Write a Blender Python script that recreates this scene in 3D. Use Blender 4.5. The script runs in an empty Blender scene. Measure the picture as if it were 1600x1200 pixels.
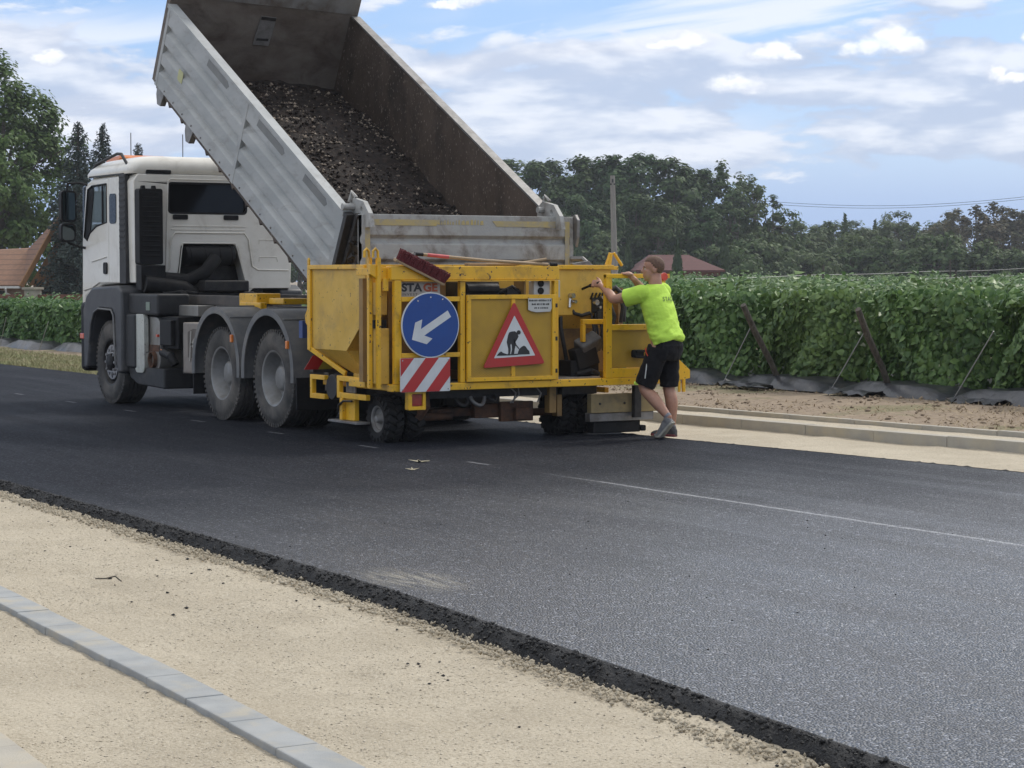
import bpy, bmesh, math, random
import numpy as np
from mathutils import Vector, Matrix, noise
from mathutils.geometry import tessellate_polygon

# ---------------------------------------------------------------- camera, sky, sun, exposure
SC = bpy.context.scene
COL = SC.collection
YAW = math.radians(30.8)
PITCH = math.atan((600 - 427) / 3383.0)
cam_d = bpy.data.cameras.new('camera')
cam_d.sensor_width = 36
cam_d.lens = 36 * 3383 / 1600.0
cam_d.clip_start = 0.1
cam_d.clip_end = 12000
cam = bpy.data.objects.new('camera', cam_d)
COL.objects.link(cam)
cam.location = (0, 0, 1.65)
view = Vector((-math.cos(YAW) * math.cos(PITCH), math.sin(YAW) * math.cos(PITCH), -math.sin(PITCH)))
cam.rotation_euler = view.to_track_quat('-Z', 'Y').to_euler()
SC.camera = cam

SUN_AZ, SUN_EL = math.radians(108), math.radians(46)      # direction the light comes from (angle from +X), height
sun_d = bpy.data.lights.new('sun', 'SUN')
sun_d.energy = 1.7
sun_d.angle = math.radians(12)
sun_d.color = (1.0, 0.95, 0.87)
sun = bpy.data.objects.new('sun', sun_d)
COL.objects.link(sun)
sdir = Vector((math.cos(SUN_AZ) * math.cos(SUN_EL), math.sin(SUN_AZ) * math.cos(SUN_EL), math.sin(SUN_EL)))
sun.rotation_euler = sdir.to_track_quat('Z', 'Y').to_euler()
sun.location = (0, 60, 80)

SC.view_settings.view_transform = 'Standard'
SC.view_settings.look = 'None'
SC.view_settings.exposure = 0.42
SC.view_settings.gamma = 1.0
SC.view_settings.use_curve_mapping = False
SC.cycles.use_denoising = True
SC.cycles.max_bounces = 6
SC.cycles.transparent_max_bounces = 8


class NT:
    """small node-tree builder"""
    def __init__(self, tree):
        self.t = tree
        self.n = tree.nodes
        self.l = tree.links

    def add(self, kind, ins=None, **props):
        nd = self.n.new(kind)
        for k, v in props.items():
            setattr(nd, k, v)
        if ins:
            for k, v in ins.items():
                s = nd.inputs[k]
                if isinstance(v, bpy.types.NodeSocket):
                    self.l.new(v, s)
                else:
                    s.default_value = v
        return nd

    def m(self, op, a, b=None, c=None, clamp=False):
        nd = self.n.new('ShaderNodeMath')
        nd.operation = op
        nd.use_clamp = clamp
        for i, v in enumerate((a, b, c)):
            if v is None:
                continue
            if isinstance(v, bpy.types.NodeSocket):
                self.l.new(v, nd.inputs[i])
            else:
                nd.inputs[i].default_value = v
        return nd.outputs[0]

    def ss(self, v, a, b):
        nd = self.add('ShaderNodeMapRange', {'Value': v, 'From Min': a, 'From Max': b, 'To Min': 0.0, 'To Max': 1.0}, interpolation_type='SMOOTHSTEP')
        return nd.outputs[0]

    def mix(self, f, a, b, bt='MIX'):
        nd = self.n.new('ShaderNodeMix')
        nd.data_type = 'RGBA'
        nd.blend_type = bt
        for i, v in ((0, f), (6, a), (7, b)):
            if isinstance(v, bpy.types.NodeSocket):
                self.l.new(v, nd.inputs[i])
            elif i and len(v) == 3:
                nd.inputs[i].default_value = (*v, 1)
            else:
                nd.inputs[i].default_value = v
        return nd.outputs[2]

    def xyz(self, x, y, z=0.0):
        return self.add('ShaderNodeCombineXYZ', {'X': x, 'Y': y, 'Z': z}).outputs[0]

    def noise(self, vec, scale, detail=3.0, rough=0.5, dist=0.0, color=False):
        nd = self.add('ShaderNodeTexNoise', {'Vector': vec, 'Scale': scale, 'Detail': detail, 'Roughness': rough, 'Distortion': dist})
        return nd.outputs['Color' if color else 'Fac']


# ---- sky: Nishita air, with cirrus and cumulus laid out by compass bearing and height above the horizon
W = bpy.data.worlds.new('World')
SC.world = W
W.use_nodes = True
g = NT(W.node_tree)
g.n.clear()
sky = g.add('ShaderNodeTexSky', sky_type='NISHITA')
sky.sun_disc = False
sky.sun_elevation = SUN_EL
sky.sun_rotation = math.pi / 2 - SUN_AZ
sky.altitude = 150
sky.air_density = 1.0
sky.dust_density = 1.2
sky.ozone_density = 1.6
tc = g.add('ShaderNodeTexCoord')
sp = g.add('ShaderNodeSeparateXYZ', {'Vector': tc.outputs['Generated']})
X, Y, Z = sp.outputs
bx = g.m('ADD', g.m('MULTIPLY', X, math.sin(YAW)), g.m('MULTIPLY', Y, math.cos(YAW)))
by = g.m('ADD', g.m('MULTIPLY', X, -math.cos(YAW)), g.m('MULTIPLY', Y, math.sin(YAW)))
u = g.m('ARCTAN2', bx, by)
v = g.m('ARCSINE', g.m('MINIMUM', g.m('MAXIMUM', Z, -1.0), 1.0))


def PU(px):
    return (px - 800) / 3383.0


def PV(py):
    return (427 - py) / 3383.0


wn = g.noise(g.xyz(g.m('MULTIPLY', u, 60.0), g.m('MULTIPLY', v, 80.0), 3.1), 1.0, 6, 0.62, color=True)
wsp = g.add('ShaderNodeSeparateColor', {'Color': wn})
wu = g.m('MULTIPLY', g.m('SUBTRACT', wsp.outputs[0], 0.5), 0.020)
wv = g.m('MULTIPLY', g.m('SUBTRACT', wsp.outputs[1], 0.5), 0.012)
uu = g.m('ADD', u, wu)
vv = g.m('ADD', v, wv)


def cloud_noise(dv, seed, su, sv, det=7.0):
    return g.noise(g.xyz(g.m('MULTIPLY', u, su), g.m('MULTIPLY', g.m('ADD', v, dv), sv), seed), 1.0, det, 0.56, 0.15)


# thin cirrus: long streaks that climb to the right
cv = g.m('SUBTRACT', v, g.m('MULTIPLY', u, 0.16))
cir = g.noise(g.xyz(g.m('MULTIPLY', u, 5.0), g.m('MULTIPLY', cv, 62.0), 8.4), 1.0, 6, 0.55, 0.6)
cir2 = g.noise(g.xyz(g.m('MULTIPLY', u, 9.0), g.m('MULTIPLY', cv, 24.0), 1.7), 1.0, 3, 0.5)
band = g.m('MULTIPLY', g.ss(cv, 0.068, 0.090), g.m('SUBTRACT', 1.0, g.ss(cv, 0.108, 0.128)))
leftband = g.m('MULTIPLY', g.ss(v, 0.045, 0.07), g.m('SUBTRACT', 1.0, g.ss(v, 0.105, 0.125)))
leftband = g.m('MULTIPLY', leftband, g.m('SUBTRACT', 1.0, g.ss(u, -0.12, -0.02)))
cirf = g.m('MULTIPLY', g.ss(cir, 0.40, 0.62), g.m('ADD', g.m('MULTIPLY', band, 0.95), g.m('MULTIPLY', leftband, 0.85)), clamp=True)
cirf = g.m('MAXIMUM', cirf, g.m('MULTIPLY', g.ss(cir2, 0.5, 0.75), 0.35))
# grey-white cumulus field, densest half way up, open blue windows between
n1 = cloud_noise(0.0, 21.3, 13.0, 44.0)
n2 = cloud_noise(0.010, 21.3, 13.0, 44.0, 4.0)
dens = g.m('MULTIPLY', g.ss(v, 0.028, 0.055), g.m('SUBTRACT', 1.0, g.m('MULTIPLY', g.ss(v, 0.088, 0.118), 0.75)))
thr = g.m('SUBTRACT', 0.625, g.m('MULTIPLY', dens, 0.30))
cumf = g.ss(g.m('SUBTRACT', n1, thr), 0.0, 0.085)
lit = g.ss(g.m('SUBTRACT', n1, n2), -0.10, 0.16)
col_sky = g.mix(0.62, sky.outputs[0], (1.6, 3.05, 6.1))
# low bank of plain blue-grey cloud towards the right horizon
lowb = g.m('SUBTRACT', 1.0, g.ss(v, 0.020, 0.060))
col0 = g.mix(g.m('MULTIPLY', lowb, 0.75), col_sky, (2.55, 3.65, 5.85))
col1 = g.mix(g.m('MULTIPLY', cirf, 0.88), col0, (6.1, 6.4, 7.1))
cumc = g.mix(lit, (3.65, 4.2, 5.35), (6.2, 6.4, 6.9))
col2 = g.mix(g.m('MULTIPLY', cumf, 0.82), col1, cumc)
# single puffs that stand clear of the field
ps = None
pz = None
for (px, py, rx, ry) in ((1190, 97, 34, 18), (1212, 90, 30, 22), (1236, 98, 22, 14), (1352, 84, 28, 24), (1384, 76, 34, 36), (1412, 84, 30, 26), (1322, 86, 26, 20), (1415, 0, 50, 8), (700, 12, 44, 9), (735, 6, 44, 14),
                         (1592, 75, 20, 16), (95, 105, 40, 14), (1540, 126, 22, 22), (1562, 134, 30, 14), (1040, 76, 50, 15), (1080, 70, 36, 18), (1150, 140, 70, 22)):
    du = g.m('DIVIDE', g.m('SUBTRACT', uu, PU(px)), rx / 3383.0)
    dv = g.m('DIVIDE', g.m('SUBTRACT', vv, PV(py)), ry / 3383.0)
    flat = g.m('MULTIPLY', g.m('MINIMUM', dv, 0.0), 0.8)       # flat bases
    d = g.m('SQRT', g.m('ADD', g.m('MULTIPLY', du, du), g.m('POWER', g.m('ADD', dv, flat), 2.0)))
    f = g.m('SUBTRACT', 1.0, g.ss(d, 0.42, 1.22))
    sh = g.m('MULTIPLY', f, g.m('ADD', g.m('MULTIPLY', dv, 0.45), 0.58))
    ps = f if ps is None else g.m('MAXIMUM', ps, f)
    pz = sh if pz is None else g.m('MAXIMUM', pz, sh)
pfine = cloud_noise(0.0, 4.4, 70.0, 95.0, 4.0)
pzf = g.m('ADD', pz, g.m('MULTIPLY', g.m('SUBTRACT', pfine, 0.5), 1.1))
pc = g.mix(g.ss(pzf, 0.25, 0.85), (4.9, 5.3, 6.2), (7.9, 7.95, 8.0))
col3 = g.mix(g.m('MULTIPLY', ps, 0.80), col2, pc)
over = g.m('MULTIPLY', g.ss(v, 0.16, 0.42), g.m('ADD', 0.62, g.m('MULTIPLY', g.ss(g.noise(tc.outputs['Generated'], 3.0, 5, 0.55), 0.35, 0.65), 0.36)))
col4 = g.mix(over, col3, (7.3, 7.3, 7.25))       # mostly cloudy overhead, out of view, whitened to add soft fill light
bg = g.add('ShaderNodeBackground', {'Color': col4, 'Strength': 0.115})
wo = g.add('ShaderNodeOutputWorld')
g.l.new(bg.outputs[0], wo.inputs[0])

# ---------------------------------------------------------------- materials
MATS = {}


def pbr(name, c1, c2=None, scale=6.0, rough=0.6, metal=0.0, bump=0.0, bscale=40.0, dirt=None, damt=0.0, dscale=3.0,
        rvar=0.0, spec=0.5, stretch=(1, 1, 1), coat=0.0, emit=None, detail=4.0, speck=None, samt=0.0, sscale=60.0):
    """Principled material with mottled colour, optional stains (dirt) and flecks (speck), all from object coordinates."""
    m = bpy.data.materials.new(name)
    m.use_nodes = True
    k = NT(m.node_tree)
    p = k.n['Principled BSDF']
    t = k.add('ShaderNodeTexCoord')
    mp = k.add('ShaderNodeMapping', {'Vector': t.outputs['Object'], 'Scale': stretch})
    vec = mp.outputs[0]
    n = k.noise(vec, scale, detail, 0.6)
    c = k.mix(k.ss(n, 0.3, 0.7), c1, c2 or c1)
    if dirt is not None:
        dn = k.noise(vec, dscale, 6, 0.65, 0.4)
        c = k.mix(k.m('MULTIPLY', k.ss(dn, 0.62 - damt * 0.3, 0.75), min(1.0, damt * 1.4)), c, dirt)
    if speck is not None:
        sn = k.noise(vec, sscale, 2, 0.5)
        c = k.mix(k.ss(sn, 0.72 - samt, 0.76 - samt), c, speck)
    k.l.new(c, p.inputs['Base Color'])
    if rvar:
        r = k.m('ADD', rough - rvar * 0.5, k.m('MULTIPLY', k.noise(vec, scale * 0.7, 3), rvar))
        k.l.new(r, p.inputs['Roughness'])
    else:
        p.inputs['Roughness'].default_value = rough
    p.inputs['Metallic'].default_value = metal
    p.inputs['Specular IOR Level'].default_value = spec
    p.inputs['Coat Weight'].default_value = coat
    if bump:
        bn = k.noise(vec, bscale, 4, 0.6)
        b = k.add('ShaderNodeBump', {'Height': bn, 'Strength': min(1.0, bump), 'Distance': 0.01 * max(1.0, bump)})
        k.l.new(b.outputs[0], p.inputs['Normal'])
    if emit:
        p.inputs['Emission Color'].default_value = (*emit[0], 1)
        p.inputs['Emission Strength'].default_value = emit[1]
    MATS[name] = m
    return m


M_white = pbr('cab_paint', (0.76, 0.735, 0.665), (0.71, 0.68, 0.61), 2.5, 0.38, dirt=(0.46, 0.42, 0.35), damt=0.42, coat=0.3, rvar=0.15)
M_dkplastic = pbr('dark_plastic', (0.015, 0.016, 0.018), (0.025, 0.025, 0.027), 8, 0.6, bump=0.15, bscale=150, dirt=(0.085, 0.078, 0.070), damt=0.35)
M_black = pbr('black_plastic', (0.006, 0.006, 0.007), (0.011, 0.011, 0.012), 10, 0.6, dirt=(0.030, 0.027, 0.024), damt=0.3, spec=0.3)
M_fender = pbr('fender_plastic', (0.105, 0.108, 0.112), (0.15, 0.15, 0.148), 5, 0.55, bump=0.1, bscale=120, dirt=(0.24, 0.22, 0.19), damt=0.5)
M_fenderdk = pbr('front_fender_plastic', (0.042, 0.044, 0.049), (0.058, 0.060, 0.065), 5, 0.5, dirt=(0.12, 0.112, 0.105), damt=0.4)
M_tyre = pbr('tyre_rubber', (0.035, 0.034, 0.033), (0.06, 0.057, 0.053), 9, 0.8, bump=0.3, bscale=90, dirt=(0.14, 0.125, 0.108), damt=0.75, dscale=2.2)
M_tyredk = pbr('clean_tyre_rubber', (0.010, 0.010, 0.011), (0.018, 0.018, 0.018), 9, 0.8, bump=0.4, bscale=70, dirt=(0.05, 0.046, 0.042), damt=0.3, spec=0.3)
M_rim = pbr('grey_rim', (0.27, 0.27, 0.265), (0.21, 0.205, 0.195), 7, 0.5, 0.2, dirt=(0.14, 0.125, 0.105), damt=0.55)
M_rimbr = pbr('bright_rim', (0.36, 0.36, 0.37), (0.28, 0.28, 0.29), 9, 0.35, 0.6, dirt=(0.1, 0.09, 0.08), damt=0.3)
M_bed = pbr('galvanised_bed_paint', (0.31, 0.325, 0.325), (0.40, 0.41, 0.405), 2.2, 0.55, 0.15, bump=0.12, bscale=60, dirt=(0.23, 0.22, 0.205), damt=0.42, dscale=7, rvar=0.2, stretch=(0.6, 1, 1.6))
M_bedin = pbr('scraped_bed_steel', (0.072, 0.053, 0.041), (0.112, 0.084, 0.066), 2.0, 0.7, 0.2, bump=0.35, bscale=40, dirt=(0.035, 0.028, 0.024), damt=0.7, dscale=3.0, speck=(0.24, 0.20, 0.17), samt=0.08, sscale=45, stretch=(1, 1, 0.5))
M_headin = pbr('headboard_steel', (0.13, 0.105, 0.085), (0.19, 0.165, 0.14), 1.6, 0.65, 0.2, bump=0.25, bscale=50, dirt=(0.075, 0.055, 0.043), damt=0.75, dscale=2.0, stretch=(1, 1, 1.8))
M_tailg = pbr('tailgate_paint', (0.33, 0.335, 0.325), (0.42, 0.42, 0.40), 3.0, 0.6, 0.1, bump=0.2, bscale=60, dirt=(0.105, 0.078, 0.056), damt=0.72, dscale=3.0)
M_stripe_y = pbr('faded_yellow_tape', (0.47, 0.36, 0.11), (0.40, 0.33, 0.17), 12, 0.6, dirt=(0.28, 0.27, 0.24), damt=0.85, dscale=9)
M_steel = pbr('worn_steel', (0.19, 0.185, 0.175), (0.28, 0.27, 0.26), 10, 0.5, 0.5, bump=0.2, dirt=(0.09, 0.06, 0.04), damt=0.5)
M_dksteel = pbr('dark_greasy_steel', (0.02, 0.019, 0.019), (0.04, 0.037, 0.035), 10, 0.55, 0.2, bump=0.3, dirt=(0.07, 0.055, 0.045), damt=0.4)
M_frame = pbr('chassis_paint', (0.055, 0.05, 0.047), (0.09, 0.08, 0.072), 6, 0.6, 0.1, dirt=(0.15, 0.125, 0.10), damt=0.5)
M_alu = pbr('chequer_aluminium', (0.50, 0.52, 0.47), (0.58, 0.59, 0.54), 6, 0.4, 0.5, bump=0.2, bscale=60, dirt=(0.26, 0.25, 0.21), damt=0.4, speck=(0.2, 0.19, 0.17), samt=0.06, sscale=34)
M_tank = pbr('tank_aluminium', (0.34, 0.335, 0.32), (0.28, 0.27, 0.25), 5, 0.45, 0.5, dirt=(0.18, 0.14, 0.105), damt=0.55)
M_boxpan = pbr('dusty_box_panel', (0.22, 0.195, 0.175), (0.27, 0.24, 0.21), 5, 0.7, dirt=(0.15, 0.12, 0.10), damt=0.5)
M_rust = pbr('rusty_steel', (0.14, 0.062, 0.03), (0.075, 0.04, 0.026), 14, 0.8, 0.1, bump=0.4, dirt=(0.03, 0.025, 0.022), damt=0.5)
M_yel = pbr('machine_yellow', (0.80, 0.45, 0.013), (0.72, 0.40, 0.015), 4, 0.40, coat=0.2, bump=0.05, dirt=(0.26, 0.145, 0.03), damt=0.46, dscale=5, rvar=0.25, speck=(0.07, 0.04, 0.022), samt=0.055, sscale=26)
M_yeldusty = pbr('dusty_machine_yellow', (0.70, 0.45, 0.085), (0.62, 0.375, 0.045), 3, 0.5, dirt=(0.33, 0.21, 0.07), damt=0.5, dscale=2.6, speck=(0.12, 0.07, 0.03), samt=0.03, sscale=30)
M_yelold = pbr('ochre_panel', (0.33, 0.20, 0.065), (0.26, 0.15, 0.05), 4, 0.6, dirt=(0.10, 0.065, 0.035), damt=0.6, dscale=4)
M_redl = pbr('red_lens', (0.30, 0.018, 0.015), (0.22, 0.012, 0.012), 20, 0.25, coat=0.4)
M_redr = pbr('red_reflector', (0.62, 0.06, 0.025), (0.52, 0.04, 0.02), 20, 0.3, coat=0.4)
M_orange = pbr('orange_lens', (0.72, 0.20, 0.02), (0.60, 0.15, 0.015), 14, 0.3, coat=0.4)
M_rubber = pbr('black_hose', (0.014, 0.014, 0.015), (0.026, 0.025, 0.025), 20, 0.6)
M_blue = pbr('sign_blue', (0.006, 0.060, 0.27), (0.006, 0.052, 0.24), 5, 0.4, coat=0.15, dirt=(0.03, 0.075, 0.2), damt=0.25, dscale=5)
M_signw = pbr('sign_white', (0.64, 0.66, 0.66), (0.57, 0.59, 0.59), 6, 0.45, dirt=(0.42, 0.42, 0.39), damt=0.35)
M_signr = pbr('sign_red', (0.46, 0.022, 0.022), (0.40, 0.028, 0.026), 5, 0.4, coat=0.15, dirt=(0.30, 0.05, 0.04), damt=0.3)
M_signk = pbr('sign_black', (0.018, 0.018, 0.02), (0.026, 0.026, 0.028), 8, 0.5)
M_plate = pbr('grey_plate', (0.46, 0.47, 0.44), (0.52, 0.52, 0.49), 8, 0.5, dirt=(0.33, 0.32, 0.28), damt=0.4)
M_logoo = pbr('logo_orange', (0.40, 0.085, 0.03), (0.34, 0.07, 0.025), 8, 0.5)
M_chrome = pbr('bright_metal', (0.62, 0.62, 0.62), (0.5, 0.5, 0.5), 10, 0.25, 0.9)
M_wood = pbr('tool_wood', (0.40, 0.29, 0.17), (0.30, 0.20, 0.11), 14, 0.6, stretch=(1, 8, 8))
M_bristle = pbr('broom_bristle', (0.17, 0.028, 0.030), (0.11, 0.018, 0.022), 40, 0.8, bump=0.8, bscale=120)
M_redtape = pbr('red_tape', (0.58, 0.10, 0.10), (0.48, 0.07, 0.075), 20, 0.5)
M_plank = pbr('painted_plank', (0.36, 0.27, 0.12), (0.27, 0.21, 0.11), 5, 0.7, dirt=(0.12, 0.10, 0.07), damt=0.5)
M_glass = pbr('tinted_glass', (0.006, 0.007, 0.009), (0.008, 0.009, 0.011), 4, 0.08, spec=0.22)
M_mirror = pbr('mirror_glass', (0.10, 0.115, 0.115), None, 4, 0.05, 1.0)
M_winglass = pbr('side_window_glass', (0.16, 0.20, 0.21), (0.20, 0.24, 0.25), 3, 0.08, spec=0.7, coat=0.4)
M_bluepl = pbr('blue_plate', (0.02, 0.055, 0.20), None, 4, 0.4)
M_cloth = pbr('grey_cloth', (0.075, 0.075, 0.075), (0.12, 0.12, 0.118), 12, 0.9, bump=0.4)


def perforated():
    m = pbr('perforated_yellow_sheet', (0.52, 0.31, 0.022), (0.44, 0.26, 0.024), 4, 0.5)
    k = NT(m.node_tree)
    p = k.n['Principled BSDF']
    src = p.inputs['Base Color'].links[0].from_socket
    t = k.add('ShaderNodeTexCoord')
    s = k.add('ShaderNodeSeparateXYZ', {'Vector': t.outputs['Object']})
    a = k.m('SINE', k.m('MULTIPLY', s.outputs[1], 2 * math.pi / 0.017))
    b = k.m('SINE', k.m('MULTIPLY', s.outputs[2], 2 * math.pi / 0.017))
    hole = k.ss(k.m('MULTIPLY', a, b), 0.10, 0.45)
    wear = k.ss(k.noise(t.outputs['Object'], 3.0, 4), 0.35, 0.6)
    c = k.mix(k.m('MULTIPLY', hole, k.m('ADD', 0.35, k.m('MULTIPLY', wear, 0.55))), src, (0.045, 0.032, 0.015))
    k.l.new(c, p.inputs['Base Color'])
    return m


M_perf = perforated()


# ---------------------------------------------------------------- mesh helpers
class MB:
    """collects shapes; build() links them as ONE mesh object (vertices in world units, moved relative to the parent's base)"""
    def __init__(self):
        self.v = []
        self.f = []
        self.mi = []
        self.cur = 0

    def add(self, verts, faces):
        o = len(self.v)
        self.v += [tuple(p) for p in verts]
        self.f += [tuple(i + o for i in fc) for fc in faces]
        self.mi += [self.cur] * len(faces)
        return self

    def box(self, x0, x1, y0, y1, z0, z1):
        vs = [(x, y, z) for z in (z0, z1) for y in (y0, y1) for x in (x0, x1)]
        return self.add(vs, [(0, 2, 3, 1), (4, 5, 7, 6), (0, 1, 5, 4), (2, 6, 7, 3), (0, 4, 6, 2), (1, 3, 7, 5)])

    def obox(self, c, s, rot):
        R = rot if isinstance(rot, Matrix) else Matrix.Rotation(rot, 3, 'Z')
        vs = [Vector(c) + R @ Vector((x * s[0] / 2, y * s[1] / 2, z * s[2] / 2)) for z in (-1, 1) for y in (-1, 1) for x in (-1, 1)]
        return self.add(vs, [(0, 2, 3, 1), (4, 5, 7, 6), (0, 1, 5, 4), (2, 6, 7, 3), (0, 4, 6, 2), (1, 3, 7, 5)])

    def bar(self, p, q, w, h, up=(0, 0, 1)):
        """rectangular bar from p to q"""
        p, q = Vector(p), Vector(q)
        d = (q - p)
        L = d.length
        d.normalize()
        u_ = Vector(up)
        s = d.cross(u_)
        if s.length < 1e-4:
            s = d.cross(Vector((0, 1, 0)))
        s.normalize()
        n = s.cross(d)
        vs = []
        for a in (p, q):
            for i, j in ((-1, -1), (1, -1), (1, 1), (-1, 1)):
                vs.append(a + s * (i * w / 2) + n * (j * h / 2))
        return self.add(vs, [(3, 2, 1, 0), (4, 5, 6, 7), (0, 1, 5, 4), (1, 2, 6, 5), (2, 3, 7, 6), (3, 0, 4, 7)])

    def tube(self, pts, r, n=8, caps=True):
        pts = [Vector(p) for p in pts]
        rs = r if isinstance(r, (list, tuple)) else [r] * len(pts)
        vs, fs = [], []
        prev = None
        for i, p in enumerate(pts):
            d = (pts[min(i + 1, len(pts) - 1)] - pts[max(i - 1, 0)]).normalized()
            if prev is None:
                a = Vector((0, 0, 1)) if abs(d.z) < 0.9 else Vector((1, 0, 0))
                s = d.cross(a).normalized()
            else:
                s = (prev - d * prev.dot(d)).normalized()
            prev = s
            t = d.cross(s)
            for k in range(n):
                an = 2 * math.pi * k / n
                vs.append(p + (s * math.cos(an) + t * math.sin(an)) * rs[i])
        for i in range(len(pts) - 1):
            for k in range(n):
                k2 = (k + 1) % n
                fs.append((i * n + k, i * n + k2, (i + 1) * n + k2, (i + 1) * n + k))
        if caps:
            fs.append(tuple(range(n))[::-1])
            fs.append(tuple((len(pts) - 1) * n + k for k in range(n)))
        return self.add(vs, fs)

    def lathe(self, c, axis, prof, n=40, closed=False):
        """prof: list of (offset along axis, radius)"""
        c = Vector(c)
        ax = Vector(axis).normalized()
        a = Vector((0, 0, 1)) if abs(ax.z) < 0.9 else Vector((1, 0, 0))
        s = ax.cross(a).normalized()
        t = ax.cross(s)
        vs, fs = [], []
        for (o, r) in prof:
            for k in range(n):
                an = 2 * math.pi * k / n
                vs.append(c + ax * o + (s * math.cos(an) + t * math.sin(an)) * r)
        m = len(prof)
        for i in range(m if closed else m - 1):
            j = (i + 1) % m
            for k in range(n):
                k2 = (k + 1) % n
                fs.append((i * n + k, i * n + k2, j * n + k2, j * n + k))
        return self.add(vs, fs)

    def cyl(self, p, q, r, n=20):
        return self.tube([p, q], r, n)

    def plate(self, outer, holes=(), fn=None, t=0.01, off=0.0):
        """flat polygon with holes; fn(a, b, d) maps plane coords + depth to 3-D; thickness t along d from off"""
        loops = [list(outer)] + [list(h) for h in holes]
        tris = tessellate_polygon([[Vector((a, b, 0)) for a, b in lp] for lp in loops])
        flat = [p for lp in loops for p in lp]
        n = len(flat)
        vs = [fn(a, b, off) for a, b in flat] + [fn(a, b, off + t) for a, b in flat]
        fs = []
        for tr in tris:
            fs.append(tuple(tr))
            fs.append(tuple(i + n for i in reversed(tr)))
        o = 0
        for lp in loops:
            k = len(lp)
            for i in range(k):
                j = (i + 1) % k
                fs.append((o + i, o + j, o + j + n, o + i + n))
            o += k
        return self.add(vs, fs)

    def prism(self, poly, fn, t, off=0.0):
        return self.plate(poly, (), fn, t, off)

    def build(self, name, mats, parent=None, smooth=None, bevel=0.0, kind=None, base=None, seg=2):
        me = bpy.data.meshes.new(name)
        o = Vector(base) if base is not None else (ORIG.get(parent.name, Vector()) if parent else Vector())
        me.from_pydata([(p[0] - o.x, p[1] - o.y, p[2] - o.z) for p in self.v], [], self.f)
        if not isinstance(mats, (list, tuple)):
            mats = [mats]
        for m in mats:
            me.materials.append(m)
        if len(mats) > 1:
            me.polygons.foreach_set('material_index', self.mi)
        bm = bmesh.new()
        bm.from_mesh(me)
        bmesh.ops.recalc_face_normals(bm, faces=bm.faces)
        bm.to_mesh(me)
        bm.free()
        ob = bpy.data.objects.new(name, me)
        COL.objects.link(ob)
        if base is not None:
            ob.location = o
        if parent:
            ob.parent = parent
            ORIG[ob.name] = o
        else:
            ORIG[ob.name] = o
        if smooth is not None:
            me.shade_smooth()
            if smooth < 180:
                shade_angle(me, smooth)
        if bevel:
            b = ob.modifiers.new('bevel', 'BEVEL')
            b.width = bevel
            b.segments = seg
            b.limit_method = 'ANGLE'
            b.angle_limit = math.radians(35)
        if kind:
            ob['kind'] = kind
        return ob


ORIG = {}


def shade_angle(me, deg):
    bm = bmesh.new()
    bm.from_mesh(me)
    lim = math.radians(deg)
    for e in bm.edges:
        if len(e.link_faces) == 2:
            e.smooth = e.calc_face_angle(0.0) < lim
    bm.to_mesh(me)
    bm.free()


def tag(o, label, cat, group=None, kind=None):
    o['label'] = label
    o['category'] = cat
    if group:
        o['group'] = group
    if kind:
        o['kind'] = kind
    return o


def thing(name, loc, label, cat, group=None):
    o = bpy.data.objects.new(name, None)
    o.empty_display_size = 0.3
    COL.objects.link(o)
    o.location = loc
    ORIG[o.name] = Vector(loc)
    return tag(o, label, cat, group)


def copy_tree(o, parent=None):
    c = o.copy()
    COL.objects.link(c)
    c.parent = parent
    for ch in list(o.children):
        copy_tree(ch, c)
    return c


def np_mesh(name, verts, quads, mat, parent=None, loc=None, smooth=False, tris=False):
    verts = np.asarray(verts, dtype=np.float32)
    quads = np.asarray(quads, dtype=np.int32)
    k = quads.shape[1]
    me = bpy.data.meshes.new(name)
    me.vertices.add(len(verts))
    me.vertices.foreach_set('co', verts.ravel())
    me.loops.add(quads.size)
    me.loops.foreach_set('vertex_index', quads.ravel())
    me.polygons.add(len(quads))
    me.polygons.foreach_set('loop_start', np.arange(0, quads.size, k, dtype=np.int32))
    me.update(calc_edges=True)
    me.materials.append(mat)
    if smooth:
        me.shade_smooth()
    ob = bpy.data.objects.new(name, me)
    COL.objects.link(ob)
    if parent:
        ob.parent = parent
    if loc:
        ob.location = loc
    return ob


def rrect(a0, a1, b0, b1, r, n=4):
    out = []
    for (ca, cb, s) in ((a1 - r, b1 - r, 0), (a0 + r, b1 - r, 90), (a0 + r, b0 + r, 180), (a1 - r, b0 + r, 270)):
        for i in range(n + 1):
            an = math.radians(s + 90 * i / n)
            out.append((ca + r * math.cos(an), cb + r * math.sin(an)))
    return out


def text_mb(txt, size, fn, t=0.003, shear=0.0, sx=1.0, space=1.0, off=0.0, bold=0.0):
    """lettering as a mesh; fn(a, b, d): a to the reader's right, b up"""
    cu = bpy.data.curves.new('lettering', 'FONT')
    cu.body = txt
    cu.size = size
    cu.shear = shear
    cu.space_character = space
    cu.extrude = 0.0
    cu.offset = bold
    ob = bpy.data.objects.new('lettering', cu)
    COL.objects.link(ob)
    bpy.context.view_layer.update()
    me = bpy.data.meshes.new_from_object(ob.evaluated_get(bpy.context.evaluated_depsgraph_get()))
    mb = MB()
    vs = [fn(p.co.x * sx, p.co.y, off + t) for p in me.vertices]
    mb.add(vs, [tuple(f.vertices) for f in me.polygons])
    bpy.data.objects.remove(ob)
    bpy.data.meshes.remove(me)
    bpy.data.curves.remove(cu)
    return mb
rng = np.random.default_rng(7)


def sstep(t):
    t = np.clip(t, 0, 1)
    return t * t * (3 - 2 * t)


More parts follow.
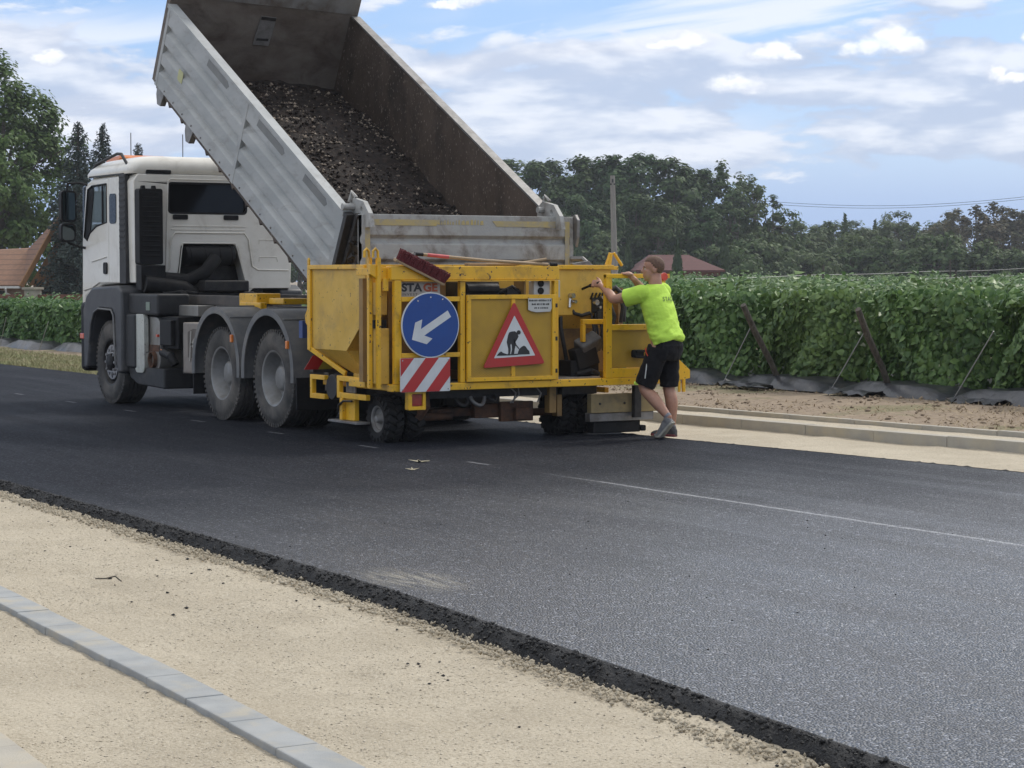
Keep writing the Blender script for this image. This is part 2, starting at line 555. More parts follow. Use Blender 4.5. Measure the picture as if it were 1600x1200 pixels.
def gz(x, y):
    """height of the natural ground: level near the road, dropping to the far left, a slight rise in the field"""
    x = np.asarray(x, float)
    y = np.asarray(y, float)
    d = np.hypot(x, y)
    z = -1.35 * sstep((-x - 52) / 38) * sstep((60 - y) / 22) * sstep((y - 13.5) / 6)
    z = z + 0.30 * sstep((y - 60) / 35) * sstep((150 - d) / 30)
    z = z - 1.25 * sstep((d - 135) / 70)
    return z - 0.12


def interp(pts):
    xs = np.array([p[0] for p in pts], float)
    ys = np.array([p[1] for p in pts], float)
    return lambda x: np.interp(x, xs, ys)


road_near = interp([(-400, 6.4), (-40, 5.6), (-17, 5.32), (-12.8, 5.27), (-10, 5.2), (-7.4, 4.98), (-5.6, 4.80), (-3, 4.54), (8, 3.4), (60, -1)])
road_far = interp([(-400, 9.0), (-60, 12.0), (-37, 12.25), (-17.7, 12.5), (-15.6, 12.72), (-13.25, 12.87), (-8, 13.3), (8, 14.6), (60, 19)])
kerb_near = interp([(-400, 8), (-30, 4.35), (-11.44, 3.59), (-8.39, 3.45), (-6.5, 3.33), (-3, 3.1), (60, -3)])
kerb_far = interp([(-400, 11.5), (-40, 13.3), (-20.1, 14.16), (-15, 14.58), (8, 16.4), (60, 21)])


def ground_mat():
    m = bpy.data.materials.new('soil_and_dry_grass')
    m.use_nodes = True
    k = NT(m.node_tree)
    p = k.n['Principled BSDF']
    t = k.add('ShaderNodeTexCoord').outputs['Object']
    n1 = k.noise(t, 0.55, 6, 0.6)
    n2 = k.noise(t, 9, 6, 0.7)
    n3 = k.noise(t, 45, 3, 0.6)
    c = k.mix(k.ss(n2, 0.3, 0.7), (0.20, 0.15, 0.105), (0.31, 0.24, 0.17))
    c = k.mix(k.ss(n3, 0.55, 0.7), c, (0.33, 0.25, 0.15))
    c = k.mix(k.m('MULTIPLY', k.ss(n1, 0.52, 0.62), 0.55), c, (0.13, 0.14, 0.05))
    k.l.new(c, p.inputs['Base Color'])
    p.inputs['Roughness'].default_value = 0.95
    b = k.add('ShaderNodeBump', {'Height': n2, 'Strength': 0.8, 'Distance': 0.05})
    k.l.new(b.outputs[0], p.inputs['Normal'])
    return m


def sand_mat():
    m = bpy.data.materials.new('crushed_stone_sand')
    m.use_nodes = True
    k = NT(m.node_tree)
    p = k.n['Principled BSDF']
    t = k.add('ShaderNodeTexCoord').outputs['Object']
    n1 = k.noise(t, 1.3, 5, 0.6)
    n2 = k.noise(t, 14, 6, 0.7)
    n3 = k.noise(t, 75, 4, 0.75)
    c = k.mix(k.ss(n1, 0.3, 0.7), (0.42, 0.362, 0.268), (0.52, 0.455, 0.345))
    c = k.mix(k.m('MULTIPLY', k.ss(n2, 0.5, 0.72), 0.55), c, (0.33, 0.278, 0.20))
    c = k.mix(k.m('MULTIPLY', k.ss(n3, 0.52, 0.62), 0.7), c, (0.27, 0.225, 0.16))
    c = k.mix(k.m('MULTIPLY', k.ss(n3, 0.45, 0.36), 0.8), c, (0.60, 0.545, 0.44))
    k.l.new(c, p.inputs['Base Color'])
    p.inputs['Roughness'].default_value = 0.95
    b0 = k.add('ShaderNodeBump', {'Height': n2, 'Strength': 0.5, 'Distance': 0.02})
    b = k.add('ShaderNodeBump', {'Height': n3, 'Strength': 1.0, 'Distance': 0.010, 'Normal': b0.outputs[0]})
    k.l.new(b.outputs[0], p.inputs['Normal'])
    return m


def asphalt_mat():
    m = bpy.data.materials.new('fresh_asphalt')
    m.use_nodes = True
    k = NT(m.node_tree)
    p = k.n['Principled BSDF']
    t = k.add('ShaderNodeTexCoord').outputs['Object']
    s = k.add('ShaderNodeSeparateXYZ', {'Vector': t})
    vor = k.add('ShaderNodeTexVoronoi', {'Vector': t, 'Scale': 82.0, 'Randomness': 1.0})
    vc = k.add('ShaderNodeSeparateColor', {'Color': vor.outputs['Color']})
    n1 = k.noise(t, 0.5, 5, 0.6)
    n2 = k.noise(t, 26, 5, 0.7)
    st = k.add('ShaderNodeMapping', {'Vector': t, 'Scale': (0.16, 1.6, 1.0)}).outputs[0]
    lanes = k.noise(st, 1.4, 4, 0.6)
    c = k.mix(n2, (0.0055, 0.0068, 0.0105), (0.015, 0.0175, 0.0255))
    c = k.mix(k.m('MULTIPLY', k.ss(lanes, 0.45, 0.7), 0.5), c, (0.022, 0.0238, 0.030))
    stone = k.ss(vc.outputs[0], 0.80, 0.9)
    wet = k.ss(k.m('ADD', s.outputs[0], k.m('MULTIPLY', k.m('SUBTRACT', n1, 0.5), 6.0)), -17.0, -7.5)     # rain has wetted this stretch more
    glint = k.m('ADD', 0.22, k.m('MULTIPLY', wet, 0.78))  # stone flecks strengthened on this stretch to paint in sun glints
    c = k.mix(k.m('MULTIPLY', k.m('MULTIPLY', stone, 0.8), glint), c, (0.090, 0.100, 0.130))
    stone2 = k.m('MULTIPLY', k.ss(vc.outputs[1], 0.90, 0.97), k.ss(n2, 0.35, 0.6))
    c = k.mix(k.m('MULTIPLY', stone2, glint), c, (0.38, 0.39, 0.43))
    # pale dust left on the joint between the two lanes, and a scatter of dust near the sand edge
    jw = k.noise(k.add('ShaderNodeMapping', {'Vector': t, 'Scale': (0.9, 1, 1)}).outputs[0], 1.6, 5, 0.7)
    jy = k.m('ABSOLUTE', k.m('SUBTRACT', s.outputs[1], k.m('ADD', 9.36, k.m('MULTIPLY', k.m('SUBTRACT', jw, 0.5), 0.05))))
    jx = k.ss(s.outputs[0], -15.6, -13.0)
    jd = k.ss(k.m('SINE', k.m('MULTIPLY', s.outputs[0], 2 * math.pi / 2.1)), 0.80, 0.92)
    core = k.m('SUBTRACT', 1.0, k.ss(jy, 0.012, 0.035))
    halo = k.m('MULTIPLY', k.m('SUBTRACT', 1.0, k.ss(jy, 0.02, 0.22)), k.ss(n2, 0.45, 0.7))
    joint = k.m('ADD', k.m('MULTIPLY', k.m('ADD', k.m('MULTIPLY', core, 0.8), k.m('MULTIPLY', halo, 0.30)), jx),
                k.m('MULTIPLY', k.m('MULTIPLY', core, k.m('MULTIPLY', jd, 0.5)), k.m('SUBTRACT', 1.0, jx)), clamp=True)
    c = k.mix(k.m('MULTIPLY', joint, k.ss(n2, 0.25, 0.6)), c, (0.34, 0.345, 0.36))
    dust = k.add('ShaderNodeVectorMath', {0: t, 1: (-10.3, 5.52, 0.0)}, operation='SUBTRACT').outputs[0]
    dsp = k.add('ShaderNodeSeparateXYZ', {'Vector': dust})
    dd = k.m('SQRT', k.m('ADD', k.m('POWER', k.m('MULTIPLY', dsp.outputs[0], 1.5), 2.0), k.m('POWER', k.m('MULTIPLY', dsp.outputs[1], 2.9), 2.0)))
    dstr = k.noise(k.add('ShaderNodeMapping', {'Vector': t, 'Scale': (3, 22, 1), 'Rotation': (0, 0, 0.5)}).outputs[0], 1.0, 5, 0.7)
    c = k.mix(k.m('MULTIPLY', k.m('SUBTRACT', 1.0, k.ss(dd, 0.15, 1.0)), k.m('MULTIPLY', k.ss(dstr, 0.38, 0.68), 0.8)), c, (0.34, 0.31, 0.24))
    k.l.new(c, p.inputs['Base Color'])
    r = k.m('ADD', k.m('SUBTRACT', 0.66, k.m('MULTIPLY', wet, 0.30)), k.m('MULTIPLY', k.m('SUBTRACT', lanes, 0.5), 0.5))
    r = k.m('ADD', r, k.m('MULTIPLY', k.m('SUBTRACT', n1, 0.5), 0.20))
    k.l.new(k.m('MAXIMUM', r, 0.26), p.inputs['Roughness'])
    k.l.new(k.m('ADD', 0.06, k.m('MULTIPLY', wet, 0.55)), p.inputs['Specular IOR Level'])
    vh = k.m('ADD', k.m('MULTIPLY', vor.outputs['Distance'], -1.1), k.m('MULTIPLY', n2, 0.5))
    vh = k.m('ADD', vh, k.m('MULTIPLY', vc.outputs[2], 0.6))
    b = k.add('ShaderNodeBump', {'Height': vh, 'Strength': 1.0, 'Distance': 0.008})
    k.l.new(b.outputs[0], p.inputs['Normal'])
    return m


M_ground = ground_mat()
M_sand = sand_mat()
M_asph = asphalt_mat()
M_asphedge = pbr('loose_asphalt', (0.010, 0.010, 0.011), (0.022, 0.022, 0.023), 40, 0.75, bump=1.6, bscale=70, speck=(0.06, 0.06, 0.06), samt=0.06, sscale=90)
M_kerb = pbr('kerb_concrete', (0.26, 0.27, 0.272), (0.33, 0.338, 0.335), 5, 0.8, bump=0.25, bscale=160, dirt=(0.40, 0.355, 0.27), damt=0.6, dscale=4)
M_kerbold = pbr('pale_concrete', (0.34, 0.315, 0.27), (0.40, 0.37, 0.31), 5, 0.85, bump=0.25, bscale=120, dirt=(0.46, 0.39, 0.27), damt=0.6, dscale=2)


def grid_obj(name, xs, ys, zf, mat, kind='structure', smooth=True):
    Xg, Yg = np.meshgrid(xs, ys, indexing='ij')
    if callable(zf):
        Zg = zf(Xg, Yg)
    else:
        Zg = zf
    nx, ny = Xg.shape
    vs = np.stack([Xg, Yg, Zg], -1).reshape(-1, 3)
    i = np.arange(nx - 1)[:, None] * ny + np.arange(ny - 1)[None, :]
    q = np.stack([i, i + ny, i + ny + 1, i + 1], -1).reshape(-1, 4)
    o = np_mesh(name, vs, q, mat, smooth=smooth)
    if kind:
        o['kind'] = kind
    return o


def vnoise(X, Y, seed, octaves=4, base=1.0, gain=0.55):
    """cheap value noise on arrays, about -1..1"""
    out = np.zeros_like(X, dtype=float)
    amp, fr, tot = 1.0, base, 0.0
    for o in range(octaves):
        r = np.random.default_rng(seed + o)
        T = r.uniform(-1, 1, (256, 256))
        x, y = X * fr + 17.3 * o, Y * fr + 5.1 * o
        xi, yi = np.floor(x).astype(int), np.floor(y).astype(int)
        fx, fy = sstep(x - xi), sstep(y - yi)
        a = T[xi % 256, yi % 256] * (1 - fx) + T[(xi + 1) % 256, yi % 256] * fx
        b = T[xi % 256, (yi + 1) % 256] * (1 - fx) + T[(xi + 1) % 256, (yi + 1) % 256] * fx
        out += amp * (a * (1 - fy) + b * fy)
        tot += amp
        amp *= gain
        fr *= 2.03
    return out / tot


def axis_pts(fine0, fine1, step, lo, hi, grow=1.22):
    pts = list(np.arange(fine0, fine1 + step / 2, step))
    s, a = step, fine1
    while a < hi:
        s *= grow
        a += s
        pts.append(a)
    s, a = step, fine0
    while a > lo:
        s *= grow
        a -= s
        pts.insert(0, a)
    return np.array(pts)


def ground_z(X, Y):
    z = gz(X, Y)
    rough = vnoise(X, Y, 40, 4, 0.9)
    near = np.clip((Y - 15.6) / 1.5, 0, 1) * (np.hypot(X, Y) < 150)
    return z + near * (0.06 + 0.06 * rough) - 0.06 * (Y < 15) * (X > -31) + 0.075 * (Y > 9) * (Y < 16) * sstep((-31 - X) / 1.5) * (1 + 0.4 * rough)


grid_obj('ground', axis_pts(-60, 4, 0.45, -690, 690), axis_pts(13, 27, 0.45, -690, 690), ground_z, M_ground)

# beds of crushed stone either side of the road
xs_f = np.arange(-19, -2.5, 0.03)
ys_f = np.arange(2.1, 5.55, 0.03)


def sand_z(X, Y):
    z = -0.074 + 0.018 * vnoise(X, Y, 3, 4, 1.2) + 0.009 * vnoise(X, Y, 9, 3, 9)
    z -= 0.016 * np.clip(1 - np.abs(Y - 4.05 - 0.12 * np.sin(X * 0.5) + 0.06 * X * 0.5 + 0.3) / 0.17, 0, 1) * np.clip(0.4 + vnoise(X, Y, 15, 2, 0.7), 0, 1)
    edge = np.clip(1 - np.abs(road_near(X) - 0.02 - Y + 0.10 * vnoise(X, Y, 77, 3, 2.2)) / 0.16, 0, 1)
    z += 0.013 * edge * (0.6 + 0.9 * vnoise(X, Y, 61, 3, 9))
    k1 = np.abs(Y - (kerb_near(X) - 0.09))
    z += 0.006 * np.clip(1 - np.abs(k1 - 0.12) / 0.06, 0, 1)
    return z


grid_obj('gravel_shoulder', xs_f, ys_f, sand_z, M_sand)
xs_c = np.concatenate([np.arange(-130, -19.5, 1.0), np.arange(-19.5, 12, 0.5)])


def strip(name, xs, ya, yb, n, zf, mat, kind='structure', smooth=True):
    t = np.linspace(0, 1, n)
    Xg = np.repeat(xs[:, None], n, 1)
    A = np.array([ya(x) for x in xs])[:, None]
    B = np.array([yb(x) for x in xs])[:, None]
    Yg = A + (B - A) * t[None, :]
    Zg = zf(Xg, Yg)
    vs = np.stack([Xg, Yg, Zg], -1).reshape(-1, 3)
    i = np.arange(len(xs) - 1)[:, None] * n + np.arange(n - 1)[None, :]
    q = np.stack([i, i + n, i + n + 1, i + 1], -1).reshape(-1, 4)
    o = np_mesh(name, vs, q, mat, smooth=smooth)
    if kind:
        o['kind'] = kind
    return o


strip('gravel_bed', xs_c, lambda x: -9.0, lambda x: road_near(x) + 0.4, 12, lambda X, Y: -0.105 + 0 * X, M_sand)
xs_ff = np.concatenate([np.arange(-32, -24, 0.25), np.arange(-24, -9, 0.06), np.arange(-9, 12, 0.5)])
strip('gravel_verge', xs_ff, lambda x: road_far(x) - 0.3, lambda x: kerb_far(x) + 0.02, 26,
      lambda X, Y: -0.055 + 0.014 * vnoise(X, Y, 13, 4, 2.0) + 0.012 * np.clip(vnoise(X, Y, 19, 3, 5), 0, 1), M_sand)
strip('pavement', xs_ff, lambda x: kerb_far(x) + 0.13, lambda x: kerb_far(x) + 0.66, 8,
      lambda X, Y: 0.035 + 0.008 * vnoise(X, Y, 23, 3, 3), M_sand)

# road: one asphalt layer with a rough, sloping near edge
xs_r = np.concatenate([np.arange(-400, -30, 5.0), np.arange(-30, 8, 0.1), np.arange(8, 62, 3.0)])
strip('road', xs_r, lambda x: road_near(x) + 0.015, lambda x: road_far(x) - 0.02, 24,
      lambda X, Y: 0.0 - 0.0045 * np.clip((Y - 9.3) / 3, -1.5, 1.5) ** 2 + 0.002 * vnoise(X, Y, 31, 2, 0.6), M_asph)


def road_edge(name, xs, edge, sgn, width, seed):
    n = 9
    t = np.linspace(0, 1, n)
    Xg = np.repeat(xs[:, None], n, 1)
    E = edge(xs)[:, None]
    big = vnoise(xs, xs * 0, seed, 3, 0.9)[:, None]
    w = width * (1 + 0.45 * big)
    Yg = E + sgn * (-0.03 + (w + 0.03) * t[None, :] * 1.0) + 0.030 * t[None, :] * vnoise(Xg, t[None, :] * 3 + 0 * Xg, seed + 5, 3, 7)
    Zg = -0.002 - 0.115 * sstep(t[None, :] * 1.02) + (t[None, :] > 0.05) * 0.020 * vnoise(Xg, Yg, seed + 9, 3, 18)
    vs = np.stack([Xg, Yg, Zg], -1).reshape(-1, 3)
    i = np.arange(len(xs) - 1)[:, None] * n + np.arange(n - 1)[None, :]
    q = np.stack([i, i + n, i + n + 1, i + 1], -1).reshape(-1, 4)
    o = np_mesh(name, vs, q, M_asphedge, smooth=True)
    o['kind'] = 'structure'


road_edge('road_edge', np.concatenate([np.arange(-60, -18, 0.2), np.arange(-18, -3, 0.02), np.arange(-3, 10, 0.2)]), road_near, -1, 0.13, 101)
road_edge('road_edge', np.concatenate([np.arange(-70, -24, 0.2), np.arange(-24, -9, 0.04), np.arange(-9, 10, 0.2)]), road_far, 1, 0.09, 202)


# kerbs: blocks with open joints, laid end to end
def kerb(name, xs, line, width, z0, z1, mat, L, gap=0.006, bev=0.006):
    mb = MB()
    x = xs[0]
    r = random.Random(5)
    while x < xs[1]:
        xa, xb = x + gap / 2, x + L - gap / 2
        ya, yb = line(xa), line(xb)
        j = r.uniform(-0.003, 0.003)
        k = r.uniform(-0.003, 0.003)
        vs = [(xa, ya - width + k, z0), (xb, yb - width + k, z0), (xb, yb + k, z0), (xa, ya + k, z0),
              (xa, ya - width + k, z1 + j), (xb, yb - width + k, z1 + j), (xb, yb + k, z1 + j), (xa, ya + k, z1 + j)]
        mb.add(vs, [(3, 2, 1, 0), (4, 5, 6, 7), (0, 1, 5, 4), (1, 2, 6, 5), (2, 3, 7, 6), (3, 0, 4, 7)])
        x += L
    return mb.build(name, mat, bevel=bev, kind='structure')


kerb('kerb', (-40, 6), kerb_near, 0.17, -0.20, -0.040, M_kerb, 0.5)
kerb('kerb', (-20, 6), lambda x: kerb_near(x) - 0.98, 0.15, -0.20, -0.034, M_kerbold, 0.5)
kerb('kerb', (-31, 8), lambda x: kerb_far(x) + 0.14, 0.14, -0.25, 0.055, M_kerbold, 1.0)
kerb('kerb', (-31, 8), lambda x: kerb_far(x) + 0.74, 0.08, -0.25, 0.085, M_kerbold, 1.0)

# loose stones on the crushed-stone shoulder (nobody could count them)
M_stone = pbr('limestone_chips', (0.66, 0.59, 0.47), (0.40, 0.345, 0.26), 30, 0.9, detail=1)
M_clod = pbr('asphalt_crumbs', (0.014, 0.014, 0.015), (0.03, 0.03, 0.03), 8, 0.8)
OCT = np.array([(1, 0, 0), (-1, 0, 0), (0, 1, 0), (0, -1, 0), (0, 0, 1), (0, 0, -1)], float)
OCF = np.array([(0, 2, 4), (2, 1, 4), (1, 3, 4), (3, 0, 4), (2, 0, 5), (1, 2, 5), (3, 1, 5), (0, 3, 5)])


def stones(name, P, size, mat, seed, flat=0.45):
    r = np.random.default_rng(seed)
    n = len(P)
    base = OCT[None] * r.uniform(0.55, 1.25, (n, 6, 1)) + r.normal(0, 0.12, (n, 6, 3))
    a = r.uniform(0, 2 * np.pi, n)
    ca, sa = np.cos(a)[:, None], np.sin(a)[:, None]
    x = base[..., 0] * ca - base[..., 1] * sa
    y = base[..., 0] * sa + base[..., 1] * ca
    v = np.stack([x, y, base[..., 2] * flat], -1) * size[:, None, None] + P[:, None, :]
    f = (OCF[None] + (np.arange(n) * 6)[:, None, None]).reshape(-1, 3)
    return np_mesh(name, v.reshape(-1, 3), f, mat)


def scatter_near(n, seed):
    r = np.random.default_rng(seed)
    x = -3.2 - 14.5 * r.uniform(0, 1, n) ** 1.4
    y = r.uniform(2.2, 1, n) if False else 2.15 + r.uniform(0, 1, n) * 3.2
    keep = (y < road_near(x) - 0.12) & (np.abs(y - kerb_near(x) + 0.085) > 0.10)
    m = vnoise(x, y, 55, 3, 1.1)
    keep &= r.uniform(-0.55, 0.6, n) < m
    return x[keep], y[keep], r


x, y, r = scatter_near(130000, 11)
sz = 0.0022 + 0.0058 * r.uniform(0, 1, len(x)) ** 4
o = stones('gravel', np.stack([x, y, sand_z(x, y) + sz * 0.2], -1), sz, M_stone, 12)
tag(o, 'pale crushed stone chips lying over the sandy shoulder', 'gravel', kind='stuff')
# ragged lumps where the sand meets the asphalt edge
x = np.random.default_rng(70).uniform(-18, -3.5, 5200)
r = np.random.default_rng(71)
y = road_near(x) - 0.165 + 0.03 * vnoise(x, x * 0, 81, 3, 2.0) + r.normal(0, 0.045, len(x))
sz = 0.004 + 0.014 * r.uniform(0, 1, len(x)) ** 3.5
o = stones('rubble', np.stack([x, y, -0.058 + 0 * x], -1), sz, M_sand, 72, 0.8)
tag(o, 'crumbly tan lumps banked against the black asphalt edge', 'rubble', kind='stuff')
# crumbs of asphalt thrown over the sand and road
r = np.random.default_rng(90)
x = r.uniform(-17, -4, 130)
y = road_near(x) - 0.1 - np.abs(r.normal(0, 0.45, 130))
sz = 0.005 + 0.011 * r.uniform(0, 1, 130) ** 3
x2 = r.uniform(-17, -6, 90)
y2 = road_near(x2) + r.uniform(0.1, 4.5, 90)
P = np.concatenate([np.stack([x, y, sand_z(x, y) + 0.004], -1), np.stack([x2, y2, 0 * x2 + 0.002], -1)])
o = stones('debris', P, np.concatenate([sz, 0.004 + 0.006 * r.uniform(0, 1, 90)]), M_clod, 91)
tag(o, 'black asphalt crumbs scattered over the sand and road', 'debris', kind='stuff')

# lumps of loose asphalt along the broken near edge
r = np.random.default_rng(170)
x = r.uniform(-18, -3.5, 7000)
y = road_near(x) - r.uniform(-0.02, 0.19, 7000)
sz = 0.004 + 0.013 * r.uniform(0, 1, 7000) ** 2.5
zt = -0.004 - 0.105 * sstep((road_near(x) - y) / 0.15)
o = stones('loose_asphalt', np.stack([x, y, zt + sz * 0.2], -1), sz, M_asphedge, 171, 0.8)
tag(o, 'black lumps of loose asphalt along the broken road edge', 'asphalt lumps', kind='stuff')
# clods and straw on the strip of bare soil beyond the far kerb, rough grass on the verge past the truck
M_soil = pbr('soil_clods', (0.20, 0.15, 0.105), (0.30, 0.23, 0.16), 9, 0.95, detail=2)
r = np.random.default_rng(180)
n = 5200
x = r.uniform(-34, -11, n)
y = kerb_far(x) + 0.85 + r.uniform(0, 1, n) * 5.2
keep = r.uniform(-0.5, 0.6, n) < vnoise(x, y, 181, 3, 0.8)
x, y = x[keep], y[keep]
sz = 0.008 + 0.036 * r.uniform(0, 1, len(x)) ** 4
o = stones('soil_clods', np.stack([x, y, ground_z(x, y) + sz * 0.3], -1), sz, M_soil, 182, 0.7)
tag(o, 'brown clods lying on the bare soil strip before the vines', 'soil clods', kind='stuff')


def blades(name, x, y, z, h, mat, seed, lay=0.5):
    r = np.random.default_rng(seed)
    n = len(x)
    a = r.uniform(0, 2 * np.pi, n)
    w = 0.006 + 0.006 * r.uniform(0, 1, n)
    lean = r.normal(0, lay, (n, 2)) * h[:, None]
    b0 = np.stack([x - np.cos(a) * w, y - np.sin(a) * w, z], -1)
    b1 = np.stack([x + np.cos(a) * w, y + np.sin(a) * w, z], -1)
    t = np.stack([x + lean[:, 0], y + lean[:, 1], z + h * np.clip(1 - 0.4 * lay, 0.2, 1)], -1)
    V = np.stack([b0, b1, t], 1).reshape(-1, 3)
    return np_mesh(name, V, np.arange(3 * n).reshape(-1, 3), mat)


M_straw = pbr('straw', (0.36, 0.28, 0.17), (0.24, 0.18, 0.11), 3, 0.9, detail=1)
M_vgrass = pbr('verge_grass', (0.20, 0.215, 0.095), (0.30, 0.275, 0.15), 1.5, 0.9, detail=2)
x = r.uniform(-34, -11, 14000)
y = kerb_far(x) + 0.8 + r.uniform(0, 1, 14000) * 5.0
keep = r.uniform(-0.4, 0.5, 14000) < vnoise(x, y, 191, 3, 0.7)
x, y = x[keep], y[keep]
o = blades('dry_grass', x, y, ground_z(x, y) + 0.005, r.uniform(0.02, 0.09, len(x)), M_straw, 192, 1.0)
tag(o, 'bits of straw and dead grass on the bare soil strip', 'dry grass', kind='stuff')
x = r.uniform(-62, -30.5, 42000)
y = road_far(x) + 0.12 + r.uniform(0, 1, 42000) ** 1.3 * 2.6
o = blades('grass', x, y, ground_z(x, y) - 0.01, r.uniform(0.04, 0.13, len(x)), M_vgrass, 193, 0.6)
tag(o, 'rough pale green grass on the road verge past the truck cab', 'grass', kind='stuff')
# ================================================================ dump truck
X2, X1, XF = -21.23, -22.63, -26.20          # axles
YL, YR = 9.67, 12.03                         # outer tyre faces
truck = thing('dump_truck', (X1, 10.85, 0), 'dusty white cab tipper truck with its grey dump bed raised, standing on the fresh asphalt', 'truck')


def arc(cx, cz, r, a0, a1, n):
    return [(cx + r * math.cos(math.radians(a0 + (a1 - a0) * i / n)), cz + r * math.sin(math.radians(a0 + (a1 - a0) * i / n))) for i in range(n + 1)]


def tyre_profile(R, w, rr, tread=0.014):
    sh = 0.045
    p = [(0.030, rr - 0.02), (0.004, rr + 0.012), (-0.004, rr + (R - rr) * 0.30), (-0.008, rr + (R - rr) * 0.58), (0.0, R - 0.075),
         (0.012, R - 0.030), (0.030, R - 0.006)]
    n = 5
    for i in range(n):
        a = sh + (w - 2 * sh) * i / n
        b = sh + (w - 2 * sh) * (i + 1) / n
        p += [(a + 0.002, R), (b - 0.012, R)]
        if i < n - 1:
            p += [(b - 0.009, R - tread), (b - 0.001, R - tread)]
    p += [(w - 0.030, R - 0.006), (w - 0.012, R - 0.030), (w, R - 0.075), (w + 0.008, rr + (R - rr) * 0.58), (w - 0.004, rr + 0.012), (w - 0.03, rr - 0.02)]
    return p


def wheel(parent, x, y, z, R, w, rr, side, kind, tyre_mat, rim_mat, lugs=0):
    """side -1: outer face looks to -Y (y is the outer face), +1: to +Y"""
    ax = (0, -side, 0)                        # pointing inwards
    s = -side
    mb = MB()
    mb.lathe((x, y, z), ax, tyre_profile(R, w, rr), 64)
    if lugs:
        for i in range(lugs):
            an = 2 * math.pi * i / lugs
            for half in (0, 1):
                a2 = an + half * math.pi / lugs
                c = Vector((x + (R + 0.004) * math.cos(a2), y + s * (w * (0.27 + 0.46 * half)), z + (R + 0.004) * math.sin(a2)))
                rot = Matrix.Rotation(-a2, 3, 'Y') @ Matrix.Rotation(0.45 * (1 if half else -1), 3, 'X')
                mb.obox(c, (0.030, w * 0.44, 0.045), rot)
                c2 = Vector((x + (R - 0.035) * math.cos(a2), y + s * (0.004 if not half else w - 0.004), z + (R - 0.035) * math.sin(a2)))
                mb.obox(c2, (0.06, 0.016, 0.04), Matrix.Rotation(-a2, 3, 'Y'))
    else:
        for i in range(56):                   # shoulder blocks
            an = 2 * math.pi * i / 56
            c = Vector((x + (R - 0.020) * math.cos(an), y + s * 0.014, z + (R - 0.020) * math.sin(an)))
            mb.obox(c, (0.045, 0.014, 0.030), Matrix.Rotation(-an, 3, 'Y'))
    root = mb.build('wheel', tyre_mat, parent, smooth=38)
    mb = MB()
    if kind == 'dish':                        # deep rear rim
        prof = [(0.028, rr - 0.004), (0.006, rr + 0.008), (0.012, rr - 0.012), (0.045, rr - 0.03), (0.12, rr - 0.045), (0.165, rr - 0.065),
                (0.180, rr * 0.60), (0.172, rr * 0.50), (0.172, 0.0)]
        mb.lathe((x, y, z), ax, prof, 48)
        for i in range(10):
            an = 2 * math.pi * i / 10
            p = Vector((x + rr * 0.62 * math.cos(an), y + s * 0.176, z + rr * 0.62 * math.sin(an)))
            mb.tube([p, p - Vector((0, s * 0.035, 0))], 0.016, 6)
        mb.build('rim', rim_mat, root, smooth=40)
        hb = MB().lathe((x, y, z), ax, [(0.175, 0.145), (0.105, 0.135), (0.085, 0.12), (0.078, 0.10), (0.078, 0.0)], 28)
        hb.build('hub', rim_mat, root, smooth=40)
    elif kind == 'front':
        prof = [(0.028, rr - 0.004), (0.006, rr + 0.008), (0.014, rr - 0.014), (0.060, rr - 0.03), (0.055, rr - 0.05), (0.028, rr * 0.70), (0.012, rr * 0.60),
                (0.012, rr * 0.42), (0.03, rr * 0.40)]
        mb.cur = 0
        mb.lathe((x, y, z), ax, prof[:5], 48)
        mb.build('rim', M_dksteel, root, smooth=40)
        hm = MB()
        hm.cur = 0
        fn = lambda a, b, d: (x + a, y + s * (0.026 + d), z + b)
        outer = [(rr * 0.74 * math.cos(t * math.pi / 24), rr * 0.74 * math.sin(t * math.pi / 24)) for t in range(48)]
        holes = []
        for i in range(10):
            an = 2 * math.pi * (i + 0.5) / 10
            cx, cz = rr * 0.62 * math.cos(an), rr * 0.62 * math.sin(an)
            holes.append([(cx + 0.022 * math.cos(q * math.pi / 5), cz + 0.022 * math.sin(q * math.pi / 5)) for q in range(10)])
        hm.plate(outer, holes, fn, 0.02)
        for i in range(10):
            an = 2 * math.pi * i / 10
            p = Vector((x + rr * 0.52 * math.cos(an), y + s * 0.03, z + rr * 0.52 * math.sin(an)))
            hm.tube([p, p - Vector((0, s * 0.04, 0))], 0.017, 6)
        hm.build('wheel_disc', M_rimbr, root, smooth=30)
        hb = MB().lathe((x, y, z), ax, [(0.03, rr * 0.38), (-0.005, rr * 0.36), (-0.02, rr * 0.30), (-0.022, 0.0)], 28)
        hb.lathe((x, y, z), ax, [(0.075, rr - 0.03), (0.075, 0.0)], 28)
        hb.build('hub', M_black, root, smooth=40)
    else:                                     # small machine wheel
        prof = [(0.02, rr - 0.004), (0.004, rr + 0.006), (0.01, rr - 0.01), (0.035, rr - 0.02), (0.05, rr * 0.62), (0.045, rr * 0.4), (0.03, rr * 0.34), (-0.01, rr * 0.26), (-0.014, 0.0)]
        mb.lathe((x, y, z), ax, prof, 36)
        mb.build('rim', rim_mat, root, smooth=40)
    return root


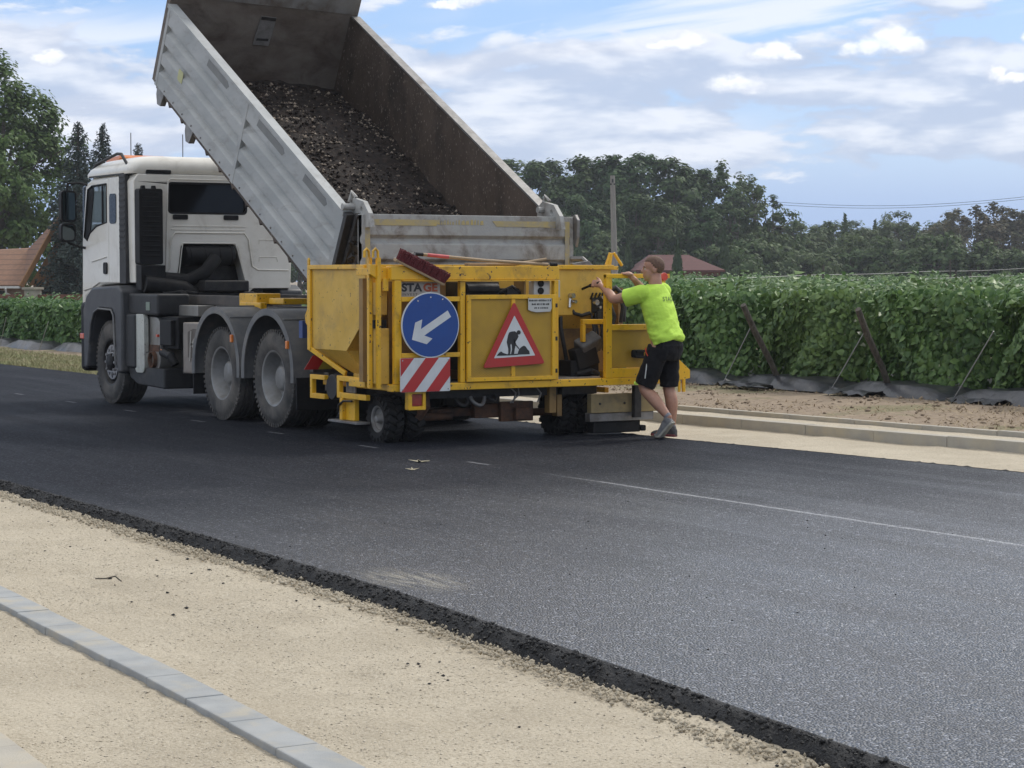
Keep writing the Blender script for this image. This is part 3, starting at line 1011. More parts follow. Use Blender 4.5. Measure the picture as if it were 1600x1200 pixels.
Rw, rrw = 0.525, 0.295
for X in (X1, X2):
    wheel(truck, X, YL, Rw, Rw, 0.295, rrw, -1, 'dish', M_tyre, M_rim)
    wheel(truck, X, YL + 0.335, Rw, Rw, 0.295, rrw, -1, 'dish', M_tyredk, M_rim)
    wheel(truck, X, YR, Rw, Rw, 0.295, rrw, 1, 'dish', M_tyre, M_rim)
    wheel(truck, X, YR - 0.335, Rw, Rw, 0.295, rrw, 1, 'dish', M_tyredk, M_rim)
wheel(truck, XF, YL + 0.01, Rw, Rw, 0.36, rrw, -1, 'front', M_tyre, M_rimbr)
wheel(truck, XF, YR - 0.01, Rw, Rw, 0.36, rrw, 1, 'front', M_tyre, M_rimbr)

# chassis
mb = MB()
for yc in (10.42, 11.28):
    mb.box(-27.0, -20.35, yc - 0.04, yc + 0.04, 0.80, 1.08)
for xc in (-26.8, -25.2, -24.2, -23.3, -21.9, -20.6):
    mb.box(xc - 0.05, xc + 0.05, 10.46, 11.24, 0.86, 1.02)
for xc in (X1, X2):
    mb.tube([(xc, 10.2, Rw), (xc, 11.5, Rw)], 0.085, 12)
    mb.lathe((xc, 10.85, Rw), (0, 1, 0), [(-0.24, 0.07), (-0.17, 0.17), (0, 0.22), (0.17, 0.17), (0.24, 0.07)], 16)
mb.tube([(XF, 9.9, Rw - 0.05), (XF, 11.8, Rw - 0.05)], 0.07, 10)
mb.tube([(-24.9, 10.85, 0.72), (X1, 10.85, 0.6)], 0.055, 10)
mb.tube([(X1, 10.85, 0.58), (X2, 10.85, 0.56)], 0.05, 10)
for yc in (10.34, 11.36):                       # leaf springs
    for i in range(5):
        mb.box(X1 + 0.1 + i * 0.09, X2 - 0.1 - i * 0.09, yc - 0.04, yc + 0.04, 0.70 + i * 0.022, 0.72 + i * 0.022)
mb.build('chassis', M_frame, truck, bevel=0.006)
mb = MB()
for yc in (10.42, 11.28):
    mb.box(-25.62, -20.3, yc - 0.06, yc + 0.06, 1.10, 1.25)
mb.box(-25.62, -25.5, 10.3, 11.4, 1.12, 1.24)
mb.box(-20.42, -20.30, 10.3, 11.4, 1.06, 1.24)
mb.box(-25.60, -22.9, 10.22, 10.30, 1.27, 1.385)
mb.box(-25.60, -22.9, 11.36, 11.44, 1.27, 1.385)
mb.build('subframe', M_frame, truck, bevel=0.006)
mb = MB()
mb.box(-25.66, -24.05, 9.98, 10.20, 1.135, 1.265)
mb.build('tool_tray', M_tank, truck, bevel=0.01)
mb = MB()
mb.box(-23.1, -22.6, 10.10, 10.40, 1.30, 1.42)
mb.box(-23.05, -22.45, 10.08, 10.16, 1.24, 1.32)
mb.box(-22.5, -22.1, 10.2, 10.5, 1.30, 1.37)
mb.build('wheel_chock', M_yel, truck, bevel=0.012)

# hydraulic ram under the bed
mb = MB()
mb.tube([(-21.55, 10.85, 0.95), (-21.6, 10.85, 1.45)], 0.13, 16)
mb.tube([(-21.6, 10.85, 1.45), (-21.63, 10.85, 1.85)], 0.10, 16)
mb.tube([(-21.63, 10.85, 1.85), (-21.67, 10.85, 2.22)], 0.075, 16)
mb.build('hydraulic_ram', M_dksteel, truck, smooth=40)


# rear mudguards: U-shaped arches with an outer lip
def mudguard(xc, ya, yb, lipside):
    mb = MB()
    r, zc = 0.675, 0.60
    path = [(xc - r, 0.50)] + arc(xc, zc, r, 180, 0, 22) + [(xc + r, 0.50)]
    t = 0.022
    inner = [(xc + (x - xc) * (1 - t / r), (zc + (z - zc) * (1 - t / r)) if z > zc else z) for x, z in path]
    n = len(path)
    vs = []
    for (x, z), (xi, zi) in zip(path, inner):
        vs += [(x, ya, z), (x, yb, z), (xi, ya, zi), (xi, yb, zi)]
    fs = []
    for i in range(n - 1):
        a, b = i * 4, i * 4 + 4
        fs += [(a, a + 1, b + 1, b), (a + 2, b + 2, b + 3, a + 3), (a, b, b + 2, a + 2), (a + 1, a + 3, b + 3, b + 1)]
    fs += [(0, 2, 3, 1), tuple((n - 1) * 4 + k for k in (0, 1, 3, 2))]
    mb.add(vs, fs)
    lip = [(xc - r, 0.50)] + arc(xc, zc, r, 180, 0, 22) + [(xc + r, 0.50)] + [(xc + r - 0.075, 0.50)] + arc(xc, zc, r - 0.075, 0, 180, 22) + [(xc - r + 0.075, 0.50)]
    yl = ya if lipside < 0 else yb
    mb.prism(lip, lambda a, b, d: (a, yl - lipside * d, b), 0.018, off=-0.004)
    for dx in (-0.38, 0.0, 0.38):
        mb.box(xc + dx - 0.012, xc + dx + 0.012, ya + 0.02, yb - 0.02, zc + math.sqrt(max(0, r * r - dx * dx)) - 0.004, zc + math.sqrt(max(0, r * r - dx * dx)) + 0.012)
    return mb.build('mudguard', M_fender, truck, smooth=35, bevel=0.004)


for X in (X1, X2):
    mudguard(X, 9.60, 10.33, -1)
    mudguard(X, 11.37, 12.10, 1)
# mud flaps
for (xc, ya, yb) in ((X1 - 0.69, 9.62, 10.3), (X2 + 0.69, 9.62, 10.3), (X2 + 0.69, 11.4, 12.08)):
    MB().box(xc - 0.012, xc + 0.012, ya, yb, 0.26 if xc < -22 else 0.22, 0.56).build('mud_flap', M_black, truck, bevel=0.004)
# marker lamps on the mudguards
for (xm, zm) in ((X1 + 0.50, 0.93), (X2 + 0.55, 0.90)):
    mb = MB().obox((xm, 9.585, zm), (0.05, 0.03, 0.085), 0.0)
    mb.build('marker_lamp', M_orange, truck, bevel=0.008)

# front mudguard / step panels of the cab, left and right
for s, yo in ((-1, 9.61), (1, 12.09)):
    fn = lambda a, b, d, s=s, yo=yo: (a, yo - s * d, b)
    outer = [(-26.98, 0.42), (-27.0, 1.18), (-26.88, 1.36), (-26.66, 1.47), (-25.76, 1.50), (-25.60, 1.43), (-25.60, 0.42), (-25.72, 0.40), (-25.80, 0.50),
             (-25.86, 1.12), (-25.94, 1.19), (-26.40, 1.20), (-26.56, 1.15), (-26.68, 1.0), (-26.76, 0.75), (-26.84, 0.44)]
    mb = MB().prism(outer, fn, 0.32)
    mb.build('front_mudguard', M_fenderdk, truck, bevel=0.03, seg=3, smooth=40)
    lip = [(-25.80, 0.50), (-25.86, 1.12), (-25.94, 1.19), (-26.40, 1.20), (-26.56, 1.15), (-26.68, 1.0), (-26.76, 0.75)]
    MB().tube([fn(a, b, -0.008) for a, b in lip], 0.014, 6).build('mudguard_lip', M_fender, truck, smooth=60)
    mb = MB().box(-27.20, -26.99, yo + 0.03 if s < 0 else yo - 0.35, yo + 0.35 if s < 0 else yo - 0.03, 0.38, 1.28)
    mb.build('bumper_corner', M_black, truck, bevel=0.06, seg=3)
    MB().box(-27.16, -27.02, yo + 0.012 if s < 0 else yo - 0.045, yo + 0.045 if s < 0 else yo - 0.012, 0.80, 0.87).build('side_marker', M_redr, truck, bevel=0.008)
MB().box(-27.46, -27.15, 9.96, 11.74, 0.36, 1.0).build('bumper', M_dkplastic, truck, bevel=0.05, seg=3)
# inner wheel housing
mb = MB()
for ya, yb in ((9.95, 10.3), (11.4, 11.75)):
    mb.box(-26.95, -25.65, ya + 0.2 if ya < 11 else ya, yb if ya < 11 else yb - 0.2, 0.9, 1.44)
mb.box(-27.4, -25.7, 10.2, 11.5, 0.85, 1.45)
mb.build('wheel_housing', M_black, truck)

# panel and skirt behind the front wheel
mb = MB()
mb.box(-25.60, -24.62, 9.70, 10.12, 1.14, 1.40)
mb.box(-25.60, -25.28, 9.66, 10.2, 0.48, 1.15)
mb.build('step_panel', M_dkplastic, truck, bevel=0.03, seg=3)
MB().box(-24.98, -24.86, 9.692, 9.70, 1.20, 1.30).build('warning_plate', pbr('green_grey_plate', (0.20, 0.25, 0.20), None, 5, 0.5), truck)
mb = MB()
mb.prism([(-25.62, 0.50), (-24.42, 0.50), (-24.42, 0.26), (-25.30, 0.28), (-25.56, 0.36)], lambda a, b, d: (a, 9.70 + d, b), 0.5)
mb.build('side_skirt', M_dkplastic, truck, bevel=0.02)
# silencer box with chequer-plate end guard
mb = MB()
mb.prism(rrect(-25.26, -24.70, 0.47, 1.12, 0.12, 5), lambda a, b, d: (a, 9.76 + d, b), 0.65)
sil = mb.build('silencer_box', M_tank, truck, smooth=40, bevel=0.01)
mb = MB()
mb.prism(rrect(-25.33, -25.02, 0.43, 1.15, 0.07, 4), lambda a, b, d: (a, 9.68 + d, b), 0.06)
mb.build('chequer_guard', M_alu, sil, bevel=0.008)
mb = MB()
mb.lathe((-24.88, 9.74, 0.60), (0, -1, 0), [(-0.1, 0.10), (0.03, 0.10), (0.03, 0.085), (-0.05, 0.08), (-0.05, 0.0)], 20)
mb.build('exhaust_outlet', M_rust, sil, smooth=40)
MB().box(-25.02, -24.70, 9.748, 9.756, 0.70, 0.78).build('heat_stain_plate', M_rust, sil)
mb = MB()
mb.box(-24.74, -24.22, 9.80, 10.25, 0.74, 1.13)
mb.box(-24.66, -24.30, 9.74, 9.80, 0.78, 1.09)
mb.tube([(-24.62, 9.76, 0.70), (-24.35, 9.76, 0.66), (-24.3, 9.8, 0.55)], 0.055, 10)
mb.tube([(-24.1, 9.95, 0.45), (-24.1, 9.95, 0.95)], 0.13, 14)
bb = mb.build('battery_box', M_black, truck, bevel=0.02)
mb = MB()
mb.box(-24.77, -24.72, 9.735, 9.76, 0.88, 0.91)
mb.build('red_tap', M_redr, bb)
mb = MB().obox((-24.58, 9.735, 0.70), (0.05, 0.03, 0.07), 0.0)
mb.build('marker_lamp', M_orange, truck, bevel=0.008)
# dusty box with a big painted letter K
mb = MB().box(-24.02, -23.36, 9.78, 10.2, 0.47, 1.07)
kb = mb.build('side_box', M_boxpan, truck, bevel=0.015)
mb = MB()
fk = lambda a, b, d: (a, 9.776 + d, b)
mb.plate([(-23.86, 0.66), (-23.86, 0.96), (-23.70, 1.00), (-23.45, 1.0), (-23.45, 0.66)], (), fk, 0.003)
mb.build('dark_smudge', pbr('mud_smudge', (0.10, 0.085, 0.075), (0.14, 0.12, 0.10), 9, 0.8), kb)
mb = MB()
for p, q in (((-23.79, 0.62), (-23.75, 0.97)), ((-23.76, 0.80), (-23.50, 0.97)), ((-23.74, 0.83), (-23.44, 0.60))):
    mb.bar(fk(p[0], p[1], -0.004), fk(q[0], q[1], -0.004), 0.035, 0.006, up=(0, 1, 0))
mb.build('letter_k', pbr('faded_letter', (0.30, 0.28, 0.25), None, 6, 0.6), kb)

# rear underrun with hazard board, lamps and plates
mb = MB()
mb.box(-20.42, -20.34, 9.72, 12.0, 0.62, 0.78)
mb.box(-20.5, -20.36, 10.35, 10.5, 0.62, 1.1)
mb.box(-20.5, -20.36, 11.2, 11.35, 0.62, 1.1)
mb.build('underrun_bar', M_frame, truck, bevel=0.006)
hz = MB()
for i, (a, b) in enumerate(((9.60, 9.76), (9.76, 9.92), (9.92, 10.08), (10.08, 10.24))):
    hz.cur = i % 2
    hz.prism([(a, 0.655), (b, 0.655), (b + 0.1, 0.80), (a + 0.1, 0.80)], lambda p, q, d: (-20.30 - d, p, q), 0.006)
hz.build('hazard_board', [M_signr, pbr('reflex_yellow', (0.36, 0.28, 0.03), None, 6, 0.5)], truck)
MB().box(-20.42, -20.335, 9.60, 9.66, 0.98, 1.16).build('blue_plate', M_bluepl, truck)
mb = MB()
for i in range(4):
    mb.box(-20.40, -20.33, 10.30 + i * 0.1, 10.38 + i * 0.1, 0.66, 0.76)
mb.build('tail_lamp', M_redl, truck, bevel=0.006)
mb = MB()
mb.tube([(-20.6, 9.95, 0.56), (-20.6, 10.35, 0.56)], 0.16, 18)
mb.build('air_tank', M_boxpan, truck, smooth=40)

# ---------------------------------------------------------------- cab
CL, CR = 9.76, 11.92
prof = [(-27.42, 1.02), (-27.36, 1.34), (-27.05, 1.42), (-26.70, 1.50), (-25.86, 1.53), (-25.86, 2.90), (-27.08, 2.88), (-27.28, 2.82), (-27.46, 1.98), (-27.50, 1.10)]
mb = MB().prism(prof, lambda a, b, d: (a, CL + 0.02 + d, b), CR - CL - 0.04)
cab = mb.build('cab', M_white, truck, bevel=0.03, seg=3, smooth=40)
# rear wall with window opening and engine tunnel
fr = lambda a, b, d: (-25.60 - d, a, b)
outer = [(9.80, 1.53), (9.78, 2.80), (9.84, 2.89), (11.84, 2.89), (11.90, 2.80), (11.93, 1.78), (11.92, 1.46), (11.40, 1.46), (11.33, 1.40), (11.30, 1.46), (11.22, 1.80), (11.17, 1.99),
         (11.12, 2.02), (10.46, 2.02), (10.41, 1.99), (10.38, 1.75), (10.34, 1.53)]
win = rrect(10.245, 11.305, 2.405, 2.785, 0.05, 5)
mb = MB().plate(outer, [win], fr, 0.26)
rw = mb.build('rear_wall', M_white, cab, smooth=30, bevel=0.012)
mb = MB()
# pressed ridges round the tunnel and below the window
ridge = [(10.20, 1.66), (10.25, 1.72), (10.275, 2.08), (10.33, 2.16), (11.27, 2.16), (11.33, 2.08), (11.38, 1.74), (11.46, 1.695), (11.88, 1.69)]
mb.tube([fr(a, b, -0.001) for a, b in ridge], 0.013, 6)
mb.tube([fr(a, b, -0.001) for a, b in ((10.30, 2.245), (11.30, 2.245))], 0.008, 6)
mb.tube([fr(a, b, -0.001) for a, b in ((10.28, 2.20), (11.28, 2.20))], 0.008, 6)
mb.tube([fr(a, b, -0.001) for a, b in ((10.20, 1.62), (10.24, 2.80), (10.27, 2.83), (11.75, 2.83))], 0.009, 6)
for z in (1.86, 2.08):
    mb.tube([fr(a, b, -0.001) for a, b in ((11.48, z - 0.06), (11.48, z), (11.72, z), (11.74, z - 0.06))], 0.007, 6)
mb.tube([fr(a, b, -0.001) for a, b in ((10.36, 1.50), (10.43, 2.03), (11.15, 2.03), (11.30, 1.50))], 0.010, 6)
mb.build('pressing', M_white, rw, smooth=60)
fw_ = MB().plate(rrect(10.235, 11.315, 2.395, 2.795, 0.055, 5), [rrect(10.262, 11.288, 2.42, 2.77, 0.04, 5)], lambda a, b, d: (-25.597 - d, a, b), 0.03)
rwin = fw_.build('rear_window', M_black, cab, smooth=30)
MB().plate(rrect(10.24, 11.31, 2.40, 2.79, 0.05, 5), (), lambda a, b, d: (-25.628 - d, a, b), 0.006).build('pane', M_glass, rwin)
for a in (10.30, 10.99):
    mb = MB().prism(rrect(a, a + 0.20, 2.325, 2.388, 0.015, 3), lambda p, q, d: (-25.585 - d, p, q), 0.02)
    mb.build('air_vent', M_black, cab, bevel=0.004)
# dark engine tunnel behind the opening
mb = MB()
mb.box(-25.858, -25.80, 10.34, 11.30, 1.2, 2.04)
mb.box(-25.87, -25.2, 10.46, 11.24, 1.05, 1.42)
mb.box(-25.6, -25.1, 10.52, 11.12, 1.42, 1.56)
mb.build('engine', M_dksteel, truck, bevel=0.02)
mb = MB().tube([(-25.64, 10.46, 1.87), (-25.64, 11.12, 1.87)], 0.125, 24)
for yy in (10.52, 10.72, 10.92, 11.08):
    mb.lathe((-25.64, yy, 1.87), (0, 1, 0), [(-0.012, 0.12), (-0.008, 0.131), (0.008, 0.131), (0.012, 0.12)], 24)
mb.build('air_filter', M_black, truck, smooth=35)
mb = MB()
mb.tube([(-25.48, 9.98, 1.62), (-25.48, 10.15, 1.58), (-25.40, 10.42, 1.56), (-25.34, 10.62, 1.66), (-25.42, 10.80, 1.84)], 0.085, 12)
mb.tube([(-25.4, 9.84, 1.52), (-25.36, 10.35, 1.45), (-25.3, 10.45, 1.36)], 0.11, 12)
mb.tube([(-25.30, 10.1, 1.36), (-25.2, 10.25, 1.40), (-25.05, 10.32, 1.33)], 0.05, 8)
mb.tube([(-25.25, 10.02, 1.40), (-25.15, 10.3, 1.42), (-24.8, 10.3, 1.40)], 0.02, 8)
mb.build('air_duct', M_black, truck, smooth=60)
# tall intake snorkel at the rear left corner
mb = MB()
mb.prism(rrect(9.79, 10.10, 1.76, 2.70, 0.03, 3), lambda a, b, d: (-25.585 + d, a, b), 0.16)
for a in (9.88, 10.02):
    mb.prism([(a - 0.03, 2.69), (a - 0.02, 2.74), (a + 0.02, 2.74), (a + 0.03, 2.69)], lambda p, q, d: (-25.56 + d, p, q), 0.05)
for z in np.arange(1.86, 2.64, 0.06):
    mb.box(-25.43, -25.418, 9.83, 10.06, z, z + 0.018)
mb.box(-25.58, -25.40, 9.80, 10.12, 1.44, 1.75)
mb.build('intake_snorkel', M_black, truck, bevel=0.015)
mb = MB()
mb.tube([(-25.575, 10.13, 1.62), (-25.52, 10.13, 1.62), (-25.52, 10.30, 1.62), (-25.575, 10.30, 1.62)], 0.013, 6)
mb.tube([(-25.575, 10.13, 1.57), (-25.52, 10.13, 1.57), (-25.52, 10.30, 1.57), (-25.575, 10.30, 1.57)], 0.013, 6)
mb.build('grab_handle', M_plate, truck, smooth=60)
for s, yc in ((-1, CL), (1, CR)):
    # slatted corner strip
    mb = MB()
    mb.box(-26.02, -25.80, min(yc, yc + s * -0.05) - (0.012 if s < 0 else 0), max(yc, yc - s * 0.05) + (0.012 if s > 0 else 0), 1.52, 2.89)
    for z in np.arange(1.95, 2.85, 0.075):
        mb.box(-26.01, -25.82, yc + s * 0.012 - 0.006, yc + s * 0.012 + 0.006, z, z + 0.035)
    mb.build('corner_grille', M_dkplastic, cab, bevel=0.006)
    # door with its window, and the panel behind it
    fn = lambda a, b, d, yc=yc, s=s: (a, yc - s * d, b)
    door = [(-26.43, 1.53), (-26.43, 2.86), (-27.06, 2.84), (-27.25, 2.80), (-27.40, 2.05), (-27.40, 1.42), (-27.06, 1.46), (-26.80, 1.53)]
    wn_ = [(-26.49, 2.79), (-27.02, 2.78), (-27.18, 2.74), (-27.33, 2.12), (-27.22, 2.08), (-27.10, 2.18), (-26.86, 2.26), (-26.49, 2.30)]
    dr = MB().plate(door, [wn_], fn, 0.02).build('door', M_white, cab, bevel=0.006)
    MB().plate([(a, b) for a, b in wn_], (), lambda a, b, d, yc=yc, s=s: (a, yc - s * (0.014 + d), b), 0.004).build('window', M_winglass, dr)
    fm = MB().tube([fn(a, b, 0.001) for a, b in wn_ + wn_[:1]], 0.013, 6)
    fm.box(-26.66, -26.63, yc - 0.008, yc + 0.006, 2.29, 2.78)
    fm.prism([(-27.02, 2.78), (-27.18, 2.74), (-27.33, 2.12), (-27.22, 2.08), (-27.13, 2.16), (-26.98, 2.70)], lambda a, b, d, yc=yc, s=s: (a, yc - s * (0.004 + d), b), 0.006)
    fm.build('window_frame', M_black, dr, smooth=40)
    MB().prism(rrect(-26.60, -26.47, 1.64, 1.79, 0.03, 3), lambda a, b, d, yc=yc, s=s: (a, yc + s * (0.002 + d), b), 0.016).build('handle', M_black, dr, bevel=0.006)
    sp_ = MB().plate([(-26.03, 1.53), (-26.03, 2.87), (-26.42, 2.86), (-26.42, 1.53)], (), fn, 0.02).build('side_panel', M_white, cab, bevel=0.006)
    MB().prism(rrect(-26.38, -26.14, 2.28, 2.66, 0.05, 4), lambda a, b, d, yc=yc, s=s: (a, yc + s * (d + 0.001), b), 0.008).build('quarter_window', M_glass, sp_, bevel=0.003)
    MB().bar(fn(-27.05, 1.80, -0.004), fn(-26.50, 1.86, -0.004), 0.02, 0.012).build('door_pressing', M_white, dr, bevel=0.005)
    # mirrors on two arms
    mo = MB()
    mo.tube([(-27.2, yc, 2.80), (-27.34, yc + s * 0.05, 2.83), (-27.40, yc + s * 0.20, 2.82), (-27.40, yc + s * 0.21, 2.70)], 0.017, 8)
    mo.tube([(-27.28, yc, 1.98), (-27.38, yc + s * 0.06, 2.00), (-27.40, yc + s * 0.20, 2.05), (-27.40, yc + s * 0.21, 2.12)], 0.017, 8)
    mo.prism(rrect(yc + s * 0.20 - 0.105, yc + s * 0.20 + 0.105, 2.32, 2.73, 0.05, 4), lambda a, b, d: (-27.45 + d, a, b), 0.10)
    mo.prism(rrect(yc + s * 0.21 - 0.10, yc + s * 0.21 + 0.10, 2.06, 2.30, 0.05, 4), lambda a, b, d: (-27.45 + d, a, b), 0.10)
    mo = mo.build('mirror', M_black, cab, bevel=0.012, smooth=40)
    mg = MB().prism(rrect(yc + s * 0.20 - 0.085, yc + s * 0.20 + 0.085, 2.345, 2.705, 0.04, 4), lambda a, b, d: (-27.352 + d, a, b), 0.004)
    mg.prism(rrect(yc + s * 0.21 - 0.08, yc + s * 0.21 + 0.08, 2.085, 2.275, 0.04, 4), lambda a, b, d: (-27.352 + d, a, b), 0.004)
    mg.build('mirror_glass', M_mirror, mo)
    # roof gutter
    MB().box(-27.1, -25.86, min(yc, yc + s * 0.012), max(yc, yc + s * 0.012), 2.885, 2.905).build('gutter', M_dkplastic, cab)


# roof cap: rounded loft
def loft(secs, n):
    mb = MB()
    vs = [p for s_ in secs for p in s_]
    fs = []
    for i in range(len(secs) - 1):
        for k in range(n):
            k2 = (k + 1) % n
            fs.append((i * n + k, i * n + k2, (i + 1) * n + k2, (i + 1) * n + k))
    fs.append(tuple(range(n))[::-1])
    fs.append(tuple((len(secs) - 1) * n + k for k in range(n)))
    return mb.add(vs, fs)


secs = []
for (z, fx, rx, iy, r) in ((2.895, -27.26, -25.62, 0.0, 0.10), (2.93, -27.24, -25.60, -0.01, 0.10), (2.985, -27.16, -25.60, 0.0, 0.12), (3.04, -27.05, -25.62, 0.05, 0.14),
                           (3.085, -26.90, -25.66, 0.12, 0.14), (3.115, -26.72, -25.74, 0.24, 0.12), (3.128, -26.5, -25.9, 0.36, 0.10)):
    secs.append([(a, b, z) for a, b in rrect(fx, rx, CL + iy, CR - iy, r, 5)])
rc = loft(secs, len(secs[0])).build('roof', M_white, cab, smooth=50)
MB().prism(rrect(9.95, 10.28, 2.895, 2.94, 0.01, 2), lambda a, b, d: (-25.595 - d, a, b), 0.02).build('roof_lamp', M_black, rc)
mb = MB()
mb.prism([(-27.12, 3.03), (-26.62, 3.10), (-26.52, 3.13), (-26.60, 3.17), (-27.02, 3.15), (-27.12, 3.10)], lambda a, b, d: (a, 9.98 + d, b), 0.62)
mb.build('beacon_bar', M_orange, cab, bevel=0.02, seg=3)
mb = MB()
for yy in (9.80, 11.88):
    mb.tube([(-27.24, yy, 2.92), (-26.95, yy, 3.06), (-26.2, yy, 3.16), (-26.05, yy, 3.15), (-25.80, yy, 2.98), (-25.74, yy, 2.88)], 0.02, 8)
mb.tube([(-26.95, 9.80, 3.06), (-26.95, 11.88, 3.06)], 0.016, 8)
mb.build('roof_bar', M_dkplastic, cab, smooth=60)
mb = MB()
mb.tube([(-26.9, 10.25, 3.1), (-26.9, 10.25, 3.48)], 0.006, 5)
mb.tube([(-26.6, 10.85, 3.1), (-26.6, 10.85, 3.46)], 0.006, 5)
mb.build('antenna', M_dkplastic, cab)
# sun-bleached logo panel on the front corner
mb = MB()
mb.box(-27.53, -27.40, 9.80, 11.88, 2.05, 2.80)
mb.build('windscreen', M_glass, cab, bevel=0.03)

# ---------------------------------------------------------------- tipped bed
TH = math.radians(29.0)
cT, sT = math.cos(TH), math.sin(TH)
PX, PZ = -19.34, 2.246
BL, BR = 9.60, 12.06


def bp(u_, n_, y):
    """bed frame: u forward along the floor, n up from the top rail, y across"""
    return (PX - cT * u_ + sT * n_, y, PZ + sT * u_ + cT * n_)


LEN, DEP = 5.23, 1.0
bed = MB()
side_prof = [(0.0, -0.02), (-0.035, -0.02), (-0.035, 0.0), (-0.225, 0.0), (-0.265, 0.05), (-0.30, 0.05), (-0.345, 0.0), (-0.47, 0.0), (-0.51, 0.05), (-0.545, 0.05), (-0.59, 0.0),
             (-0.715, 0.0), (-0.755, 0.05), (-0.79, 0.05), (-0.83, 0.0), (-DEP, 0.0)]


def side_panel(y0, s):
    """pressed side wall: ribs run along the bed and stop at upright posts"""
    mb = MB()
    pr = side_prof + [(-DEP, 0.085), (0.0, 0.085)]
    us = [0.0, LEN]
    vs = []
    for u_ in us:
        vs += [bp(u_, n_, y0 - s * d) for n_, d in pr]
    k = len(pr)
    fs = []
    for i in range(k):
        j = (i + 1) % k
        fs.append((i, j, k + j, k + i))
    mb.add(vs, fs)
    for tri in tessellate_polygon([[Vector((a, b, 0)) for a, b in pr]]):
        mb.f.append(tuple(tri))
        mb.f.append(tuple(i + k for i in tri))
        mb.mi += [0, 0]
    # posts flush with the rib crests
    for (ua, ub) in ((0.0, 0.10), (2.62, 2.70), (LEN - 0.07, LEN)):
        q = [bp(a, b, y0 + s * 0.004) for a, b in ((ua, -0.02), (ub, -0.02), (ub, -DEP - 0.01), (ua, -DEP - 0.01))]
        q += [bp(a, b, y0 - s * 0.06) for a, b in ((ua, -0.02), (ub, -0.02), (ub, -DEP - 0.01), (ua, -DEP - 0.01))]
        mb.add(q, [(0, 1, 2, 3), (7, 6, 5, 4), (0, 4, 5, 1), (1, 5, 6, 2), (2, 6, 7, 3), (3, 7, 4, 0)])
    return mb


M_recess = pbr('recess_shade_grey', (0.15, 0.155, 0.155), (0.19, 0.195, 0.19), 4, 0.6)
bedroot = side_panel(BL, -1).build('bed_side', M_bed, truck, bevel=0.004)
bside2 = side_panel(BR, 1).build('bed_side', M_bed, truck, bevel=0.004)
for ob_, y0, s in ((bedroot, BL, -1), (bside2, BR, 1)):
    # flat rope plates, bottom hinge lugs, rivets, small plate
    for (ua, ub) in ((3.20, 3.85), (1.55, 2.3), (0.4, 1.0)):
        mb = MB().prism([(ua, -0.11), (ua + 0.06, -0.07), (ub, -0.07), (ub + 0.03, -0.16), (ua + 0.05, -0.16)], lambda a, b, d: bp(a, b, y0 - s * (d - 0.002)), 0.004)
        mb.build('rope_recess_shade', M_recess, ob_)  # flat plates, the shade of the recesses put into their grey
    mb = MB()
    for uu_ in np.arange(0.25, LEN, 0.31):
        mb.tube([bp(uu_, -0.955, y0), bp(uu_, -0.955, y0 + s * 0.012)], 0.013, 6)
    for uu_ in (4.05, 5.05):
        mb.prism([(uu_ - 0.14, -0.98), (uu_ + 0.12, -0.98), (uu_ + 0.10, -1.10), (uu_ + 0.02, -1.20), (uu_ - 0.08, -1.18)], lambda a, b, d: bp(a, b, y0 - s * (d + 0.01)), 0.07)
    for nn in (-0.30, -0.62):
        mb.prism([(LEN, nn), (LEN + 0.07, nn - 0.01), (LEN + 0.07, nn - 0.07), (LEN, nn - 0.09)], lambda a, b, d: bp(a, b, y0 - s * (d + 0.01)), 0.05)
    mb.build('hinge_lug', M_steel, ob_, bevel=0.006)
    # inner face of the wall, scraped by the load
    mb = MB()
    yi = y0 - s * 0.104
    nu, nn = 40, 10
    vs = [bp(LEN * i / nu, 0.0 - DEP * j / nn, yi - s * (0.010 * noise.noise((i * 0.35, j * 0.4, s)))) for i in range(nu + 1) for j in range(nn + 1)]
    fs = [(i * (nn + 1) + j, i * (nn + 1) + j + 1, (i + 1) * (nn + 1) + j + 1, (i + 1) * (nn + 1) + j) for i in range(nu) for j in range(nn)]
    mb.add(vs, fs)
    mb.build('inner_lining', M_bedin, ob_, smooth=180)
    mb = MB().prism([(0.0, 0.0), (LEN, 0.0), (LEN, 0.012), (0.0, 0.012)], lambda a, b, d: bp(a, b, y0 - s * (d - 0.022)), 0.115)
    mb.build('top_rail', M_steel if s > 0 else M_bed, ob_, bevel=0.003)
MB().plate(rrect(4.45, 4.60, -0.66, -0.52, 0.03, 3), (), lambda a, b, d: bp(a, b, BL - 0.002 - d), 0.003).build('rating_sticker', pbr('yellowed_sticker', (0.42, 0.42, 0.20), None, 5, 0.5), bedroot)
# floor
mb = MB()
fl = [bp(0.0, -DEP - 0.0, BL + 0.03), bp(LEN, -DEP, BL + 0.03), bp(LEN, -DEP, BR - 0.03), bp(0, -DEP, BR - 0.03),
      bp(0.0, -DEP - 0.06, BL + 0.03), bp(LEN, -DEP - 0.06, BL + 0.03), bp(LEN, -DEP - 0.06, BR - 0.03), bp(0, -DEP - 0.06, BR - 0.03)]
mb.add(fl, [(0, 1, 2, 3), (7, 6, 5, 4), (0, 4, 5, 1), (1, 5, 6, 2), (2, 6, 7, 3), (3, 7, 4, 0)])
for uu_ in np.arange(0.2, LEN, 0.42):
    a = bp(uu_, -DEP - 0.061, BL + 0.05)
    b = bp(uu_, -DEP - 0.061, BR - 0.05)
    mb.bar(a, b, 0.07, 0.10, up=(-sT, 0, cT))
for yy in (10.42, 11.28):
    mb.bar(bp(0.1, -DEP - 0.18, yy), bp(LEN - 0.1, -DEP - 0.18, yy), 0.12, 0.14, up=(sT, 0, cT))
mb.build('bed_floor', M_bedin, truck)
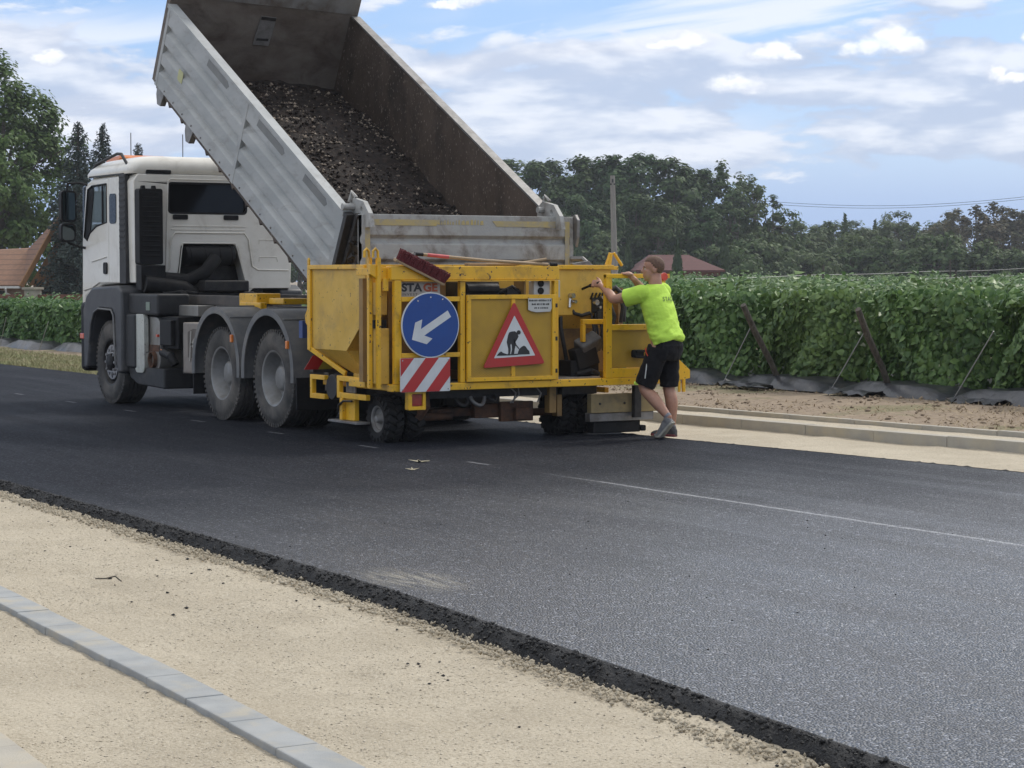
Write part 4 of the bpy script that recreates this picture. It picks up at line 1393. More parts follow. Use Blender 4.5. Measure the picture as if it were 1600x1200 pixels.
# headboard, taller than the side walls, with a step-shaped lifting pocket
mb = MB()
ht = 0.62
hb_out = [(BL + 0.005, -DEP), (BR - 0.005, -DEP), (BR - 0.005, ht), (BL + 0.005, ht)]
pocket = [(10.80, -0.02), (11.00, -0.02), (10.96, -0.22), (10.78, -0.40), (10.70, -0.40), (10.76, -0.18)]
mb.plate(hb_out, (), lambda a, b, d: bp(LEN + d, b, a), 0.06)
for a in (BL + 0.01, BR - 0.05, 10.85):
    mb.prism([(a, -DEP), (a + 0.04, -DEP), (a + 0.04, ht), (a, ht)], lambda p, q, d: bp(LEN + 0.06 + d, q, p), 0.06)
hb = mb.build('headboard', M_headin, truck, bevel=0.005)
mb = MB()
mb.plate([(BL + 0.02, 0.12), (BR - 0.02, 0.03), (BR - 0.02, ht - 0.01), (BL + 0.02, ht - 0.01)], (), lambda a, b, d: bp(LEN - 0.004 - d, b, a), 0.004)
mb.build('unworn_band', pbr('weathered_grey_paint', (0.19, 0.185, 0.175), (0.24, 0.235, 0.225), 3, 0.6, 0.2, dirt=(0.11, 0.085, 0.065), damt=0.7, dscale=3.5), hb)
mb = MB()
fnp = lambda a, b, d: bp(LEN - 0.01 - d, b, a)
mb.plate([(10.78, -0.06), (10.98, -0.07), (10.95, -0.44), (10.74, -0.43)], (), fnp, 0.006)
mb.box(0, 0.0001, 0, 0.0001, 0, 0.0001) if False else None
pk = mb.build('step_pocket', M_steel, hb)
for q4 in ([(10.785, -0.065), (10.975, -0.075), (10.973, -0.115), (10.782, -0.105)], [(10.78, -0.345), (10.93, -0.345), (10.93, -0.375), (10.77, -0.375)]):
    MB().plate(q4, (), lambda a, b, d: bp(LEN - 0.017 - d, b, a), 0.004).build('slot_shadow', M_dksteel, pk)  # dark strips standing in for the shadow gaps of the pocket

# rear post and latch arm with dried dirt on the left, pivot lugs
for y0, s in ((BL, -1), (BR, 1)):
    mb = MB()
    mb.bar(bp(-0.04, 0.02, y0 - s * 0.03), bp(-0.04, -DEP, y0 - s * 0.03), 0.09, 0.07, up=(1, 0, 0))
    mb.bar(bp(-0.14, 0.06, y0 - s * 0.10), bp(-0.10, -DEP + 0.1, y0 - s * 0.10), 0.10, 0.06, up=(1, 0, 0))
    r = random.Random(3 + s)
    for i in range(16):
        c = bp(-0.14 + r.uniform(-0.02, 0.03), -0.05 - i * 0.05, y0 - s * (0.10 + r.uniform(-0.04, 0.04)))
        mb.obox(c, (r.uniform(0.03, 0.08), r.uniform(0.03, 0.09), r.uniform(0.03, 0.08)), Matrix.Rotation(r.uniform(0, 3), 3, 'Y') @ Matrix.Rotation(r.uniform(0, 3), 3, 'X'))
    mb.build('rear_post', M_steel if s > 0 else M_dksteel, truck, bevel=0.006)
    mb = MB()
    yk = y0 - s * 0.10
    ear = [(-19.48, 2.10), (-19.46, 2.34), (-19.36, 2.40), (-19.14, 2.36), (-19.02, 2.24), (-18.98, 2.10)]
    mb.plate(ear, [[(-19.18 + 0.03 * math.cos(q * math.pi / 4), 2.28 + 0.03 * math.sin(q * math.pi / 4)) for q in range(8)]], lambda a, b, d: (a, yk - s * d, b), 0.05)
    mb.tube([(-19.34, y0 + s * 0.03, 2.31), (-19.34, yk - s * 0.12, 2.31)], 0.035, 10)
    mb.tube([(-19.40, yk - 0.02, 2.36), (-19.38, yk, 2.46), (-19.33, yk + 0.02, 2.40)], 0.022, 6)
    mb.build('pivot_lug', M_tailg, truck, bevel=0.008)

# tailgate hanging from its top pivots
TX = -19.10
mb = MB()
tpr = [(2.235, 0.0), (2.03, 0.0), (1.995, -0.04), (1.965, -0.04), (1.94, 0.0), (1.79, 0.0), (1.76, -0.04), (1.73, -0.04), (1.70, 0.0), (1.42, 0.0), (1.42, -0.09), (2.235, -0.09)]
k = len(tpr)
vs = [(TX + d, yy, z) for yy in (9.665, 12.13) for z, d in tpr]
mb.add(vs, [(i, (i + 1) % k, k + (i + 1) % k, k + i) for i in range(k)])
for tri in tessellate_polygon([[Vector((a, b, 0)) for a, b in tpr]]):
    mb.f += [tuple(tri), tuple(i + k for i in tri)]
    mb.mi += [0, 0]
for yy in (9.665, 12.09):
    mb.box(TX - 0.08, TX + 0.004, yy, yy + 0.04, 1.42, 2.23)
tg = mb.build('tailgate', M_tailg, truck, bevel=0.005)
mb = MB()
ft = lambda a, b, d: (TX + 0.002 + d, a, b)
for q4 in ([(9.757, 2.185), (10.55, 2.185), (10.50, 2.125), (9.757, 2.125)], [(11.15, 2.18), (12.023, 2.185), (12.023, 2.12), (11.20, 2.125)],
           [(9.70, 2.185), (9.755, 2.185), (9.755, 1.72), (9.70, 1.72)], [(12.025, 2.185), (12.08, 2.185), (12.08, 1.72), (12.025, 1.72)]):
    MB().plate(q4, (), ft, 0.003).build('contour_tape', M_stripe_y, tg)
# worn yellow lettering in the middle of the gate, no longer readable
mb = MB()
r = random.Random(8)
a = 10.52
while a < 11.05:
    w_ = r.uniform(0.014, 0.045)
    h_ = r.uniform(0.03, 0.06)
    mb.plate([(a, 2.14), (a + w_, 2.138), (a + w_ * 0.8, 2.14 + h_), (a + 0.004, 2.14 + h_ * r.uniform(0.7, 1))], (), ft, 0.002)
    a += w_ + r.uniform(0.006, 0.016)
mb.build('worn_lettering', M_stripe_y, tg)
# torn skirt on the right-hand corner
mb = MB()
mb.prism([(-19.08, 2.26), (-19.03, 2.20), (-19.04, 2.02), (-19.07, 1.92), (-19.12, 2.0), (-19.14, 2.24)], lambda a, b, d: (a, 12.135 + d, b), 0.035)
mb.tube([(-19.1, 12.1, 1.80), (-19.0, 12.18, 1.80), (-18.95, 12.22, 1.74)], 0.03, 6)
mb.prism([(11.98, 1.75), (12.20, 1.78), (12.26, 1.72), (12.06, 1.70)], lambda a, b, d: (-18.95 + d, a, b), 0.05)
mb.build('gate_latch', M_steel, tg, bevel=0.006)

# ---------------------------------------------------------------- load in the bed
def load_mat():
    m = bpy.data.materials.new('dark_road_millings')
    m.use_nodes = True
    k = NT(m.node_tree)
    p = k.n['Principled BSDF']
    t = k.add('ShaderNodeTexCoord').outputs['Object']
    n = k.noise(t, 16, 5, 0.7)
    n2 = k.noise(t, 5, 3, 0.6)
    c = k.mix(k.ss(n, 0.35, 0.7), (0.0065, 0.0040, 0.0028), (0.026, 0.0150, 0.0098))
    c = k.mix(k.m('MULTIPLY', k.ss(n2, 0.55, 0.7), 0.5), c, (0.042, 0.029, 0.022))
    k.l.new(c, p.inputs['Base Color'])
    p.inputs['Roughness'].default_value = 0.9
    b = k.add('ShaderNodeBump', {'Height': n, 'Strength': 0.9, 'Distance': 0.02})
    k.l.new(b.outputs[0], p.inputs['Normal'])
    return m


M_load = load_mat()
nu, ny = 200, 96
U = np.linspace(-0.02, LEN - 0.005, nu)
Yv = np.linspace(BL + 0.08, BR - 0.08, ny)
Ug, Yg = np.meshgrid(U, Yv, indexing='ij')
yn = (Yg - BL) / (BR - BL)


def load_n(Ug, yn, Yg):
    base = -0.86 + 0.12 * np.exp(-((yn - 0.62) / 0.30) ** 2) * sstep(Ug / 2.0) - 0.13 * sstep((Ug - 3.4) / 1.8)
    base = base - 0.14 * sstep((0.9 - Ug) / 0.9)
    base += 0.050 * vnoise(Ug, Yg, 301, 4, 1.6) + 0.030 * vnoise(Ug, Yg, 305, 3, 8)
    terr = np.sin(Ug * 9 + 3 * vnoise(Ug, Yg, 309, 2, 1.2))
    return base + 0.018 * terr


Ng = load_n(Ug, yn, Yg)
vs = np.stack([PX - cT * Ug + sT * Ng, Yg, PZ + sT * Ug + cT * Ng], -1).reshape(-1, 3)
i = np.arange(nu - 1)[:, None] * ny + np.arange(ny - 1)[None, :]
q = np.stack([i, i + ny, i + ny + 1, i + 1], -1).reshape(-1, 4)
r = np.random.default_rng(44)
M_loadst = pbr('pale_stones_in_soil', (0.34, 0.28, 0.22), (0.13, 0.10, 0.075), 14, 0.9, detail=1)
ld = np_mesh('dirt_load', vs, q, M_load, smooth=False)
# stones: dark and pale ones, part of the same heap
def load_stones(n, seed, s0, s1, pw):
    r = np.random.default_rng(seed)
    u_ = r.uniform(0.05, LEN - 0.1, n)
    y_ = r.uniform(BL + 0.12, BR - 0.12, n)
    clump = vnoise(u_ * 0.6, y_, 401, 3, 2.2)
    keep = r.uniform(-0.7, 0.7, n) < clump
    u_, y_ = u_[keep], y_[keep]
    n_ = load_n(u_, (y_ - BL) / (BR - BL), y_)
    sz = s0 + s1 * r.uniform(0, 1, len(u_)) ** pw
    n_ = n_ + sz * 0.3
    P = np.stack([PX - cT * u_ + sT * n_, y_, PZ + sT * u_ + cT * n_], -1)
    return P, sz


P1, s1_ = load_stones(5600, 45, 0.005, 0.026, 4.0)
P2, s2_ = load_stones(6500, 46, 0.008, 0.026, 2.5)
a = stones('pale_chips', P1, s1_, M_loadst, 47, 0.8)
b = stones('dark_chips', P2, s2_, M_load, 48, 0.8)
bm = bmesh.new()
bm.from_mesh(ld.data)
for k_, ob_ in ((1, a), (0, b)):
    n0 = len(bm.faces)
    bm.from_mesh(ob_.data)
    bm.faces.ensure_lookup_table()
    for f_ in bm.faces[n0:]:
        f_.material_index = k_
bm.to_mesh(ld.data)
bm.free()
ld.data.materials.append(M_loadst)
for ob_ in (a, b):
    me_ = ob_.data
    bpy.data.objects.remove(ob_)
    bpy.data.meshes.remove(me_)
tag(ld, 'dark brown crumbly soil with pale stones heaped in the tipped truck bed', 'soil', kind='stuff')
# ================================================================ road spreader (yellow shoulder paver) behind the truck
RX = -18.35                                    # its rear face
mach = thing('road_spreader', (-18.9, 10.9, 0), 'yellow road spreader machine with hopper, mesh door and traffic signs, behind the dump truck', 'road machine')
fR = lambda a, b, d: (RX + d, a, b)


def ybox(mb, y0, y1, z0, z1, x0=-0.06, x1=0.0):
    mb.box(RX + x0, RX + x1, y0, y1, z0, z1)
    return mb


# frame: bottom beam, posts, rails
mb = ybox(MB(), 9.60, 12.84, 0.515, 0.585, -0.10, 0.002)
mb.box(-19.9, RX - 0.1, 9.62, 9.70, 0.52, 0.585)
mb.box(-19.9, RX - 0.1, 12.45, 12.53, 0.52, 0.585)
mb.build('main_beam', M_yel, mach, bevel=0.006)
for y0, y1, z1 in ((9.635, 9.71, 1.583), (10.355, 10.412, 1.583), (11.43, 11.482, 1.583), (12.05, 12.122, 1.64), (12.72, 12.78, 1.60)):
    ybox(MB(), y0, y1, 0.587, z1).build('post', M_yel, mach, bevel=0.006)
ybox(MB(), 9.60, 11.487, 1.585, 1.72, -0.12, 0.006).build('top_beam', M_yel, mach, bevel=0.008)
mb = ybox(MB(), 9.712, 11.43, 1.575, 1.583, -0.05, 0.03)
mb.build('beam_flange', M_yel, mach, bevel=0.003)
mb = MB()
mb.prism([(9.42, 1.74), (9.60, 1.70), (9.60, 1.60), (9.56, 1.555), (9.42, 1.64)], fR, 0.05, -0.14)
mb.prism([(9.545, 1.60), (9.60, 1.60), (9.60, 1.48), (9.545, 1.48)], fR, 0.03, -0.09)
mb.build('corner_bracket', M_yel, mach, bevel=0.004)
for z0, z1 in ((1.378, 1.425), (0.838, 0.882)):
    ybox(MB(), 9.712, 10.353, z0, z1, -0.045, -0.004).build('cross_rail', M_yel, mach, bevel=0.004)
mb = ybox(MB(), 12.05, 12.80, 1.60, 1.645, -0.055, 0.004)
mb.build('guard_rail', M_yel, mach, bevel=0.006)
ybox(MB(), 12.124, 12.718, 1.07, 1.13, -0.045, -0.004).build('guard_rail', M_yel, mach, bevel=0.005)
ybox(MB(), 12.124, 12.718, 0.587, 0.685, -0.05, -0.006).build('toe_board', M_yel, mach, bevel=0.005)
mb = MB().plate([(12.13, 0.69), (12.715, 0.69), (12.715, 1.068), (12.13, 1.068)], (), lambda a, b, d: (RX - 0.04 + d, a, b), 0.008)
rp = mb.build('mesh_panel', M_perf, mach)
mb = MB()
mb.prism(rrect(12.36, 12.50, 0.79, 0.87, 0.02, 3), fR, 0.03, -0.01)
mb.tube([fR(12.40, 0.85, 0.03), fR(12.52, 0.86, 0.04), fR(12.60, 0.82, 0.03)], 0.014, 6)
mb.tube([fR(12.38, 0.80, 0.03), fR(12.52, 0.79, 0.035)], 0.016, 6)
mb.build('latch', M_black, rp, bevel=0.004)
mb = MB().tube([fR(12.745, 1.615, 0.006), fR(12.745, 1.615, 0.034)], 0.042, 20)
mb.build('red_reflector', M_redr, mach, bevel=0.006)
mb = MB().prism(rrect(12.802, 12.84, 1.60, 1.645, 0.004, 2), fR, 0.03, -0.045)
mb.build('rail_end_cap', M_yel, mach)

# mesh door with frame and hinges
mb = MB()
mb.plate([(10.414, 0.592), (11.428, 0.592), (11.428, 1.440), (10.414, 1.440)], [[(10.458, 0.632), (11.388, 0.632), (11.388, 1.398), (10.458, 1.398)]], lambda a, b, d: (RX + 0.004 + d, a, b), 0.03)
mb.box(RX + 0.006, RX + 0.028, 10.918, 10.962, 0.634, 1.396)
door = mb.build('door', M_yel, mach, bevel=0.004)
MB().plate([(10.456, 0.630), (11.390, 0.630), (11.390, 1.400), (10.456, 1.400)], (), lambda a, b, d: (RX + 0.008 + d, a, b), 0.005).build('mesh_sheet', M_perf, door)
for zz in (1.33, 1.0, 0.68):
    MB().tube([fR(11.435, zz - 0.02, 0.03), fR(11.435, zz + 0.02, 0.03)], 0.014, 8).build('hinge', M_dksteel, door)
# small grey instruction plate, its print worn away
pl = MB().plate([(11.105, 1.290), (11.14, 1.275), (11.20, 1.265), (11.36, 1.27), (11.378, 1.30), (11.375, 1.402), (11.105, 1.402)], (), lambda a, b, d: (RX + 0.0335 + d, a, b), 0.002)
pl.box(0, 0, 0, 0, 0, 0) if False else None
ip = pl.build('instruction_plate', M_plate, door)
mb = MB()
r = random.Random(2)
for row, (za, h_) in enumerate(((1.372, 0.018), (1.335, 0.018), (1.300, 0.014))):
    a = 11.115 + 0.03 * row
    while a < 11.36 - 0.02 * row:
        w_ = r.uniform(0.008, 0.016)
        mb.plate([(a, za), (a + w_, za), (a + w_, za + h_), (a, za + h_ * r.uniform(0.6, 1))], (), lambda p, q, d: (RX + 0.0358 + d, p, q), 0.0008)
        a += w_ + r.choice((0.004, 0.005, 0.012))
mb.build('worn_print', M_dksteel, ip)


# ---- signs
def tri(cx, cy):
    return (10.5 + cx * 0.000796, 1.441 - cy * 0.000676)


def fS(dd):
    return lambda a, b, d: (RX + dd + d, a, b)


def round_poly(pts, rad, n=4):
    out = []
    m = len(pts)
    for i in range(m):
        p0, p1, p2 = Vector(pts[i - 1]), Vector(pts[i]), Vector(pts[(i + 1) % m])
        a = (p0 - p1).normalized() * rad
        b = (p2 - p1).normalized() * rad
        for k in range(n + 1):
            t = k / n
            out.append(tuple(p1 + a * (1 - t) ** 2 + b * t ** 2))
    return out


T3 = [tri(548, 100), tri(100, 1062), tri(995, 1015)]
Ti = [tri(548, 305), tri(255, 922), tri(850, 893)]
sg = MB().plate(round_poly(T3, 0.035), (), fS(0.040), 0.010).build('roadworks_sign', M_signr, mach, bevel=0.002)
MB().plate(round_poly(Ti, 0.008), (), fS(0.0505), 0.0015).build('white_face', M_signw, sg)
mb = MB()
f52 = fS(0.0525)
man = [(470, 550), (500, 538), (555, 533), (577, 555), (598, 585), (606, 612), (585, 655), (562, 690), (556, 720), (562, 745), (550, 800), (541, 868), (498, 870), (500, 850), (512, 800), (508, 740), (497, 712),
       (490, 740), (494, 800), (482, 876), (448, 874), (458, 850), (458, 790), (442, 720), (436, 690), (447, 630), (455, 590)]
mb.plate([tri(*p) for p in man], (), f52, 0.001)
mb.plate([tri(608 + 30 * math.cos(q * math.pi / 8), 552 + 32 * math.sin(q * math.pi / 8)) for q in range(16)], (), f52, 0.001)
mb.plate([tri(*p) for p in ((530, 660), (545, 650), (575, 730), (606, 770), (625, 800), (616, 806), (590, 775), (560, 742))], (), f52, 0.001)
mb.plate([tri(*p) for p in ((590, 876), (606, 820), (625, 785), (655, 760), (682, 746), (708, 758), (735, 800), (762, 826), (770, 874))], (), f52, 0.001)
mb.plate([tri(*p) for p in ((292, 886), (322, 845), (355, 824), (384, 846), (440, 866), (600, 862), (600, 880), (440, 886))], (), lambda a, b, d: (RX + 0.0532 + d, a, b), 0.001)
mb.build('digging_man_symbol', M_signk, sg)
cy, cz, cr = 10.0, 1.152, 0.316
circ = lambda r_, n=56: [(cy + r_ * math.cos(2 * math.pi * q / n), cz + r_ * math.sin(2 * math.pi * q / n)) for q in range(n)]
sg = MB().plate(circ(cr), (), fS(0.030), 0.014).build('keep_left_sign', M_signw, mach, bevel=0.002)
MB().plate(circ(cr - 0.011), (), fS(0.0445), 0.0015).build('blue_face', M_blue, sg)
S_, T_ = Vector((cy + 0.205, cz + 0.108)), Vector((cy - 0.205, cz - 0.138))
d_ = (T_ - S_).normalized()
p_ = Vector((-d_.y, d_.x))
hw = 0.036
nb = T_ - d_ * 0.115
ar = [S_ + p_ * hw, nb + p_ * hw, T_ - d_ * 0.20 + p_ * 0.118, T_ - d_ * 0.135 + p_ * 0.138, T_ - d_ * 0.0, T_ - d_ * 0.135 - p_ * 0.138, T_ - d_ * 0.20 - p_ * 0.118, nb - p_ * hw, S_ - p_ * hw]
ar = [S_ + p_ * hw, nb - d_ * 0.02 + p_ * hw, T_ - d_ * 0.195 + p_ * 0.108, T_ - d_ * 0.115 + p_ * 0.122, T_, T_ - d_ * 0.115 - p_ * 0.122, T_ - d_ * 0.195 - p_ * 0.108, nb - d_ * 0.02 - p_ * hw, S_ - p_ * hw]
MB().plate([tuple(q) for q in ar], (), fS(0.0465), 0.0015).build('white_arrow', M_signw, sg)
mb = MB()
for a, b in ((9.86, 1.385), (10.13, 1.40), (10.0, 1.42)):
    mb.tube([fS(0.046)(a, b, 0), fS(0.050)(a, b, 0)], 0.008, 8)
mb.build('sign_bolt', M_chrome, sg)
# red and white hazard board
by0, by1, bz0, bz1 = 9.668, 10.212, 0.512, 0.838
hb_ = MB().plate(rrect(by0, by1, bz0, bz1, 0.012, 3), (), fS(0.040), 0.010).build('hazard_board', M_signw, mach)
mb = MB()


def clip_poly(poly, x0, x1, y0, y1):
    def cl(ps, ins, inter):
        o = []
        for i in range(len(ps)):
            a, b = ps[i - 1], ps[i]
            if ins(b):
                if not ins(a):
                    o.append(inter(a, b))
                o.append(b)
            elif ins(a):
                o.append(inter(a, b))
        return o
    ix = lambda v_: (lambda a, b: (v_, a[1] + (b[1] - a[1]) * (v_ - a[0]) / (b[0] - a[0])))
    iy = lambda v_: (lambda a, b: (a[0] + (b[0] - a[0]) * (v_ - a[1]) / (b[1] - a[1]), v_))
    poly = cl(poly, lambda p: p[0] >= x0, ix(x0))
    poly = cl(poly, lambda p: p[0] <= x1, ix(x1)) if poly else poly
    poly = cl(poly, lambda p: p[1] >= y0, iy(y0)) if poly else poly
    poly = cl(poly, lambda p: p[1] <= y1, iy(y1)) if poly else poly
    return poly


for i in (-1, 0, 1, 2):
    a0 = by0 + 0.005 + i * 0.272
    pg = [(a0 - 0.272 + 0.10, bz0), (a0 - 0.272 + 0.245, bz0), (a0 - 0.272 + 0.245 + 0.27, bz1), (a0 - 0.272 + 0.10 + 0.27, bz1)]
    pg = [(p - 0.10, q) for p, q in pg]
    pg = clip_poly(pg, by0 + 0.001, by1 - 0.001, bz0 + 0.001, bz1 - 0.001)
    if len(pg) > 2:
        mb.plate(pg, (), fS(0.0505), 0.0015)
mb.build('red_stripes', M_signr, hb_)
mb = MB()
for a, b in ((9.69, 0.815), (10.19, 0.815), (9.69, 0.535), (10.19, 0.535)):
    mb.tube([fS(0.05)(a, b, 0), fS(0.054)(a, b, 0)], 0.007, 8)
mb.build('board_bolt', M_chrome, hb_)
# company plate
lp = MB().plate([(9.722, 1.425), (10.155, 1.425), (10.155, 1.568), (9.722, 1.568)], (), fS(-0.055), 0.006).build('company_plate', pbr('dirty_white_plate', (0.40, 0.37, 0.33), (0.33, 0.30, 0.26), 6, 0.6), mach)
fl_ = lambda a, b, d: (RX - 0.049 + d, 9.735 + a, 1.478 + b)
text_mb('STA', 0.105, fl_, 0.001, sx=1.20, bold=0.0045).build('black_lettering', M_signk, lp)
text_mb('GE', 0.105, lambda a, b, d: fl_(a + 0.235, b, d), 0.001, sx=1.20, bold=0.0045).build('orange_lettering', M_logoo, lp)
text_mb('INVEST', 0.034, lambda a, b, d: (RX - 0.049 + d, 9.735 + a, 1.436 + b), 0.001, sx=1.3, space=1.3).build('small_lettering', M_signk, lp)

# inside bay one and above the door
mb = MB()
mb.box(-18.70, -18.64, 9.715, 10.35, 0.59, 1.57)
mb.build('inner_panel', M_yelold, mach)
mb = MB()
mb.box(-18.64, -18.55, 10.12, 10.35, 0.90, 1.30)
mb.box(-18.64, -18.56, 9.75, 10.0, 0.60, 0.80)
mb.tube([(-18.58, 9.8, 0.62), (-18.52, 10.1, 0.68), (-18.56, 10.34, 0.63)], 0.022, 8)
mb.build('inner_gear', M_dksteel, mach, bevel=0.01)
mb = MB()
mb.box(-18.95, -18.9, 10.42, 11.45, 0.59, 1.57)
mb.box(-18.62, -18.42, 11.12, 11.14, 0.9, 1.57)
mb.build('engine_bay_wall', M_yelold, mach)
mb = MB()
mb.box(-18.85, -18.50, 10.44, 10.88, 0.7, 1.565)
mb.tube([(-18.5, 10.5, 1.50), (-18.5, 10.86, 1.50)], 0.05, 14)
mb.box(-18.75, -18.48, 10.96, 11.10, 1.0, 1.50)
mb.tube([(-18.55, 10.9, 1.45), (-18.48, 11.02, 1.52), (-18.5, 11.15, 1.44)], 0.018, 8)
mb.build('engine', M_dksteel, mach, bevel=0.02)
mb = MB().prism(rrect(11.222, 11.408, 1.43, 1.572, 0.008, 2), lambda a, b, d: (RX - 0.05 - d, a, b), 0.10)
cbx = mb.build('control_box', M_plate, mach, bevel=0.004)
for zz in (1.548, 1.475):
    mb = MB().lathe((RX - 0.052, 11.30, zz), (1, 0, 0), [(0.0, 0.034), (0.012, 0.034), (0.012, 0.026), (0.006, 0.024), (0.006, 0.0)], 20)
    mb.build('dial', M_black, cbx, smooth=40)
mb = MB().box(RX - 0.14, RX - 0.03, 11.484, 11.50, 1.40, 1.585)
mb.box(RX - 0.12, RX - 0.05, 11.50, 11.53, 1.41, 1.58)
mb.build('switch_panel', pbr('pale_green_panel', (0.42, 0.45, 0.40), None, 6, 0.5), mach, bevel=0.004)

# hopper: sheet-steel walls, sloping below
HX0, HX1 = -20.03, -18.80
HL, HR = 9.55, 12.40
sidep = [(HX0, 1.73), (HX1, 1.73), (HX1, 1.225), (-19.215, 0.885), (HX0, 0.885)]
mb = MB().prism(sidep, lambda a, b, d: (a, HL + d, b), 0.012)
mb.prism(sidep, lambda a, b, d: (a, HR - d, b), 0.012)
vs = [(HX0, HL, 0.885), (-19.215, HL, 0.885), (-19.16, HL + 0.20, 0.64), (-19.42, HL + 0.20, 0.64)]
mb.add(vs, [(0, 1, 2, 3)])
mb.add([(x, HR - (y - HL), z) for x, y, z in vs], [(3, 2, 1, 0)])
rear = [(HX1, 1.73), (HX1, 1.225), (-19.215, 0.885), (-19.16, 0.64)]
for (xa, za), (xb, zb) in zip(rear[:-1], rear[1:]):
    ia = 0.2 if zb < 0.7 else 0.012
    mb.add([(xa, HL + 0.012, za), (xa, HR - 0.012, za), (xb, HR - ia, zb), (xb, HL + ia, zb)], [(0, 1, 2, 3)])
mb.add([(HX0 + 0.1, HL + 0.012, 1.50), (HX0 + 0.1, HR - 0.012, 1.50), (HX0, HR - 0.012, 0.885), (HX0, HL + 0.012, 0.885)], [(0, 1, 2, 3)])
mb.add([(HX0, HL + 0.012, 0.885), (HX0, HR - 0.012, 0.885), (-19.42, HR - 0.2, 0.64), (-19.42, HL + 0.2, 0.64)], [(0, 1, 2, 3)])
mb.box(-19.44, -19.15, HL + 0.19, HR - 0.19, 0.60, 0.65)
hop = mb.build('hopper', M_yeldusty, mach)
mb = MB()
mb.box(HX0 - 0.02, HX1 + 0.02, HL - 0.03, HL - 0.001, 1.69, 1.735)
mb.box(HX0 - 0.02, HX1 + 0.02, HR + 0.001, HR + 0.03, 1.69, 1.735)
mb.box(HX1 - 0.0, HX1 + 0.03, HL, HR, 1.69, 1.735)
mb.box(HX0 - 0.03, HX0 + 0.04, HL - 0.028, HL - 0.002, 0.87, 1.69)
mb.bar((HX0, HL - 0.012, 0.89), (-19.47, HL + 0.12, 0.645), 0.03, 0.05)
mb.prism([(HX0 - 0.02, 1.735), (HX0 + 0.02, 1.735), (HX0 + 0.02, 1.79), (HX0, 1.81), (HX0 - 0.02, 1.79)], lambda a, b, d: (a, HL - 0.03 + d, b), 0.02)
mb.prism([(HX0 - 0.08, 1.22), (HX0 - 0.03, 1.28), (HX0 - 0.03, 1.12), (HX0 - 0.06, 1.14)], lambda a, b, d: (a, HL - 0.03 + d, b), 0.03)
mb.build('hopper_rim', M_yel, hop, bevel=0.005)
mb = MB()
mb.tube([(-19.02, HL + 0.24, 0.64), (-19.02, HL + 0.26, 0.64)], 0.03, 10)
mb.box(-19.16, -18.85, HL + 0.16, HL + 0.22, 0.60, 0.74)
mb.build('hopper_gate', M_yeldusty, hop, bevel=0.006)
# twin lifting posts with hooks, left end
for yy, xx in ((9.452, -18.52), (9.505, -18.44)):
    mb = MB().box(xx - 0.022, xx + 0.022, yy - 0.018, yy + 0.018, 0.55, 1.80)
    mb.tube([(xx, yy, 1.78), (xx, yy - 0.005, 1.86), (xx, yy - 0.03, 1.885), (xx, yy - 0.055, 1.86), (xx, yy - 0.055, 1.80)], 0.014, 8)
    mb.build('lifting_post', M_yel, mach, smooth=40)
MB().box(-18.78, -18.45, 9.44, 9.52, 1.63, 1.70).build('post_tie', M_yel, mach, bevel=0.004)
mb = MB()
mb.box(-18.60, -18.46, 9.53, 9.632, 0.585, 1.12)
mb.box(-18.60, -18.50, 9.53, 9.632, 1.25, 1.56)
mb.box(-18.72, -18.62, 9.53, 9.632, 1.0, 1.62)
mb.build('side_locker', M_yeldusty, mach, bevel=0.006)
MB().box(-18.64, -18.52, 9.50, 9.632, 1.125, 1.20).build('locker_gap_shade', M_black, mach)  # black block set between the lockers in place of the gap's shade
MB().box(-18.78, -18.70, 9.47, 9.64, 0.60, 1.60).build('side_wall', M_yelold, mach)
mb = MB()
mb.tube([(-18.60, 9.64, 1.30), (-18.56, 9.60, 1.60)], 0.012, 6)
mb.build('rod', M_yel, mach)

